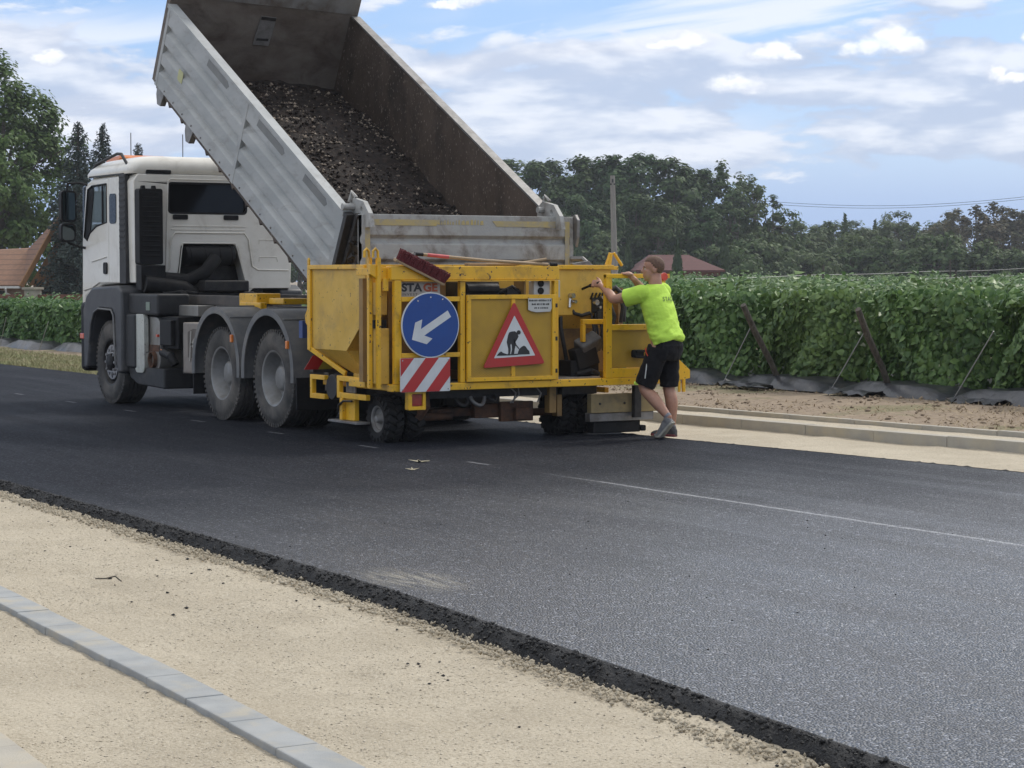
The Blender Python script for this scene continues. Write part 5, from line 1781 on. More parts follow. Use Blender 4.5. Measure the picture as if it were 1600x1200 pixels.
# push rollers and brackets, low on the left, mirrored on the right
for yy, s in ((9.55, 1), (12.38, -1)):
    f1 = lambda a, b, d, yy=yy, s=s: (a, yy + s * d, b)
    mb = MB()
    mb.plate([(-20.06, 0.38), (-19.72, 0.38), (-19.72, 0.43), (-20.01, 0.43), (-20.01, 0.575), (-19.72, 0.575), (-19.72, 0.62), (-20.06, 0.62)], (), f1, 0.05)
    mb.plate([(-19.44, 0.41), (-18.80, 0.41), (-18.80, 0.465), (-19.385, 0.465), (-19.385, 0.58), (-18.80, 0.58), (-18.80, 0.632), (-19.44, 0.632)], (), f1, 0.05)
    mb.box(-19.11, -18.76, yy - 0.03 if s > 0 else yy, yy if s > 0 else yy + 0.03, 0.54, 0.615)
    mb.build('push_frame', M_yel, mach, bevel=0.005)
    mb = MB()
    mb.box(-19.36, -19.10, yy + s * 0.03, yy + s * 0.08, 0.195, 0.41) if s > 0 else mb.box(-19.36, -19.10, yy - 0.08, yy - 0.03, 0.195, 0.41)
    mb.box(-19.36, -19.30, yy - 0.01, yy + 0.03, 0.195, 0.41)
    sl = mb.build('support_leg', M_yel, mach, bevel=0.005)
    MB().box(-19.54, -18.90, yy - 0.05, yy + 0.10, 0.170, 0.193).build('foot_plate', M_steel, sl, bevel=0.003)
    mb = MB()
    mb.tube([(-19.42, yy, 0.27), (-19.36, yy - 0.02, 0.34), (-19.25, yy - 0.02, 0.385), (-19.1, yy, 0.39)], 0.012, 6)
    mb.build('cable', M_rubber, mach, smooth=60)
    mb = MB().lathe((-19.62, yy + s * 0.03, 0.505), (0, s, 0), [(0, 0.0), (0, 0.12), (0.01, 0.128), (0.5, 0.128), (0.51, 0.12), (0.51, 0.0)], 28)
    mb.build('push_roller', M_dkplastic, mach, smooth=40)
    mb = MB()
    r = random.Random(4)
    for i in range(6):
        mb.tube([(-19.32 + i * 0.035, yy + s * 0.06, 0.47), (-19.31 + i * 0.035, yy + s * 0.055, 0.57)], 0.014, 6)
    mb.build('chain', M_steel, mach)
mb = MB().box(-20.02, -18.6, 9.9, 12.1, 0.42, 0.50)
mb.build('under_frame', M_dksteel, mach)

# wheels
for (xx, yy, s) in ((-18.80, 9.67, -1), (-18.80, 9.90, -1), (-18.93, 11.92, 1), (-18.93, 12.15, 1)):
    wheel(mach, xx, yy, 0.228, 0.228, 0.185, 0.125, s, 'small', M_tyredk if yy > 9.7 else M_tyredk, M_rim, lugs=20)
mb = MB()
mb.tube([(-18.80, 9.75, 0.228), (-18.80, 10.5, 0.228)], 0.04, 10)
mb.tube([(-18.93, 11.4, 0.228), (-18.93, 12.1, 0.228)], 0.04, 10)
mb.box(-18.88, -18.72, 10.05, 10.12, 0.2, 0.52)
mb.tube([(-18.6, 10.02, 0.24), (-18.52, 10.06, 0.36), (-18.6, 10.08, 0.5)], 0.05, 10)
mb.build('axle', M_rust, mach, smooth=40)
mb = ybox(MB(), 11.50, 11.58, 0.24, 0.52, -0.3, -0.2)
mb.box(-18.7, -18.6, 11.62, 11.68, 0.2, 0.52)
mb.build('axle_bracket', M_yelold, mach, bevel=0.005)
lb = MB().plate(rrect(9.775, 9.965, 0.335, 0.512, 0.006, 2), [rrect(9.815, 9.935, 0.37, 0.49, 0.004, 2)], lambda a, b, d: (RX + 0.01 - d, a, b), 0.07).build('lamp_housing', M_yel, mach, bevel=0.004)
MB().prism(rrect(9.82, 9.93, 0.375, 0.485, 0.006, 2), lambda a, b, d: (RX - 0.005 - d, a, b), 0.04).build('tail_lamp', M_redl, lb, bevel=0.004)
# rusty cross beams and hose loops under the frame
mb = MB()
mb.box(-19.1, -18.85, 10.3, 11.45, 0.22, 0.30)
mb.box(-18.85, -18.76, 10.75, 11.35, 0.20, 0.34)
mb.box(-18.76, -18.7, 11.02, 11.40, 0.16, 0.36)
mb.box(-18.70, -18.64, 11.16, 11.34, 0.18, 0.30)
mb.build('screed_beam', M_rust, mach, bevel=0.008)
for k_, cc in enumerate(((10.50, 0.42, 0.075), (10.68, 0.43, 0.085), (10.84, 0.44, 0.05))):
    pts = [(-18.56 + 0.03 * math.sin(q * 0.7), cc[0] + cc[2] * math.cos(q * math.pi / 8), cc[1] + cc[2] * math.sin(q * math.pi / 8)) for q in range(8, 17)]
    MB().tube(pts, 0.019, 8).build('hose', M_rubber if k_ != 1 else M_steel, mach, smooth=60)
mb = MB()
for a, b, c in ((11.0, 11.05, 0.46), (11.10, 11.02, 0.44), (11.30, 11.34, 0.45)):
    mb.tube([(-18.5, a, 0.52), (-18.47, (a + b) / 2 + 0.03, c), (-18.52, b, 0.36)], 0.009, 6)
mb.build('cable', M_steel, mach, smooth=60)

# control recess: tan sheet walls, gauge, valve block, hoses, tarpaulin, floor plate
mb = MB()
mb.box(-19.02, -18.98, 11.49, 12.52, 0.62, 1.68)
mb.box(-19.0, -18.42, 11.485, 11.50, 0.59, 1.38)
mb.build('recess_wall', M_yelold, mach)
mb = MB()
mb.box(-19.02, -18.97, 11.90, 12.50, 1.42, 1.68)
mb.box(-18.96, -18.955, 12.245, 12.26, 1.44, 1.68)
mb.build('upper_wall', pbr('dull_yellow_sheet', (0.40, 0.235, 0.05), (0.34, 0.20, 0.05), 4, 0.5), mach)
mb = MB().box(-19.06, -18.88, 11.50, 12.55, 1.685, 1.725)
mb.build('recess_lip', M_yel, mach, bevel=0.005)
mb = MB()
mb.tube([(-18.92, 12.42, 1.725), (-18.92, 12.47, 1.86), (-18.92, 12.52, 1.86), (-18.92, 12.62, 1.73)], 0.017, 8)
mb.plate([(12.40, 1.725), (12.46, 1.86), (12.50, 1.86), (12.48, 1.725)], (), lambda a, b, d: (-18.93 + d, a, b), 0.02)
mb.build('lifting_eye', M_yel, mach, bevel=0.003)
gg = MB().lathe((-18.97, 12.085, 1.585), (1, 0, 0), [(0, 0.0), (0, 0.058), (0.03, 0.058), (0.034, 0.05), (0.028, 0.048), (0.028, 0.0)], 24).build('gauge', M_black, mach, smooth=40)
mb = MB().lathe((-18.94, 12.085, 1.585), (1, 0, 0), [(0.0, 0.047), (0.002, 0.0)], 24)
mb.build('dial_face', M_signw, gg)
MB().bar((-18.935, 12.07, 1.565), (-18.935, 12.105, 1.62), 0.006, 0.003).build('needle', M_signk, gg)
mb = MB()
mb.box(-18.94, -18.86, 12.02, 12.20, 1.37, 1.49)
mb.tube([(-18.88, 12.0, 1.42), (-18.84, 12.24, 1.40)], 0.028, 10)
mb.build('copper_valve', pbr('copper_brown', (0.24, 0.10, 0.05), (0.16, 0.07, 0.04), 14, 0.5, 0.3), mach, bevel=0.01)
mb = MB()
mb.box(-18.92, -18.78, 12.16, 12.34, 1.24, 1.40)
mb.box(-18.86, -18.74, 12.20, 12.30, 1.12, 1.26)
for i in range(5):
    a = 12.15 + i * 0.045
    mb.tube([(-18.80, a, 1.38), (-18.76, a + 0.005, 1.45)], 0.012, 6)
    mb.tube([(-18.78, a, 1.24), (-18.74, a + 0.01, 1.0 + 0.03 * i), (-18.8, a + 0.02, 0.85)], 0.013, 6)
mb.build('valve_block', M_dksteel, mach, bevel=0.006)
mb = MB()
for (a, b, rr) in ((11.90, 1.42, 0.028), (11.93, 1.36, 0.02), (12.19, 1.35, 0.03), (12.26, 1.40, 0.018), (12.31, 1.34, 0.022), (12.23, 1.30, 0.016)):
    mb.tube([(-18.80, a, b), (-18.745, a + 0.01, b)], rr, 10)
mb.tube([(-18.8, 11.90, 1.42), (-18.78, 11.88, 1.30)], 0.016, 8)
mb.tube([(-18.78, 12.34, 1.36), (-18.75, 12.36, 1.16)], 0.014, 8)
mb.build('fitting', M_chrome, mach, smooth=40)
mb = MB()
mb.tube([(-18.85, 11.92, 1.33), (-18.80, 11.95, 1.24), (-18.78, 12.03, 1.215), (-18.80, 12.14, 1.24)], 0.020, 8)
mb.tube([(-18.86, 11.82, 1.36), (-18.82, 11.80, 1.1), (-18.8, 11.84, 0.85), (-18.85, 11.9, 0.7)], 0.022, 8)
mb.tube([(-18.86, 12.4, 1.4), (-18.72, 12.40, 1.2), (-18.75, 12.36, 1.0)], 0.018, 8)
mb.tube([(-18.8, 12.22, 1.15), (-18.7, 12.1, 0.9), (-18.72, 11.98, 0.8), (-18.8, 11.9, 0.66)], 0.022, 8)
mb.tube([(-18.82, 12.3, 1.15), (-18.68, 12.24, 0.95), (-18.7, 12.1, 0.8)], 0.022, 8)
mb.build('hose', M_rubber, mach, smooth=60)
mb = MB()
mb.tube([(-18.86, 12.05, 1.475), (-18.66, 12.055, 1.523)], 0.013, 8)
mb.tube([(-18.66, 12.055, 1.523), (-18.50, 12.062, 1.55)], 0.019, 10)
mb.build('control_lever', M_black, mach, smooth=40)
mb = MB().box(-19.0, RX - 0.10, 11.486, 12.05, 0.585, 0.60)
mb.build('floor_plate', M_steel, mach)
mb = MB()
mb.box(-18.64, -18.58, 12.20, 12.25, 0.60, 1.13)
mb.box(-18.64, -18.58, 11.92, 12.25, 1.13, 1.18)
mb.box(-18.64, -18.585, 11.92, 11.955, 0.95, 1.13)
mb.build('inner_frame', M_yel, mach, bevel=0.005)
mb = MB()
mb.obox((-18.66, 12.03, 0.92), (0.16, 0.26, 0.16), Matrix.Rotation(0.42, 3, 'X') @ Matrix.Rotation(0.5, 3, 'Y'))
mb.build('grey_tarpaulin', M_cloth, mach, bevel=0.02)
mb = MB()
mb.box(-18.86, -18.62, 11.80, 12.14, 0.60, 0.76)
mb.obox((-18.66, 11.98, 0.80), (0.14, 0.26, 0.22), Matrix.Rotation(0.3, 3, 'X'))
mb.tube([(-18.6, 11.85, 0.62), (-18.56, 12.0, 0.66), (-18.6, 12.12, 0.62)], 0.03, 8)
mb.build('rubber_bundle', M_black, mach, bevel=0.03)

# right end: side wall, timber skid, side plate
mb = MB()
mb.box(-19.0, -18.9, 12.56, 12.62, 0.6, 1.5)
mb.build('end_plate', M_yelold, mach)
mb = MB()
mb.tube([(-18.8, 12.30, 1.42), (-18.74, 12.42, 1.50), (-18.7, 12.5, 1.42), (-18.72, 12.5, 1.15)], 0.03, 8)
mb.tube([(-18.75, 12.34, 1.38), (-18.7, 12.44, 1.44), (-18.68, 12.47, 1.3), (-18.7, 12.46, 1.14)], 0.02, 8)
mb.build('hose', M_rubber, mach, smooth=60)
MB().box(-18.56, -18.48, 11.955, 12.78, 0.225, 0.42).build('skid_board', M_plank, mach, bevel=0.006)
mb = MB()
for a in (12.06, 12.36):
    mb.tube([(-18.482, a, 0.32), (-18.470, a, 0.32)], 0.012, 8)
mb.build('skid_bolt', M_dksteel, mach)
MB().box(-18.60, -18.50, 11.955, 12.74, 0.135, 0.223).build('skid_base', M_steel, mach, bevel=0.006)
mb = MB().box(-18.66, -18.54, 12.02, 12.60, 0.012, 0.133)
mb.box(-18.62, -18.52, 12.60, 12.66, 0.02, 0.08)
mb.build('rubber_skid', M_black, mach, bevel=0.01)
MB().box(-18.468, -18.41, 12.44, 12.525, 0.17, 0.50).build('skid_post', M_dksteel, mach, bevel=0.006)
mb = MB().prism([(12.925, 0.745), (12.955, 0.775), (13.115, 0.645), (13.115, 0.56), (12.885, 0.535), (12.885, 0.615), (12.925, 0.625)], fR, 0.03, -0.06)
mb.box(RX - 0.05, RX - 0.035, 12.97, 13.0, 0.42, 0.54)
mb.box(RX - 0.05, RX - 0.02, 13.02, 13.05, 0.42, 0.56)
mb.box(-19.3, RX - 0.06, 12.93, 12.96, 0.55, 0.75)
mb.build('side_wing', M_yel, mach, bevel=0.004)
MB().box(RX - 0.10, RX - 0.06, 12.88, 12.93, 0.22, 0.62).build('wing_strut', M_rust, mach, bevel=0.004)

# tools lying on the top beam (things of their own)
bt = thing('broom', (-18.36, 9.9, 1.72), 'dark red bristle broom head lying aslant over the top beam of the yellow machine', 'broom')
A, B = Vector((-18.33, 9.66, 1.80)), Vector((-18.31, 10.15, 1.575))
ax = (B - A).normalized()
up = Vector((0.25, 0.42, 0.90)).normalized()
up = (up - ax * up.dot(ax)).normalized()
sd = ax.cross(up)
mb = MB().bar(A - ax * 0.02 - up * 0.03, B + ax * 0.01 - up * 0.03, 0.075, 0.025, up=tuple(up))
mb.build('broom_block', M_wood, bt, bevel=0.006)
mb = MB()
r = random.Random(12)
for i in range(64):
    for j in range(6):
        p = A + ax * ((B - A).length * (i + r.uniform(0.1, 0.9)) / 64) + sd * ((j - 2.5) * 0.013) - up * 0.018
        q = p + up * r.uniform(0.085, 0.115) + ax * r.uniform(-0.02, 0.02) + sd * ((j - 2) * 0.006)
        mb.tube([p, q], [0.006, 0.008], 4)
mb.build('bristles', M_bristle, bt)
mb = MB().tube([(A + B) / 2 - up * 0.03, (A + B) / 2 - up * 0.03 + Vector((-0.55, 0.12, 0.16))], 0.013, 8)
mb.build('broom_handle', M_wood, bt, smooth=40)
sh_ = thing('shovel', (-18.40, 10.6, 1.72), 'long wooden handled shovel with red tape laid on top of the yellow machine', 'shovel')
MB().tube([(-18.44, 9.98, 1.832), (-18.38, 10.65, 1.775), (-18.36, 11.36, 1.738)], 0.0165, 10).build('shaft', M_wood, sh_, smooth=40)
MB().tube([(-18.4345, 10.035, 1.8275), (-18.415, 10.26, 1.808)], 0.0185, 10).build('red_grip', M_redtape, sh_, smooth=40)
MB().tube([(-18.448, 9.90, 1.838), (-18.44, 9.99, 1.831)], 0.019, 10).build('ferrule', M_black, sh_, smooth=40)
mb = MB()
mb.prism(round_poly([(9.74, 1.80), (9.90, 1.85), (9.90, 1.82), (9.74, 1.76)], 0.01), lambda a, b, d: (-18.58 + d, a, b), 0.16)
mb.build('blade', M_steel, sh_, bevel=0.004)
rk = thing('rake', (-18.36, 11.2, 1.72), 'bare wooden tool handle crossing under the shovel shaft on the machine top', 'tool')
MB().tube([(-18.56, 10.75, 1.738), (-18.44, 11.02, 1.740), (-18.34, 11.33, 1.790)], 0.016, 10).build('shaft', M_wood, rk, smooth=40)
MB().box(-18.62, -18.54, 10.55, 10.78, 1.722, 1.752).build('rake_head', M_wood, rk, bevel=0.006)
cp = MB().tube([(-18.38, 11.40, 1.738), (-18.36, 11.47, 1.738)], [0.022, 0.018], 10).build('rubber_cap', M_black, smooth=40, base=(-18.37, 11.43, 1.722))
tag(cp, 'small black rubber cap at the right end of the machine top beam', 'cap')
# ================================================================ road worker
PO = Vector((-17.90, 12.45, 0.0))
pf = Vector((-0.912, -0.410, 0)).normalized()
pl_ = Vector((-pf.y, pf.x, 0))                 # his left
pf, pl_ = pf, Vector((0.410, -0.912, 0)).normalized()
man = thing('person', tuple(PO), 'worker in lime green t-shirt and black shorts leaning on the yellow machine', 'person')
ORIG[man.name] = PO


def L(a, b, z):
    return PO + pf * a + pl_ * b + Vector((0, 0, z))


def ellipsoid(mb, c, ax, n=16, m=12):
    """ax: three axis vectors (with their half lengths)"""
    c = Vector(c)
    A, B, C_ = [Vector(a) for a in ax]
    vs = [c + C_]
    for i in range(1, m):
        th = math.pi * i / m
        for k in range(n):
            ph = 2 * math.pi * k / n
            vs.append(c + A * (math.sin(th) * math.cos(ph)) + B * (math.sin(th) * math.sin(ph)) + C_ * math.cos(th))
    vs.append(c - C_)
    fs = [(0, 1 + k, 1 + (k + 1) % n) for k in range(n)]
    for i in range(m - 2):
        for k in range(n):
            fs.append((1 + i * n + k, 1 + (i + 1) * n + k, 1 + (i + 1) * n + (k + 1) % n, 1 + i * n + (k + 1) % n))
    e = len(vs) - 1
    fs += [(e, 1 + (m - 2) * n + (k + 1) % n, 1 + (m - 2) * n + k) for k in range(n)]
    return mb.add(vs, fs)


def limb(mb, pts, rs, n=16, ends=True):
    """smooth tapered limb through joints"""
    P = [Vector(p) for p in pts]
    out, ro = [], []
    for i in range(len(P) - 1):
        for k in range(6):
            t = k / 6
            p0, p1, p2, p3 = P[max(i - 1, 0)], P[i], P[i + 1], P[min(i + 2, len(P) - 1)]
            q = 0.5 * ((2 * p1) + (p2 - p0) * t + (2 * p0 - 5 * p1 + 4 * p2 - p3) * t * t + (3 * p1 - p0 - 3 * p2 + p3) * t ** 3)
            out.append(q)
            tt = t * t * (3 - 2 * t)
            ro.append(rs[i] * (1 - tt) + rs[i + 1] * tt)
    out.append(P[-1])
    ro.append(rs[-1])
    mb.tube(out, ro, n)
    if ends:
        for p, r_ in ((out[0], ro[0]), (out[-1], ro[-1])):
            ellipsoid(mb, p, ((r_, 0, 0), (0, r_, 0), (0, 0, r_)), 12, 8)
    return mb


def torso(mb, rings, n=24):
    """rings: (centre, half-width vec, half-depth vec)"""
    secs = []
    for c, w_, d_ in rings:
        s_ = []
        for k in range(n):
            an = 2 * math.pi * k / n
            ca, sa = math.cos(an), math.sin(an)
            ca = math.copysign(abs(ca) ** 0.85, ca)
            sa = math.copysign(abs(sa) ** 0.85, sa)
            s_.append(c + w_ * ca + d_ * sa)
        secs.append(s_)
    lf = loft(secs, n)
    return mb.add(lf.v, lf.f)


def fuse(mb, name, mat, parent, voxel, smooth=6, disp=None, base=None):
    """merge overlapping volumes into one continuous skin"""
    ob = mb.build('raw', mat, None, base=tuple(PO))
    md = ob.modifiers.new('r', 'REMESH')
    md.mode = 'VOXEL'
    md.voxel_size = voxel
    ms = ob.modifiers.new('s', 'SMOOTH')
    ms.factor = 0.5
    ms.iterations = smooth
    bpy.context.view_layer.update()
    me = bpy.data.meshes.new_from_object(ob.evaluated_get(bpy.context.evaluated_depsgraph_get()))
    me.name = name
    bpy.data.objects.remove(ob)
    if disp:
        co = np.empty(len(me.vertices) * 3)
        me.vertices.foreach_get('co', co)
        co = co.reshape(-1, 3)
        no = np.empty(len(me.vertices) * 3)
        me.vertices.foreach_get('normal', no)
        no = no.reshape(-1, 3)
        co = co + no * disp(co)[:, None]
        me.vertices.foreach_set('co', co.ravel())
        me.update()
    me.materials.clear()
    me.materials.append(mat)
    me.shade_smooth()
    o = bpy.data.objects.new(name, me)
    COL.objects.link(o)
    o.parent = parent
    ORIG[o.name] = PO
    return o


def skin_mat():
    m = pbr('tanned_skin', (0.42, 0.225, 0.15), (0.35, 0.18, 0.12), 14, 0.5, bump=0.08, bscale=200)
    p = m.node_tree.nodes['Principled BSDF']
    p.inputs['Subsurface Weight'].default_value = 0.12
    p.inputs['Subsurface Radius'].default_value = (0.02, 0.008, 0.004)
    p.inputs['Subsurface Scale'].default_value = 0.5
    return m


M_skin = skin_mat()
M_shirt = pbr('lime_fabric', (0.50, 0.76, 0.085), (0.45, 0.69, 0.075), 5, 0.85, bump=1.0, bscale=6, stretch=(1, 1, 2.4))
M_short = pbr('black_work_fabric', (0.005, 0.005, 0.007), (0.010, 0.010, 0.012), 7, 0.85, bump=1.5, bscale=16, spec=0.25)
M_hair = pbr('short_brown_hair', (0.155, 0.088, 0.058), (0.105, 0.058, 0.038), 60, 0.75, bump=0.6, bscale=350)
M_shoe = pbr('grey_trainer', (0.12, 0.12, 0.125), (0.19, 0.19, 0.19), 18, 0.8, bump=0.3, bscale=150)
M_shoe2 = pbr('dark_grey_trainer', (0.055, 0.053, 0.055), (0.09, 0.085, 0.085), 18, 0.8, bump=0.3, bscale=150)
M_sole = pbr('pale_sole', (0.34, 0.33, 0.28), (0.26, 0.25, 0.21), 9, 0.7)
M_soler = pbr('dull_red_sole', (0.22, 0.045, 0.045), (0.16, 0.04, 0.04), 9, 0.7)
M_sock = pbr('grey_sock', (0.22, 0.22, 0.24), (0.16, 0.16, 0.18), 30, 0.9)

head_c = L(0.135, 0.0, 1.690)
hf = (pf * 0.83 + pl_ * 0.55).normalized()      # where the face looks
hl = Vector((-hf.y, hf.x, 0))
hu = Vector((0, 0, 1))


def H(a, b, z):
    return head_c + hf * a + hl * b + hu * z


Ls, Rs = L(0.15, 0.185, 1.455), L(0.13, -0.185, 1.475)
Le, Re = L(0.43, 0.249, 1.387), L(0.36, -0.30, 1.40)
Lw, Rw_ = L(0.655, 0.115, 1.505), L(0.405, -0.085, 1.585)
Lh, Rh = L(0.735, 0.088, 1.545), L(0.452, -0.050, 1.642)
Lhip, Rhip = L(0.0, 0.095, 0.90), L(-0.01, -0.095, 0.91)
Lk, Rk = L(0.155, 0.125, 0.515), L(0.005, -0.105, 0.49)
La, Ra = L(-0.125, 0.12, 0.215), L(-0.035, -0.10, 0.105)

mb = MB()
# torso core (under the clothes), neck, head
torso(mb, [(L(-0.01, 0, 0.84), pl_ * 0.15, pf * 0.10), (L(0.0, 0, 0.95), pl_ * 0.165, pf * 0.11), (L(0.03, 0, 1.10), pl_ * 0.145, pf * 0.10),
           (L(0.07, 0, 1.28), pl_ * 0.165, pf * 0.115), (L(0.11, 0, 1.42), pl_ * 0.17, pf * 0.10), (L(0.11, 0, 1.50), pl_ * 0.09, pf * 0.075)])
limb(mb, [L(0.10, 0, 1.46), L(0.105, 0, 1.54), H(-0.02, 0, -0.06)], [0.085, 0.068, 0.063])
ellipsoid(mb, H(-0.012, 0, 0.035), (hf * 0.105, hl * 0.082, hu * 0.098))          # skull
ellipsoid(mb, H(0.035, 0, -0.035), (hf * 0.065, hl * 0.066, hu * 0.090))          # face
ellipsoid(mb, H(0.060, 0, -0.098), (hf * 0.030, hl * 0.032, hu * 0.024))          # chin
ellipsoid(mb, H(0.005, 0, -0.075), (hf * 0.062, hl * 0.056, hu * 0.036))          # jaw
mb.tube([H(0.090, 0, 0.012), H(0.113, 0, -0.022), H(0.106, 0, -0.036)], [0.009, 0.014, 0.012], 8)   # nose
ellipsoid(mb, H(0.084, 0, 0.022), (hf * 0.016, hl * 0.050, hu * 0.010))           # brow
ellipsoid(mb, H(0.090, 0, -0.062), (hf * 0.012, hl * 0.024, hu * 0.007))          # lips
ellipsoid(mb, H(0.089, 0, -0.074), (hf * 0.012, hl * 0.021, hu * 0.007))
for s in (-1, 1):
    ellipsoid(mb, H(-0.012, s * 0.079, -0.012), (hf * 0.019, hl * 0.009, hu * 0.031))
    ellipsoid(mb, H(0.055, s * 0.045, -0.02), (hf * 0.026, hl * 0.018, hu * 0.022))
# arms
limb(mb, [Ls, Ls.lerp(Le, 0.5), Le, Le.lerp(Lw, 0.35), Lw], [0.060, 0.056, 0.047, 0.049, 0.031])
limb(mb, [Rs, Rs.lerp(Re, 0.5), Re, Re.lerp(Rw_, 0.35), Rw_], [0.060, 0.056, 0.047, 0.049, 0.031])


def hand(mb, wrist, palm, grip_dir, knuckle_up, thumb_up, fwd):
    """palm block, four curled fingers of different length round a bar along grip_dir, thumb from the side of the palm"""
    g_ = grip_dir.normalized()
    f_ = fwd.normalized()
    n_ = knuckle_up.normalized()
    limb(mb, [wrist, wrist.lerp(palm, 0.6), palm], [0.028, 0.030, 0.028], 12)
    ellipsoid(mb, palm, (g_ * 0.047, f_ * 0.050, n_ * 0.026), 12, 8)
    for i, ln in enumerate((0.92, 1.0, 0.95, 0.78)):
        o = palm + g_ * (0.033 - i * 0.022) + f_ * 0.034 + n_ * 0.004
        p1 = o + (f_ * 0.034 + n_ * 0.006) * ln
        p2 = p1 + (f_ * 0.008 - n_ * 0.027) * ln
        p3 = p2 + (-f_ * 0.020 - n_ * 0.012) * ln
        mb.tube([o - f_ * 0.02, o, p1, p2, p3], [0.0095, 0.0095, 0.009, 0.0085, 0.007], 8)
        ellipsoid(mb, p3, ((0.007, 0, 0), (0, 0.007, 0), (0, 0, 0.007)), 8, 6)
    t0 = palm + g_ * 0.036 - f_ * 0.012
    t1 = t0 + g_ * 0.014 + f_ * 0.020 + thumb_up * 0.006
    t2 = t1 + f_ * 0.022 + thumb_up * 0.010
    mb.tube([t0, t1, t2], [0.013, 0.0115, 0.009], 8)
    ellipsoid(mb, t2, ((0.009, 0, 0), (0, 0.009, 0), (0, 0, 0.009)), 8, 6)


hand(mb, Lw, Lh, pl_ * -0.5 + Vector((0, 0, 0.85)), pl_ * 0.85 + Vector((0, 0, 0.5)), Vector((0, 0, 1.0)), pf)
hand(mb, Rw_, Rh, pl_, Vector((0, 0, 1)) + pf * 0.25, pf * 0.6, pf + Vector((0, 0, 0.05)))
# legs and feet cores
limb(mb, [Lhip, Lhip.lerp(Lk, 0.5), Lk, Lk.lerp(La, 0.35) - pf * 0.015 + Vector((0, 0, -0.02)), La], [0.090, 0.082, 0.060, 0.064, 0.037])
limb(mb, [Rhip, Rhip.lerp(Rk, 0.5), Rk, Rk.lerp(Ra, 0.35) - pf * 0.018, Ra], [0.090, 0.082, 0.060, 0.064, 0.037])
limb(mb, [La, L(-0.06, 0.12, 0.10), L(0.0, 0.12, 0.035)], [0.034, 0.036, 0.026])
limb(mb, [Ra, L(0.05, -0.10, 0.055), L(0.16, -0.10, 0.03)], [0.034, 0.034, 0.024])
body = fuse(mb, 'body', M_skin, man, 0.0065, 4)

# eyes and brows
mb = MB()
for s in (-1, 1):
    ellipsoid(mb, H(0.079, s * 0.031, 0.003), (hf * 0.010, hl * 0.012, hu * 0.008), 10, 8)
mb.build('eyes', M_plate, man, smooth=180)
mb = MB()
for s in (-1, 1):
    ellipsoid(mb, H(0.0875, s * 0.031, 0.003), (hf * 0.003, hl * 0.005, hu * 0.005), 8, 6)
    mb.tube([H(0.093, s * 0.014, 0.026), H(0.092, s * 0.032, 0.030), H(0.080, s * 0.050, 0.024)], 0.0045, 6)
mb.build('eyebrows', M_hair, man, smooth=180)
# short hair: a cap over the skull down to a hairline
mb = MB()
n, m = 40, 26
c0 = H(-0.014, 0, 0.036)
vs, idx = [], {}
for i in range(m + 1):
    th = math.pi * 0.78 * i / m
    for k in range(n):
        ph = 2 * math.pi * k / n
        q = Vector((math.sin(th) * math.cos(ph), math.sin(th) * math.sin(ph), math.cos(th)))
        rr = 1.0 + 0.012 * noise.noise(q * 9)
        vs.append(c0 + hf * (q.x * 0.1075 * rr) + hl * (q.y * 0.0850 * rr) + hu * (q.z * 0.1015 * rr))
fs = []
for i in range(m):
    for k in range(n):
        th, ph = math.pi * 0.78 * (i + 0.5) / m, 2 * math.pi * (k + 0.5) / n
        qx, qy, qz = math.sin(th) * math.cos(ph), math.sin(th) * math.sin(ph), math.cos(th)
        if qx > 0.45:
            lim = 0.42
        elif qx > 0.05:
            lim = 0.42 - (0.45 - qx) * 1.1
        elif qx > -0.30:
            lim = -0.22
        else:
            lim = -0.72
        if qz > lim:
            fs.append((i * n + k, i * n + (k + 1) % n, (i + 1) * n + (k + 1) % n, (i + 1) * n + k))
mb.add(vs, fs)
hair = mb.build('hair', M_hair, man, smooth=180)
so = hair.modifiers.new('thick', 'SOLIDIFY')
so.thickness = 0.007
so.offset = -1


def wrinkles(co):
    x, y, z = co[:, 0], co[:, 1], co[:, 2]
    s_ = x * pf.x + y * pf.y
    t_ = x * pl_.x + y * pl_.y
    w1 = vnoise(z * 1.0 + 0.35 * t_, s_ * 0.5 + t_ * 0.35, 501, 2, 15)
    w2 = vnoise(z * 0.6 + s_ * 0.8, t_ * 0.6, 507, 2, 22)
    low = np.clip((1.32 - z) / 0.25, 0.25, 1)
    return (0.024 * w1 + 0.009 * w2) * low


mb = MB()
torso(mb, [(L(-0.045, 0, 0.935) , pl_ * 0.198, pf * 0.150 + Vector((0, 0, -0.05))), (L(-0.035, 0, 0.99), pl_ * 0.196, pf * 0.150 + Vector((0, 0, -0.04))), (L(0.0, 0, 1.08), pl_ * 0.186, pf * 0.142 + Vector((0, 0, -0.02))),
           (L(0.035, 0, 1.20), pl_ * 0.192, pf * 0.146), (L(0.075, 0, 1.32), pl_ * 0.202, pf * 0.146), (L(0.105, 0, 1.42), pl_ * 0.200, pf * 0.130), (L(0.110, 0, 1.495), pl_ * 0.150, pf * 0.108), (L(0.107, 0, 1.540), pl_ * 0.088, pf * 0.084)])
for A_, B_, ft_ in ((Ls, Le, 0.62), (Rs, Re, 0.66)):
    e_ = A_.lerp(B_, ft_)
    limb(mb, [A_ + Vector((0, 0, -0.005)), A_.lerp(B_, ft_ * 0.5) + Vector((0, 0, -0.012)), e_ + Vector((0, 0, -0.012))], [0.090, 0.088, 0.092], 18, ends=False)
    ellipsoid(mb, A_, ((0.088, 0, 0), (0, 0.088, 0), (0, 0, 0.084)), 14, 10)
shirt = fuse(mb, 'shirt', M_shirt, man, 0.008, 3, wrinkles)
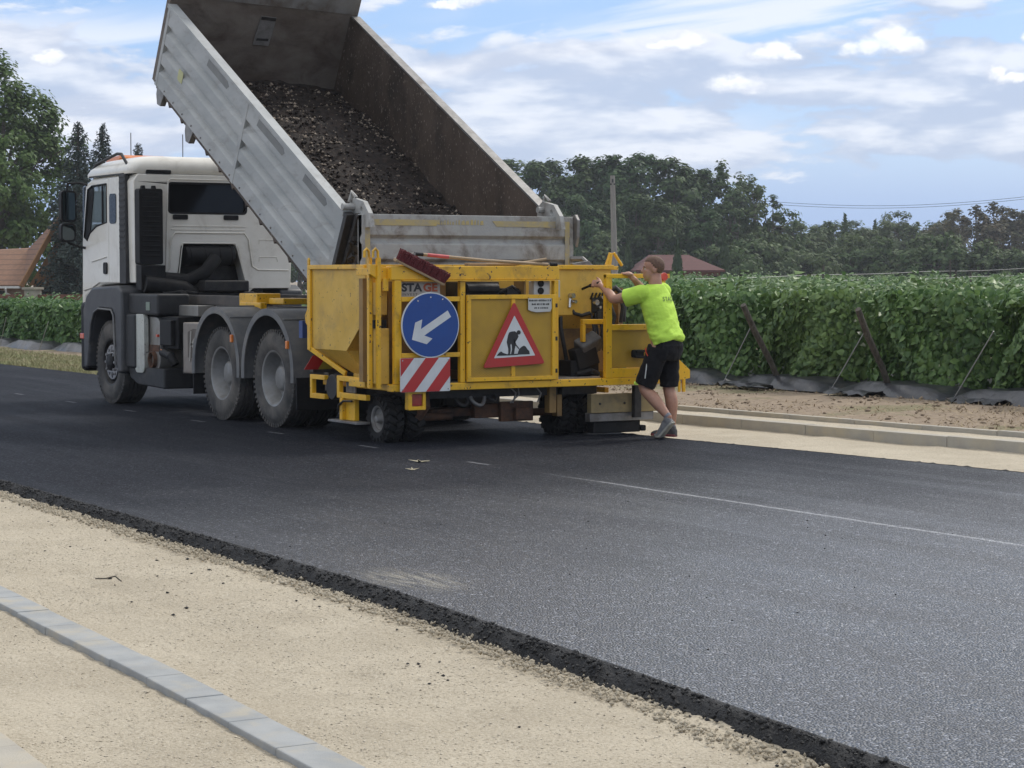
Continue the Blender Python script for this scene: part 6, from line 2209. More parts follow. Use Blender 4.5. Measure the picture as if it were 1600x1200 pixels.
# print on the back, following its curve
def back_pt(a, z):
    """a metres to the right across the back"""
    an = a / 0.20
    c = L(0.035 + (z - 1.20) * 0.32, 0, z)
    return c - pl_ * (0.197 * math.sin(an)) - pf * (0.144 * math.cos(an) ** 0.9 + 0.006)


tm = text_mb('STAGE', 0.062, lambda a, b, d: back_pt(a - 0.105, 1.372 + b), 0.0, shear=0.25, sx=1.1, space=1.05, bold=0.001)
tm.build('shirt_print', pbr('grey_green_print', (0.10, 0.17, 0.045), None, 5, 0.8), man)

mb = MB()
torso(mb, [(L(-0.02, 0, 0.78), pl_ * 0.168, pf * 0.118), (L(-0.035, 0, 0.86), pl_ * 0.182, pf * 0.140), (L(-0.045, 0, 0.93), pl_ * 0.182, pf * 0.138), (L(-0.035, 0, 0.995), pl_ * 0.170, pf * 0.125)])
Lk2 = Lhip.lerp(Lk, 0.98)
Rk2 = Rhip.lerp(Rk, 0.96)
limb(mb, [Lhip + pf * 0.0, Lhip.lerp(Lk2, 0.5), Lk2 - pf * 0.005], [0.112, 0.108, 0.104], 18, ends=False)
limb(mb, [Rhip, Rhip.lerp(Rk2, 0.5), Rk2], [0.110, 0.104, 0.096], 18, ends=False)


def wr2(co):
    x, y, z = co[:, 0], co[:, 1], co[:, 2]
    s_ = x * pf.x + y * pf.y
    t_ = x * pl_.x + y * pl_.y
    return 0.015 * vnoise(z + 0.5 * s_, t_ * 0.7 + s_ * 0.6, 601, 3, 11)


shorts = fuse(mb, 'shorts', M_short, man, 0.008, 3, wr2)
mb = MB()
side = lambda a, z: L(a, 0.095 + 0.116, z)
mb.tube([L(0.125, 0.150, 0.90), L(0.100, 0.182, 0.86), L(0.065, 0.206, 0.825)], 0.0075, 6)
mb.build('pocket_trim', M_redr, shorts, smooth=60)
mb = MB().tube([L(0.075, 0.206, 0.77), L(0.075, 0.222, 0.69), L(0.085, 0.226, 0.60)], 0.006, 6)
mb.build('pocket_zip', M_plate, shorts, smooth=60)
tb = MB()
c_ = Lk2 - pf * 0.005
for k in range(9):
    an = math.radians(-30 + 14 * k)
    d1 = pf * math.cos(an) + pl_ * math.sin(an)
    for zz in (0.012, 0.058 - 0.005 * k):
        tb.v.append(tuple(c_ + d1 * 0.112 + Vector((0, 0, zz - 0.006 * math.cos(an)))))
for k in range(8):
    tb.f.append((2 * k, 2 * k + 1, 2 * k + 3, 2 * k + 2))
    tb.mi.append(0)
ht_ = tb.build('hem_flash', M_shirt, shorts, smooth=180)
so = ht_.modifiers.new('thick', 'SOLIDIFY')
so.thickness = 0.006


def shoe(ankle, heel, ball, toe, upn, mat, sole, name):
    """trainer lofted along the foot; heel, ball, toe are points on the sole line"""
    heel, ball, toe, ankle = Vector(heel), Vector(ball), Vector(toe), Vector(ankle)
    mb = MB()
    rings = []
    w_ = pl_
    for p, hw_, hh in ((heel + (ball - heel) * -0.02, 0.022, 0.035), (heel + (ball - heel) * 0.10, 0.036, 0.050), (heel.lerp(ball, 0.35), 0.038, 0.050), (heel.lerp(ball, 0.70), 0.043, 0.040),
                       (ball, 0.047, 0.031), (ball.lerp(toe, 0.6), 0.042, 0.024), (toe, 0.018, 0.014)):
        rings.append((p + upn * hh, w_ * hw_, upn * hh))
    torso(mb, rings, 16)
    limb(mb, [heel.lerp(ball, 0.22) + upn * 0.06, ankle], [0.044, 0.041], 14, ends=False)
    up_ = fuse(mb, name, mat, man, 0.006, 3)
    sb = MB()
    outl = []
    L_ = [(heel, 0.030), (heel.lerp(ball, 0.15), 0.041), (heel.lerp(ball, 0.5), 0.041), (ball, 0.051), (ball.lerp(toe, 0.6), 0.046), (toe, 0.022)]
    top, bot = [], []
    for p, hw_ in L_:
        top.append((p - w_ * hw_, p + w_ * hw_))
    n_ = len(top)
    vs = []
    for (a, b) in top:
        vs += [a + upn * 0.020, b + upn * 0.020, a - upn * 0.006, b - upn * 0.006]
    fs = []
    for i in range(n_ - 1):
        o, q = i * 4, i * 4 + 4
        fs += [(o, o + 1, q + 1, q), (o + 2, q + 2, q + 3, o + 3), (o, q, q + 2, o + 2), (o + 1, o + 3, q + 3, q + 1)]
    fs += [(0, 2, 3, 1), tuple((n_ - 1) * 4 + k for k in (0, 1, 3, 2))]
    sb.add(vs, fs)
    sb.build('sole', sole, up_, bevel=0.006)
    return up_


hl_ = L(-0.185, 0.12, 0.165)
bl_ = L(-0.045, 0.12, 0.012)
up1 = (pf * 0.74 + Vector((0, 0, 0.67))).normalized()
shoe(La + Vector((0, 0, 0.0)), hl_, bl_, L(0.02, 0.12, 0.010), up1, M_shoe, M_sole, 'shoe')
shoe(Ra, L(-0.085, -0.10, 0.008), L(0.115, -0.10, 0.008), L(0.205, -0.10, 0.010), Vector((0, 0, 1)), M_shoe2, M_soler, 'shoe')
for A_, K_ in ((La, Lk), (Ra, Rk)):
    MB().tube([A_, A_.lerp(K_, 0.10)], [0.040, 0.0385], 14).build('sock', M_sock, man, smooth=60)
# ================================================================ plants
Fh = np.array([-math.cos(YAW), math.sin(YAW)])          # level viewing direction, for laying out the far country
Rh_ = np.array([math.sin(YAW), math.cos(YAW)])


def far(r, d):
    """ground position r metres to the right and d metres ahead of where the photographer stands"""
    p = Rh_ * r + Fh * d
    return float(p[0]), float(p[1])


def leaf_mat(name, c1, c2, c3=None, rough=0.55, trans=0.25, scale=1.2, fine=9.0):
    m = bpy.data.materials.new(name)
    m.use_nodes = True
    k = NT(m.node_tree)
    k.n.clear()
    t = k.add('ShaderNodeTexCoord').outputs['Object']
    oi = k.add('ShaderNodeObjectInfo')
    geo = k.add('ShaderNodeNewGeometry')
    n1 = k.noise(t, scale, 3, 0.6)
    c = k.mix(k.ss(n1, 0.35, 0.65), c1, c2)
    rp = geo.outputs['Random Per Island']
    c = k.mix(k.m('MULTIPLY', rp, 0.55), c, c3 or c2)
    hsv = k.add('ShaderNodeHueSaturation', {'Color': c, 'Hue': k.m('ADD', 0.485, k.m('MULTIPLY', oi.outputs['Random'], 0.03)),
                                            'Value': k.m('ADD', 0.75, k.m('MULTIPLY', rp, 0.5))})
    p = k.add('ShaderNodeBsdfPrincipled', {'Base Color': hsv.outputs[0], 'Roughness': rough, 'Specular IOR Level': 0.35 if rough < 0.5 else 0.12})
    tr = k.add('ShaderNodeBsdfTranslucent', {'Color': hsv.outputs[0]})
    mx = k.add('ShaderNodeMixShader', {0: trans, 1: p.outputs[0], 2: tr.outputs[0]})
    o = k.add('ShaderNodeOutputMaterial')
    k.l.new(mx.outputs[0], o.inputs[0])
    return m


M_vine = leaf_mat('vine_leaf', (0.055, 0.125, 0.036), (0.092, 0.180, 0.052), (0.17, 0.25, 0.075), 0.45, 0.22, 1.6)
M_lime = leaf_mat('broad_tree_leaf', (0.062, 0.112, 0.030), (0.095, 0.150, 0.042), (0.125, 0.17, 0.052), 0.55, 0.25, 0.5)
M_wood_a = leaf_mat('dark_wood_leaf', (0.034, 0.070, 0.026), (0.056, 0.096, 0.034), (0.074, 0.112, 0.040), 0.6, 0.2, 0.35)
M_wood_b = leaf_mat('light_wood_leaf', (0.056, 0.098, 0.036), (0.078, 0.116, 0.044), (0.096, 0.128, 0.052), 0.6, 0.25, 0.35)
M_wood_c = leaf_mat('autumn_wood_leaf', (0.095, 0.088, 0.046), (0.078, 0.098, 0.048), (0.125, 0.088, 0.052), 0.6, 0.25, 0.3)
M_spruce = leaf_mat('blue_spruce_needle', (0.036, 0.054, 0.048), (0.054, 0.074, 0.066), (0.072, 0.092, 0.080), 0.65, 0.1, 0.8)
M_thuja = leaf_mat('thuja_green', (0.030, 0.054, 0.025), (0.044, 0.070, 0.032), (0.054, 0.078, 0.036), 0.65, 0.1, 0.8)
M_bark = pbr('bark', (0.075, 0.060, 0.048), (0.12, 0.10, 0.08), 6, 0.9, bump=0.8, bscale=14)
M_post = pbr('old_post_wood', (0.055, 0.047, 0.037), (0.115, 0.10, 0.08), 7, 0.9, bump=0.8, bscale=30, stretch=(4, 4, 0.6))
M_wire = pbr('grey_wire', (0.32, 0.32, 0.31), None, 6, 0.5, 0.4)
M_film = pbr('black_plastic_film', (0.016, 0.018, 0.024), (0.027, 0.029, 0.036), 4, 0.34, bump=1.2, bscale=9, dirt=(0.10, 0.085, 0.07), damt=0.4, spec=0.7)


def leaves(C, N, T, size, rng_, width=0.8, fold=0.22):
    """leaf-shaped faces: C centres, N outward normals, T tip directions (n,3), size (n,) -> verts, quads (two folded halves)"""
    N = N / np.linalg.norm(N, axis=1, keepdims=True)
    T = T - N * (T * N).sum(1, keepdims=True)
    T = T / (np.linalg.norm(T, axis=1, keepdims=True) + 1e-9)
    S = np.cross(N, T)
    s = size[:, None]
    w_ = width * rng_.uniform(0.8, 1.15, len(C))[:, None]
    base = C - T * s * 0.42
    tip = C + T * s * 0.58
    l1 = C - T * s * 0.16 + S * s * 0.56 * w_ - N * s * fold
    l2 = C + T * s * 0.18 + S * s * 0.44 * w_ - N * s * fold * 0.8
    r1 = C - T * s * 0.16 - S * s * 0.56 * w_ - N * s * fold
    r2 = C + T * s * 0.18 - S * s * 0.44 * w_ - N * s * fold * 0.8
    n = len(C)
    V = np.stack([base, tip, l1, l2, r1, r2], 1).reshape(-1, 3)
    Q = np.array([(0, 1, 3, 2), (0, 4, 5, 1)])
    Q = (Q[None] + (np.arange(n) * 6)[:, None, None]).reshape(-1, 4)
    return V, Q


def diamonds(C, N, T, size, rng_, width=0.6):
    N = N / (np.linalg.norm(N, axis=1, keepdims=True) + 1e-9)
    T = T - N * (T * N).sum(1, keepdims=True)
    T = T / (np.linalg.norm(T, axis=1, keepdims=True) + 1e-9)
    S = np.cross(N, T)
    s = size[:, None]
    V = np.stack([C - T * s * 0.5, C + S * s * 0.5 * width, C + T * s * 0.5, C - S * s * 0.5 * width], 1).reshape(-1, 3)
    Q = np.arange(len(C) * 4).reshape(-1, 4)
    return V, Q


def unit(r, n):
    v_ = r.normal(0, 1, (n, 3))
    return v_ / np.linalg.norm(v_, axis=1, keepdims=True)


# ---- rows of a climbing crop that run away from the road
def row_mesh(seed, length, h, w, near=3.2):
    r = np.random.default_rng(seed)

    def top(y, x):
        return h * (0.95 + 0.13 * np.sin(y * 1.7 + seed + x) * np.sin(y * 0.63 + 2 * seed) + 0.05 * np.sin(x * 4 + y * 3.1)) - 0.35 * (np.abs(x) / (w / 2)) ** 3 * 0.4

    CC, NN = [], []

    def put(n, f):
        c, no = f(n)
        CC.append(c)
        NN.append(no)

    def end(n):
        x = r.uniform(-w / 2, w / 2, n)
        z = r.uniform(0.10, 1.0, n) * h
        y = -0.05 + 0.20 * (np.abs(x) / (w / 2)) ** 2 + r.exponential(0.11, n) - 0.12 * np.sin(z * 5 + x * 4 + seed) * 0.6
        y = y + 0.13 * np.sin(x * 5.3 + z * 4.1 + 2 * seed)
        no = np.stack([x * 0.6, -np.ones(n), 0.25 + 0 * x], -1)
        return np.stack([x, y, z], -1), no

    def side(sg):
        def f(n):
            y = r.uniform(0, near, n)
            z = r.uniform(0.08, 1.0, n) * h
            x = sg * (w / 2 - r.exponential(0.12, n) + 0.06 * np.sin(y * 4.1 + z * 3 + seed))
            return np.stack([x, y, z], -1), np.stack([sg * np.ones(n), -0.25 + 0 * y, 0.25 + 0 * y], -1)
        return f

    def topf(y0, y1):
        def f(n):
            y = r.uniform(y0, y1, n)
            x = r.uniform(-w / 2, w / 2, n)
            z = top(y, x) - r.exponential(0.05, n) + (r.uniform(0, 1, n) > 0.90) * r.uniform(0, 0.24, n)
            return np.stack([x, y, z], -1), np.stack([x * 0.4, -0.35 + 0 * y, np.ones(n)], -1)
        return f

    put(2100, end)
    put(1800, side(1))
    put(1300, side(-1))
    put(700, topf(-0.1, near))
    nn = sum(len(c) for c in CC)
    put(int((min(length, 22) - near) * 75), topf(near, min(length, 22)))
    if length > 22:
        put(int((length - 22) * 34), topf(22, length))
    # coarse inner mass of leaves so the row is not see-through
    def core(n):
        y = r.uniform(0.25, length, n)
        x = r.uniform(-w / 2 + 0.2, w / 2 - 0.2, n)
        z = r.uniform(0.1, 0.92, n) * h
        return np.stack([x, y, z], -1), r.normal(0, 1, (n, 3))
    put(int(length * 34), core)
    C = np.concatenate(CC)
    N = np.concatenate(NN) + r.normal(0, 0.42, C.shape)
    T = np.stack([r.normal(0, 0.5, len(C)), r.normal(-0.15, 0.45, len(C)), r.normal(-0.75, 0.35, len(C))], -1)
    sz = r.uniform(0.055, 0.12, len(C)) + 0.06 * r.uniform(0, 1, len(C)) ** 4
    far_ = C[:, 1] > near
    sz = np.where(far_, sz * 1.35, sz)
    sz[-int(length * 34):] *= 1.7
    return leaves(C, N, T, sz, r)


front = interp([(-120, 15.5), (-58, 15.6), (-44, 16.2), (-34, 18.6), (-28, 20.1), (-20, 20.3), (-10, 20.4), (10, 20.6)])
SP = 2.45
ROWX = [-23.0 + SP * i for i in range(-22, 7)]
row_data = []
for i, (h_, ln) in enumerate(((1.43, 62), (1.40, 62), (1.45, 62), (1.02, 7.5), (0.98, 7.5))):
    V, Q = row_mesh(800 + i, ln, h_, 1.95)
    ob = np_mesh('vine_row', V, Q, M_vine)
    row_data.append(ob.data)
    bpy.data.objects.remove(ob)
r = random.Random(21)
for i, xr in enumerate(ROWX):
    yf = float(front(xr))
    leftpart = xr < -37
    far_l = xr < -60
    t = thing('vine_row', (xr, yf, float(gz(xr, yf)) + 0.06), 'row of leafy green climbing vines beside the dump truck and its far verge' if leftpart else
              'row of leafy green climbing vines behind the bare soil strip and yellow machine', 'vine row',
              'low vine rows in front of the tiled house' if leftpart else 'vine rows in the field behind the machine')
    f_ = bpy.data.objects.new('foliage', row_data[(3 + i % 2) if leftpart else (i * 2) % 3])
    COL.objects.link(f_)
    f_.parent = t
    if i % 2:
        f_.scale.x = -1
    hgt = 1.25 if not leftpart else 0.9
    # stake row end: a post leaning to the road, held by a guy wire
    bx_, by_ = -0.70, 0.62
    no_post = abs(xr + 20.55) < 1.3
    B = Vector((-0.25 + r.uniform(-0.05, 0.05), -0.16, -0.05))
    Tp = Vector((0.08 + r.uniform(-0.1, 0.1), -1.12, hgt + r.uniform(-0.05, 0.05)))
    pw = MB().tube([B, B.lerp(Tp, 0.35) + Vector((0.02, 0.01, 0)), B.lerp(Tp, 0.7) - Vector((0.015, 0, 0)), Tp], [0.050, 0.044, 0.047, 0.043], 9)
    pw.v = [(Vector(p) + Vector(t.location)) for p in pw.v]
    if not no_post and not leftpart:
        pw.build('end_post', M_post, t, smooth=50)
    A = Vector((bx_ - 0.15, by_ - 1.45, 0.0))
    wv = B.lerp(Tp, 0.78)
    wm = MB().tube([wv, A], 0.008, 5)
    wm.v = [(Vector(p) + Vector(t.location)) for p in wm.v]
    wm.build('guy_wire', M_wire, t)
    # film laid along the foot of the row, its loose end crumpled at the anchor
    rr = np.random.default_rng(900 + i)
    ny, nx = 26, 22
    yy = np.linspace(-0.45 - 0.25 * rr.uniform(), 2.8, ny)
    xx = np.linspace(-1.18, 1.18, nx)
    Xg, Yg = np.meshgrid(xx, yy, indexing='ij')
    Zg = 0.19 * np.clip(1 - (np.abs(Xg) / 1.2) ** 4, 0, 1) * sstep((Yg - yy[0]) / 0.16) + 0.035 * vnoise(Xg + 3 * i, Yg, 910 + i, 3, 3.5) * sstep((Yg - yy[0]) / 0.1) + 0.01
    Yg = Yg + 0.10 * vnoise(Xg + 5 * i, Yg * 0.3, 930 + i, 2, 2.2)
    ii = np.arange(nx - 1)[:, None] * ny + np.arange(ny - 1)[None, :]
    q = np.stack([ii, ii + ny, ii + ny + 1, ii + 1], -1).reshape(-1, 4)
    V = np.stack([Xg, Yg, Zg], -1).reshape(-1, 3)
    ux, uy = np.meshgrid(np.linspace(0, 1, 12), np.linspace(0, 1, 8), indexing='ij')
    cx = -0.86 + 0.95 * ux + 0.04 * vnoise(ux + i, uy, 950 + i, 2, 5)
    cyy = -0.95 + 0.42 * uy + 0.10 * vnoise(ux * 2 + i, uy, 955 + i, 2, 4)
    czz = 0.02 + 0.12 * np.abs(vnoise(ux * 2 + i, uy * 2, 960 + i, 3, 3.2)) * (1 - 0.4 * ux) + 0.05 * np.sin(uy * 3.1)
    V2 = np.stack([cx, cyy, czz], -1).reshape(-1, 3)
    jj = np.arange(11)[:, None] * 8 + np.arange(7)[None, :]
    q2 = np.stack([jj, jj + 8, jj + 9, jj + 1], -1).reshape(-1, 4)
    o = np_mesh('mulch_film', V, q, M_film, smooth=True)
    o.location = t.location
    tag(o, 'black plastic film laid along the foot of a low vine row by the house' if leftpart else 'black plastic film laid along the foot of a vine row at the soil strip', 'plastic film',
        'mulch films of the low vine rows' if leftpart else 'mulch films of the field vine rows')
    if not leftpart:
        o = np_mesh('loose_film', V2, q2, M_film, smooth=True)
        o.location = t.location
        tag(o, 'crumpled loose end of black plastic film at the guy wire anchor', 'plastic film', 'loose film ends at the guy anchors')

# further rows of the same field, seen only by their tops past the worker
for xr in np.arange(-39.0, -112, -SP):
    yf = 0.56 * abs(xr) + 4.0
    t = thing('vine_row', (float(xr), float(yf), float(gz(xr, yf)) + 0.06), 'distant row of leafy green vines whose top shows beyond the nearer rows', 'vine row', 'distant vine rows of the same field')
    f_ = bpy.data.objects.new('foliage', row_data[int(abs(xr)) % 3])
    COL.objects.link(f_)
    f_.parent = t
    f_.scale = (1.1, 0.85, 1.02)

# stakes and wires that stand above the crop further back
for (r_, d_, z0, z1, rad) in ((11.9, 83, 0.6, 1.95, 0.06), (20.6, 102, 0.6, 2.3, 0.045), (18.0, 88, 0.6, 1.75, 0.055), (18.6, 88, 0.6, 1.70, 0.05), (20.9, 88, 0.5, 1.80, 0.08), (14.5, 62, 0.5, 1.28, 0.07), (7.3, 70, 0.5, 1.45, 0.045)):
    x, y = far(r_, d_)
    o = MB().tube([(x, y, -0.1), (x + 0.03, y, z1 * 0.6), (x, y + 0.02, z1)], [rad, rad * 0.95, rad * 0.85], 7).build('stake', M_post, None, smooth=50, base=(x, y, -0.1))
    tag(o, 'thin dark stake standing up out of the vine field', 'stake', 'stakes standing in the vine field')
for k_, (ra, da, za, rb, db, zb) in enumerate(((6.0, 85, 1.42, 27.5, 116, 1.92), (6.0, 70, 1.30, 26, 98, 1.66))):
    pa, pb = far(ra, da), far(rb, db)
    pts = [(pa[0] + (pb[0] - pa[0]) * q / 14, pa[1] + (pb[1] - pa[1]) * q / 14, za + (zb - za) * q / 14 - 0.05 * math.sin(math.pi * ((q * 3) % 14) / 14)) for q in range(15)]
    o = MB().tube(pts, 0.010, 4).build('trellis_wire', M_wire, None, base=pts[0])
    tag(o, ('upper' if k_ == 0 else 'lower') + ' of the two pale wires strung over the vine field', 'wire')


# ---- trees
def broad_tree(seed, H_, cw, cb, n_cl, n_leaf, lsize, cl_r, shape=1.0, lumps=7):
    """trunk and crown meshes: limbs lead to leaf clumps spread through an uneven crown; H_ height, cw crown radius, cb crown base"""
    r = np.random.default_rng(seed)
    tk = MB()
    lean = r.normal(0, 0.03, 2) * H_
    top = Vector((lean[0], lean[1], H_ * 0.78))
    tp = [Vector((0, 0, -0.4)), Vector((lean[0] * 0.2, lean[1] * 0.2, H_ * 0.2)), Vector((lean[0] * 0.5, lean[1] * 0.5, H_ * 0.45)), top]
    r0 = 0.022 * H_ + 0.04
    tk.tube(tp, [r0 * 1.25, r0, r0 * 0.7, r0 * 0.18], 9)
    ch = H_ - cb
    # crown = several big lobes, each a rough ball of clumps
    cents = []
    lob = []
    for i in range(lumps):
        a = 2 * math.pi * (i / lumps + r.uniform(-0.06, 0.06)) * 2.0
        zf = (i + 0.5) / lumps
        rad = cw * (0.62 * math.sin(math.pi * (0.12 + 0.80 * zf ** shape)))
        c = np.array([lean[0] * zf + rad * math.cos(a), lean[1] * zf + rad * math.sin(a), cb + ch * (0.10 + 0.80 * zf)])
        s_ = np.array([cw * 0.50, cw * 0.50, ch * 0.20]) * r.uniform(0.8, 1.2) * (1.1 - 0.35 * zf)
        lob.append((c, s_))
    lob.append((np.array([lean[0], lean[1], cb + ch * 0.5]), np.array([cw * 0.6, cw * 0.6, ch * 0.36])))
    for i in range(n_cl):
        c, s_ = lob[r.integers(len(lob))]
        d = unit(r, 1)[0]
        cents.append(c + d * s_ * r.uniform(0.45, 1.08))
    cents = np.array(cents)
    for i in range(min(26, n_cl)):
        e = Vector(cents[r.integers(len(cents))])
        f = r.uniform(0.25, 0.8)
        b = tp[1].lerp(top, f)
        b.z = min(b.z, e.z - 0.05 * H_)
        mid = b.lerp(e, 0.5) + Vector((0, 0, -0.03 * H_))
        tk.tube([b, mid, e], [r0 * 0.42 * (1.1 - f), r0 * 0.22, r0 * 0.05], 5)
    k = r.integers(0, n_cl, n_leaf)
    cr = cl_r * r.uniform(0.6, 1.3, n_cl)
    C = cents[k] + unit(r, n_leaf) * (r.uniform(0, 1, n_leaf) ** 0.5 * cr[k])[:, None] * np.array([1, 1, 0.75])
    N = unit(r, n_leaf) * 0.55 + np.array([0, 0, 0.45]) + (C - cents[k]) / cr[k][:, None] * 0.9 + (C - np.array([0, 0, cb + ch * 0.4])) * (0.5 / cw)
    T = unit(r, n_leaf) + np.array([0, 0, -0.5])
    return tk, diamonds(C, N, T, lsize * r.uniform(0.6, 1.3, n_leaf), r)


def conifer(seed, H_, w_, n_leaf, lsize, droop=0.25, bare=0.06):
    r = np.random.default_rng(seed)
    tk = MB().tube([(0, 0, -0.4), (0, 0, H_ * 0.5), (0, 0, H_ * 0.99)], [0.018 * H_ + 0.03, 0.011 * H_, 0.004 * H_], 8)
    nb = int(H_ * 15)
    C, T, SZ = [], [], []
    for i in range(nb):
        zf = bare + (1 - bare) * (i / nb) ** 0.92
        a = i * 2.399 + r.uniform(-0.5, 0.5)
        ln = w_ * (1 - zf) ** 0.85 * r.uniform(0.62, 1.12) + 0.06 * w_
        z = zf * H_
        m_ = max(10, int(n_leaf * ln / (w_ * nb * 0.52)))
        s_ = r.uniform(0.05, 1.0, m_) ** 0.8
        d = np.array([math.cos(a), math.sin(a)])
        spread = 0.22 * ln * np.sqrt(s_) + 0.03
        off = r.normal(0, 1, m_) * spread * 0.55
        p = np.stack([d[0] * ln * s_ - d[1] * off, d[1] * ln * s_ + d[0] * off, z - droop * ln * s_ + 0.22 * ln * s_ ** 3 + r.normal(0, 0.09, m_) * (0.5 + ln) - np.abs(r.normal(0, 0.06, m_)) * ln], -1)
        C.append(p)
        SZ.append(np.full(m_, 0.5 + 0.5 * min(1.0, ln / (0.7 * w_))))
        T.append(np.stack([d[0] + r.normal(0, 0.5, m_), d[1] + r.normal(0, 0.5, m_), r.normal(-0.35, 0.4, m_)], -1))
        if i % 3 == 0:
            tk.tube([(0, 0, z), (d[0] * ln * 0.8, d[1] * ln * 0.8, z - droop * ln * 0.7)], [0.012 * H_ * (1 - zf) * 0.5 + 0.006, 0.004], 4)
    C = np.concatenate(C)
    T = np.concatenate(T)
    N = unit(r, len(C)) + np.array([0, 0, 0.6])
    return tk, diamonds(C, N, T, lsize * np.concatenate(SZ) * r.uniform(0.6, 1.4, len(C)), r, 0.38)


def column(seed, H_, w_, n_leaf, lsize):
    r = np.random.default_rng(seed)
    tk = MB().tube([(0, 0, -0.4), (0, 0, H_ * 0.9)], [0.09, 0.02], 7)
    zf = r.uniform(0.0, 1.0, n_leaf)
    rad = w_ * np.clip(np.sin(np.pi * (0.18 + 0.80 * zf ** 0.8)), 0.02, 1) * (0.9 + 0.12 * np.sin(zf * 17 + seed))
    a = r.uniform(0, 2 * np.pi, n_leaf)
    q = r.uniform(0.45, 1.05, n_leaf) * rad
    C = np.stack([np.cos(a) * q, np.sin(a) * q, zf * H_], -1)
    N = np.stack([np.cos(a), np.sin(a), 0.2 + 0 * a], -1) + r.normal(0, 0.35, (n_leaf, 3))
    T = r.normal(0, 0.3, (n_leaf, 3)) + np.array([0, 0, 1.0])
    return tk, diamonds(C, N, T, lsize * r.uniform(0.6, 1.4, n_leaf), r, 0.5)


def proto(parts, mat):
    tk, (V, Q) = parts
    a = tk.build('trunk', M_bark, None, smooth=60)
    b = np_mesh('crown', V, Q, mat)
    d = (a.data, b.data)
    bpy.data.objects.remove(a)
    bpy.data.objects.remove(b)
    return d


def plant(name, pr, x, y, z, rot, sc, label, cat, group=None):
    t = thing(name, (x, y, z), label, cat, group)
    t.rotation_euler.z = rot
    t.scale = sc if isinstance(sc, tuple) else (sc, sc, sc)
    for nm, d in zip(('trunk', 'crown'), pr):
        o = bpy.data.objects.new(nm, d)
        COL.objects.link(o)
        o.parent = t
    return t


# left: a big leafy tree beyond the house, two blue spruces by it, a further spruce tip
P_lime = proto(broad_tree(11, 14.6, 4.6, 2.4, 240, 27000, 0.30, 0.9, 1.0, 9), M_lime)
x, y = far(-28.9, 122)
plant('broadleaf_tree', P_lime, x, y, -1.2, 0.6, 1.0, 'big leafy green tree towering over the tiled house at far left', 'tree')
x, y = far(-33.5, 128)
plant('broadleaf_tree', P_lime, x, y, -1.2, 2.6, 0.85, 'leafy tree cut by the left edge of the picture behind the tiled roof', 'tree')
P_sp = proto(conifer(5, 10.2, 2.5, 22000, 0.24, 0.32), M_spruce)
P_sp2 = proto(conifer(8, 9.9, 2.2, 20000, 0.24, 0.32), M_spruce)
x, y = far(-19.75, 99)
plant('spruce_tree', P_sp, x, y, -1.3, 0.3, (1.0, 1.0, 0.965), 'blue spruce just left of the white cab, nearest the tiled house', 'tree')
x, y = far(-19.1, 101.5)
plant('spruce_tree', P_sp2, x, y, -1.3, 1.4, 1.0, 'blue spruce right beside the white cab roof, second of the pair', 'tree')
x, y = far(-25.8, 150)
plant('spruce_tree', P_sp2, x, y, -1.3, 3.0, 1.2, 'distant spruce whose tip shows above the white cab roof', 'tree')

# the wood beyond the vineyard
protos = {
    'a': [proto(broad_tree(31 + i, 15.0, 4.3, 2.0, 120, 8200, 0.52, 1.0, 1.0, 8), M_wood_a) for i in range(3)],
    'b': [proto(broad_tree(41 + i, 12.5, 3.6, 1.6, 90, 5200, 0.52, 0.95, 1.0, 7), M_wood_b) for i in range(2)],
    'c': [proto(broad_tree(51 + i, 12.5, 3.8, 2.4, 56, 2700, 0.48, 0.85, 1.1, 7), M_wood_b) for i in range(2)],
    'd': [proto(broad_tree(61 + i, 11.0, 3.8, 1.5, 70, 3600, 0.50, 0.9, 1.0, 7), M_wood_c) for i in range(2)],
    's': [proto(broad_tree(71 + i, 5.5, 3.2, 0.2, 70, 4200, 0.42, 0.75, 0.8, 6), M_wood_b) for i in range(2)],
    'p': [proto(conifer(81, 11.5, 2.4, 5200, 0.55), M_wood_a)],
}
NAMES = {'a': ('broadleaf_tree', 'tall dark green tree in the dense wood behind the tailgate', 'trees of the dense wood'),
         'b': ('broadleaf_tree', 'mid green tree in the low treeline beyond the fields', 'trees of the low treeline'),
         'c': ('broadleaf_tree', 'airy tree with sky between its boughs at the right end of the dense wood', 'airy trees at the end of the wood'),
         'd': ('broadleaf_tree', 'brown tinged tree rising over the treeline at far right', 'brown tinged trees at far right'),
         's': ('bush', 'rounded pale green bush at the foot of the treeline behind the vines', 'bushes at the foot of the treeline'),
         'p': ('conifer_tree', 'pointed dark conifer standing out of the low treeline', 'conifers in the low treeline')}
r = random.Random(77)
BASEH = {'a': 15.0, 'b': 12.5, 'c': 12.5, 'd': 11.0, 's': 5.5, 'p': 11.5}


def wood(kind, px, ytop, d, wsc=1.0):
    rr_ = (px - 800) / 3383.0 * d
    x, y = far(rr_, d)
    zg = -1.35
    h = 1.65 + (427 - ytop) / 3383.0 * d - zg
    s = h / (BASEH[kind] * 0.97)
    nm, lab, grp = NAMES[kind]
    ps_ = protos[kind]
    plant(nm, ps_[r.randrange(len(ps_))], x, y, zg, r.uniform(0, 6.28), (s * wsc, s * wsc, s), lab, nm.split('_')[-1], grp)


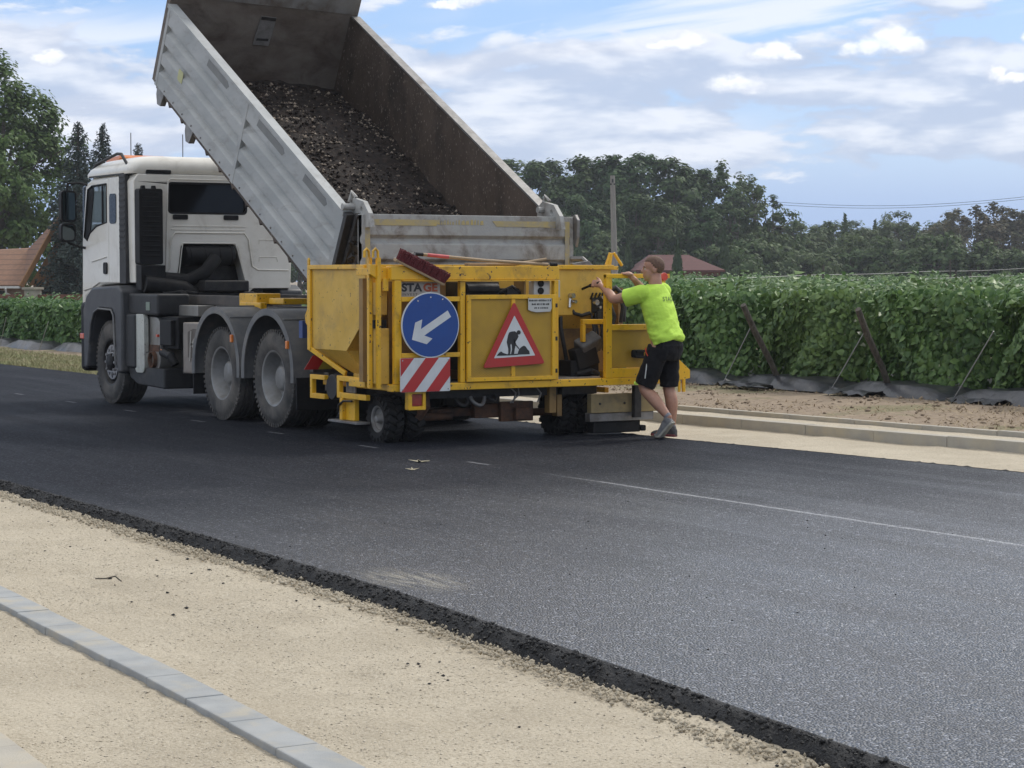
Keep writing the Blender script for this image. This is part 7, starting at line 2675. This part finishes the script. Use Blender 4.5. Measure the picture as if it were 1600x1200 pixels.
for px, yt, d in ((700, 268, 232), (745, 255, 226), (788, 246, 238), (826, 251, 222), (862, 247, 232), (900, 244, 226), (934, 253, 240), (966, 243, 224), (1003, 239, 234),
                  (1042, 248, 224), (1076, 258, 232), (1104, 266, 226), (722, 300, 214), (770, 310, 212), (815, 300, 210), (860, 312, 212), (905, 305, 208), (950, 312, 210),
                  (990, 300, 212), (1030, 310, 208), (1070, 318, 212), (1105, 325, 210)):
    wood('a', px, yt + r.uniform(-3, 3), d, 0.98)
for px, yt, d in ((1132, 268, 228), (1156, 276, 236), (1182, 280, 226), (1204, 296, 232), (1150, 305, 222)):
    wood('c', px, yt, d, 0.95)
for px, yt, d, w_ in ((1118, 352, 222, 1.3), (1165, 345, 230, 1.3), (1210, 350, 236, 1.3), (1245, 350, 250, 1.25), (1280, 356, 262, 1.25), (1300, 346, 290, 1.1), (1345, 356, 270, 1.2), (1385, 345, 285, 1.1),
                      (1410, 336, 292, 1.0), (1432, 352, 280, 1.15), (1450, 345, 300, 1.1), (1620, 340, 300, 1.2), (1230, 345, 320, 1.4), (1270, 352, 330, 1.4), (1330, 350, 335, 1.4), (1375, 358, 320, 1.4), (640, 290, 240, 1.2), (590, 300, 250, 1.2)):
    wood('b', px, yt + r.uniform(-3, 3), d, w_)
for px, yt, d in ((1468, 332, 290), (1496, 336, 300), (1530, 326, 286), (1560, 321, 292), (1592, 328, 288)):
    wood('d', px, yt, d, 1.05)
for px, yt, d in ((1319, 338, 275), (1366, 347, 300), (1296, 350, 262)):
    wood('p', px, yt, d, 0.9)
for px, yt, d in ((1150, 378, 205), (1178, 370, 210), (1215, 374, 215), (1255, 386, 215), (1290, 392, 212), (1326, 388, 214), (1350, 376, 222), (1385, 378, 214), (1420, 374, 210), (1460, 372, 206),
                  (1488, 378, 210), (1525, 382, 208), (1560, 380, 214), (1596, 385, 208), (1635, 380, 212), (1100, 380, 205), (1240, 376, 228), (1310, 372, 235), (930, 372, 204), (890, 380, 206)):
    wood('s', px, yt, d, 1.0)
# the belt of trees goes on behind the truck and out past the right edge
for px in range(300, 680, 42):
    wood('b', px, 348 + r.uniform(-8, 8), 235 + r.uniform(0, 40), 1.2)
for px in range(1660, 2300, 46):
    wood('b' if px % 4 else 's', px, 345 + r.uniform(-12, 12) if px % 4 else 380, 270 + r.uniform(0, 30) if px % 4 else 215, 1.2)
P_th = proto(column(91, 5.3, 0.62, 3600, 0.26), M_thuja)
for px, yt, d, w_, lab in ((981, 369, 172, 1.0, 'dark columnar thuja between the utility pole and the red roofed house'), (1058, 369, 158, 0.80, 'slim columnar thuja in front of the red roofed house'),
                           (1131, 353, 176, 0.95, 'tall columnar thuja right of the red roofed house'), (905, 372, 200, 1.0, 'columnar thuja just right of the raised tailgate corner')):
    x, y = far((px - 800) / 3383 * d, d)
    h = 1.65 + (427 - yt) / 3383 * d + 1.3
    plant('thuja_tree', P_th, x, y, -1.3, px * 0.1, (w_, w_, h / 5.3), lab, 'thuja')
# ================================================================ houses, walls, poles
def tile_mat(name, c1, c2, c3):
    m = bpy.data.materials.new(name)
    m.use_nodes = True
    k = NT(m.node_tree)
    p = k.n['Principled BSDF']
    t = k.add('ShaderNodeTexCoord').outputs['Object']
    s = k.add('ShaderNodeSeparateXYZ', {'Vector': t})
    rows = k.m('FRACT', k.m('MULTIPLY', s.outputs[2], 4.2))
    n = k.noise(k.add('ShaderNodeMapping', {'Vector': t, 'Scale': (5, 5, 4.2)}).outputs[0], 1.0, 3, 0.7)
    c = k.mix(k.ss(n, 0.3, 0.7), c1, c2)
    c = k.mix(k.m('SUBTRACT', 1.0, k.ss(rows, 0.03, 0.22)), c, c3)
    k.l.new(c, p.inputs['Base Color'])
    p.inputs['Roughness'].default_value = 0.8
    b = k.add('ShaderNodeBump', {'Height': rows, 'Strength': 0.8, 'Distance': 0.05})
    k.l.new(b.outputs[0], p.inputs['Normal'])
    return m


M_tile = tile_mat('terracotta_tiles', (0.25, 0.130, 0.075), (0.185, 0.100, 0.060), (0.10, 0.055, 0.036))
M_tiled = tile_mat('dark_red_tiles', (0.115, 0.040, 0.035), (0.095, 0.034, 0.032), (0.06, 0.025, 0.022))
M_plaster = pbr('dim_plaster', (0.24, 0.17, 0.12), (0.20, 0.14, 0.10), 2, 0.9)
M_boards = pbr('gable_boards', (0.26, 0.135, 0.05), (0.20, 0.10, 0.04), 3, 0.8, stretch=(8, 8, 0.5))
M_brick = pbr('brick_wall', (0.20, 0.085, 0.055), (0.14, 0.06, 0.042), 9, 0.9)
M_cap = pbr('pale_pillar', (0.36, 0.32, 0.25), (0.30, 0.27, 0.21), 5, 0.85)


def P3(r_, d_, z):
    x, y = far(r_, d_)
    return (x, y, z)


def slab(mb, pts, t):
    """roof panel from corner points, thickness t downward"""
    n = len(pts)
    vs = [tuple(p) for p in pts] + [(p[0], p[1], p[2] - t) for p in pts]
    mb.add(vs, [tuple(range(n)), tuple(range(n, 2 * n))[::-1]] + [(i, (i + 1) % n, (i + 1) % n + n, i + n) for i in range(n)])


h0 = P3(-22.5, 101, -1.3)
hs = thing('tiled_house', h0, 'house with a steep brown tiled roof and boarded gable at far left', 'house')
mb = MB()
V1, V2, V3, V4, V5 = P3(-29.0, 101.0, 1.10), P3(-22.16, 98.0, 1.13), P3(-20.70, 99.6, 4.35), P3(-22.85, 102.4, 2.78), P3(-29.0, 105.0, 2.62)
V6, V7, V8 = P3(-18.3, 101.2, 1.13), P3(-20.3, 108, 4.3), P3(-18.0, 109.0, 1.1)
V9, V10 = P3(-24.0, 107.5, 2.9), P3(-29, 109, 1.1)
slab(mb, [V1, V2, V4, V5], 0.14)
slab(mb, [V2, V3, V4], 0.14)
slab(mb, [V3, V6, V8, V7], 0.14)
slab(mb, [V4, V3, V7, V9], 0.14)
slab(mb, [V5, V4, V9, V10], 0.14)
mb.build('roof', M_tile, hs)
mb = MB()
g1, g2, g3 = P3(-21.95, 98.5, 1.10), P3(-20.5, 99.9, 3.9), P3(-18.7, 101.3, 1.10)
mb.add([g1, g2, g3], [(0, 1, 2)])
mb.bar(P3(-22.20, 97.98, 1.05), P3(-20.70, 99.55, 4.25), 0.10, 0.22)
mb.bar(P3(-18.26, 101.2, 1.05), P3(-20.70, 99.55, 4.25), 0.10, 0.22)
mb.build('gable', M_boards, hs)
mb = MB()
for a, b in ((P3(-28.6, 101.8, -1.4), P3(-22.3, 99.2, -1.4)), (P3(-22.0, 99.6, -1.4), P3(-18.8, 101.8, -1.4)), (P3(-18.8, 101.8, -1.4), P3(-18.5, 108.5, -1.4))):
    mb.add([a, b, (b[0], b[1], 1.1), (a[0], a[1], 1.1)], [(0, 1, 2, 3)])
mb.build('wall', M_plaster, hs)
mb = MB()
mb.bar(P3(-28.9, 100.9, 1.0), P3(-22.25, 97.95, 1.02), 0.12, 0.10)
mb.tube([P3(-22.9, 98.0, 0.98), P3(-22.9, 98.1, 0.75), P3(-22.6, 98.6, 0.55), P3(-22.5, 98.9, -1.3)], 0.05, 6)
mb.build('gutter', M_plate, hs)
for a in (-26.8, -24.4):
    mb = MB()
    d0 = 99.2 + (-22.3 - a) * 0.4127 - 0.05
    mb.add([P3(a, d0 + 0.0, -0.4), P3(a + 1.1, d0 - 0.454, -0.4), P3(a + 1.1, d0 - 0.454, 0.85), P3(a, d0, 0.85)], [(0, 1, 2, 3)])
    mb.build('window', M_glass, hs)

# brick garden wall with pale capped pillars in front of that house
wl = thing('garden_wall', P3(-15, 66, -1.3), 'low brick garden wall with pale pillars behind the low vines', 'wall')
mb = MB()
mb.bar(P3(-30, 68, -0.2), P3(-9.5, 64, -0.15), 0.2, 2.35)
mb.build('brickwork', M_brick, wl)
for a, zt in ((-14.35, 1.22), (-21.5, 1.2), (-12.2, 1.05)):
    d0 = 68 + (a + 30) / 20.5 * -4 - 0.05
    mb = MB()
    x, y = far(a, d0)
    mb.obox((x, y, zt / 2 - 0.7), (0.36, 0.36, zt + 1.3), YAW)
    mb.obox((x, y, zt - 0.02), (0.46, 0.46, 0.07), YAW)
    mb.build('pillar', M_cap, wl)

# low house with a dark red hipped roof beyond the vines
hs2 = thing('red_roof_house', P3(13.16, 172.20, -1.3), 'low house with dark red hipped roof beyond the vines behind the worker', 'house')
mb = MB()
e = [P3(9.59, 168.00, 1.90), P3(16.52, 168.00, 1.90), P3(16.94, 174.30, 1.90), P3(9.24, 174.30, 1.90)]
q = [P3(10.78, 170.80, 3.10), P3(13.93, 171.15, 3.10)]
slab(mb, [e[0], e[1], q[1], q[0]], 0.15)
slab(mb, [e[1], e[2], q[1]], 0.15)
slab(mb, [e[2], e[3], q[0], q[1]], 0.15)
slab(mb, [e[3], e[0], q[0]], 0.15)
mb.build('roof', M_tiled, hs2)
mb = MB()
b4 = [P3(9.87, 168.42, -1.4), P3(16.17, 168.42, -1.4), P3(16.52, 173.95, -1.4), P3(9.59, 173.95, -1.4)]
for i in range(4):
    a, b = b4[i], b4[(i + 1) % 4]
    mb.add([a, b, (b[0], b[1], 1.9), (a[0], a[1], 1.9)], [(0, 1, 2, 3)])
mb.build('wall', M_brick, hs2)
for a in (15.5, 19.6, 21.6):
    mb = MB()
    mb.add([P3(a * 0.7, 168.3, 0.2), P3(a * 0.7 + 0.9, 168.3, 0.2), P3(a * 0.7 + 0.9, 168.3, 1.45), P3(a * 0.7, 168.3, 1.45)], [(0, 1, 2, 3)])
    mb.build('window', M_glass, hs2)

# utility pole by the wood, and a second with wires at the right
M_pole = pbr('weathered_pole', (0.27, 0.25, 0.22), (0.21, 0.19, 0.17), 4, 0.85, stretch=(3, 3, 0.5))
up_ = thing('utility_pole', P3(6.5, 138, -1.3), 'weathered grey utility pole standing before the dense wood', 'utility pole')
mb = MB().tube([P3(6.62, 138, -1.4), P3(6.38, 138, 7.85)], [0.23, 0.15], 10)
mb.build('pole', M_pole, up_, smooth=60)
mb = MB()
mb.tube([P3(6.38, 137.85, 7.4), P3(6.38, 137.85, 7.62)], 0.06, 8)
mb.bar(P3(6.2, 137.9, 7.30), P3(6.56, 137.9, 7.30), 0.08, 0.08)
mb.build('insulator_bracket', M_dksteel, up_)
up2 = thing('utility_pole', P3(52, 192, -1.3), 'utility pole out past the right edge that carries the overhead wires', 'utility pole')
mb = MB().tube([P3(52, 192, -1.4), P3(52, 192, 9.6)], [0.17, 0.115], 10)
mb.build('pole', M_pole, up2, smooth=60)
for k_, (z0, z1, sag) in enumerate(((9.1, 9.2, 1.15), (8.85, 9.0, 1.15))):
    pts = [P3(21 + 31 * q / 20, 215 - 23 * q / 20, z0 + (z1 - z0) * q / 20 - sag * math.sin(math.pi * q / 20)) for q in range(21)]
    o = MB().tube(pts, 0.018, 4).build('overhead_wire', M_dkplastic, None, base=pts[0])
    tag(o, ('upper' if k_ == 0 else 'lower') + ' overhead wire crossing the blue sky at right above the treeline', 'wire')

# fallen leaves on the asphalt
M_leafdry = pbr('dry_leaf', (0.42, 0.38, 0.27), (0.30, 0.26, 0.17), 30, 0.8)


def dry_leaf(x, y, s, rot, lobes, label, seed):
    r = random.Random(seed)
    mb = MB()
    n = lobes * 2
    pts = []
    for i in range(n):
        a = rot + 2 * math.pi * i / n
        rad = s * (r.uniform(0.8, 1.1) if i % 2 == 0 else r.uniform(0.22, 0.34))
        pts.append((x + rad * math.cos(a) * 1.2, y + rad * math.sin(a), 0.006 + r.uniform(0, 0.35) * s * (i % 2 == 0)))
    vs = [(x, y, 0.012)] + pts
    mb.add(vs, [(0, 1 + i, 1 + (i + 1) % n) for i in range(n)])
    o = mb.build('dry_leaf', M_leafdry, None, base=(x, y, 0.0))
    so = o.modifiers.new('thick', 'SOLIDIFY')
    so.thickness = 0.003
    tag(o, label, 'leaf')


dry_leaf(-16.62, 8.98, 0.10, 0.4, 5, 'larger pale dry leaf lying on the asphalt below the striped board', 3)
dry_leaf(-15.97, 8.55, 0.055, 1.2, 4, 'smaller pale dry leaf lying on the asphalt nearest the camera', 5)


def twig(pts, label, base):
    o = MB().tube(pts, 0.004, 5).build('twig', M_post, None, base=base)
    tag(o, label, 'twig')


twig([(-11.55, 4.17, -0.058), (-11.47, 4.20, -0.05), (-11.43, 4.24, -0.035), (-11.36, 4.25, -0.055)], 'thin dry twig lying on the sandy shoulder by the kerb', (-11.45, 4.2, -0.06))
# ================================================================ rain-damp air
hz_m = bpy.data.materials.new('damp_air')
hz_m.use_nodes = True
k = NT(hz_m.node_tree)
k.n.clear()
pv = k.add('ShaderNodeVolumePrincipled', {'Color': (0.90, 0.94, 1.0, 1), 'Density': 0.00032, 'Anisotropy': 0.0})
o_ = k.add('ShaderNodeOutputMaterial')
k.l.new(pv.outputs[0], o_.inputs['Volume'])
HB = MB().box(-900, 900, -900, 900, -2.8, 19.0)
hzo = HB.build('haze', hz_m, None, kind='stuff')
hzo['label'] = 'thin pale haze of damp air over the road, fields and woods'
hzo['category'] = 'haze'
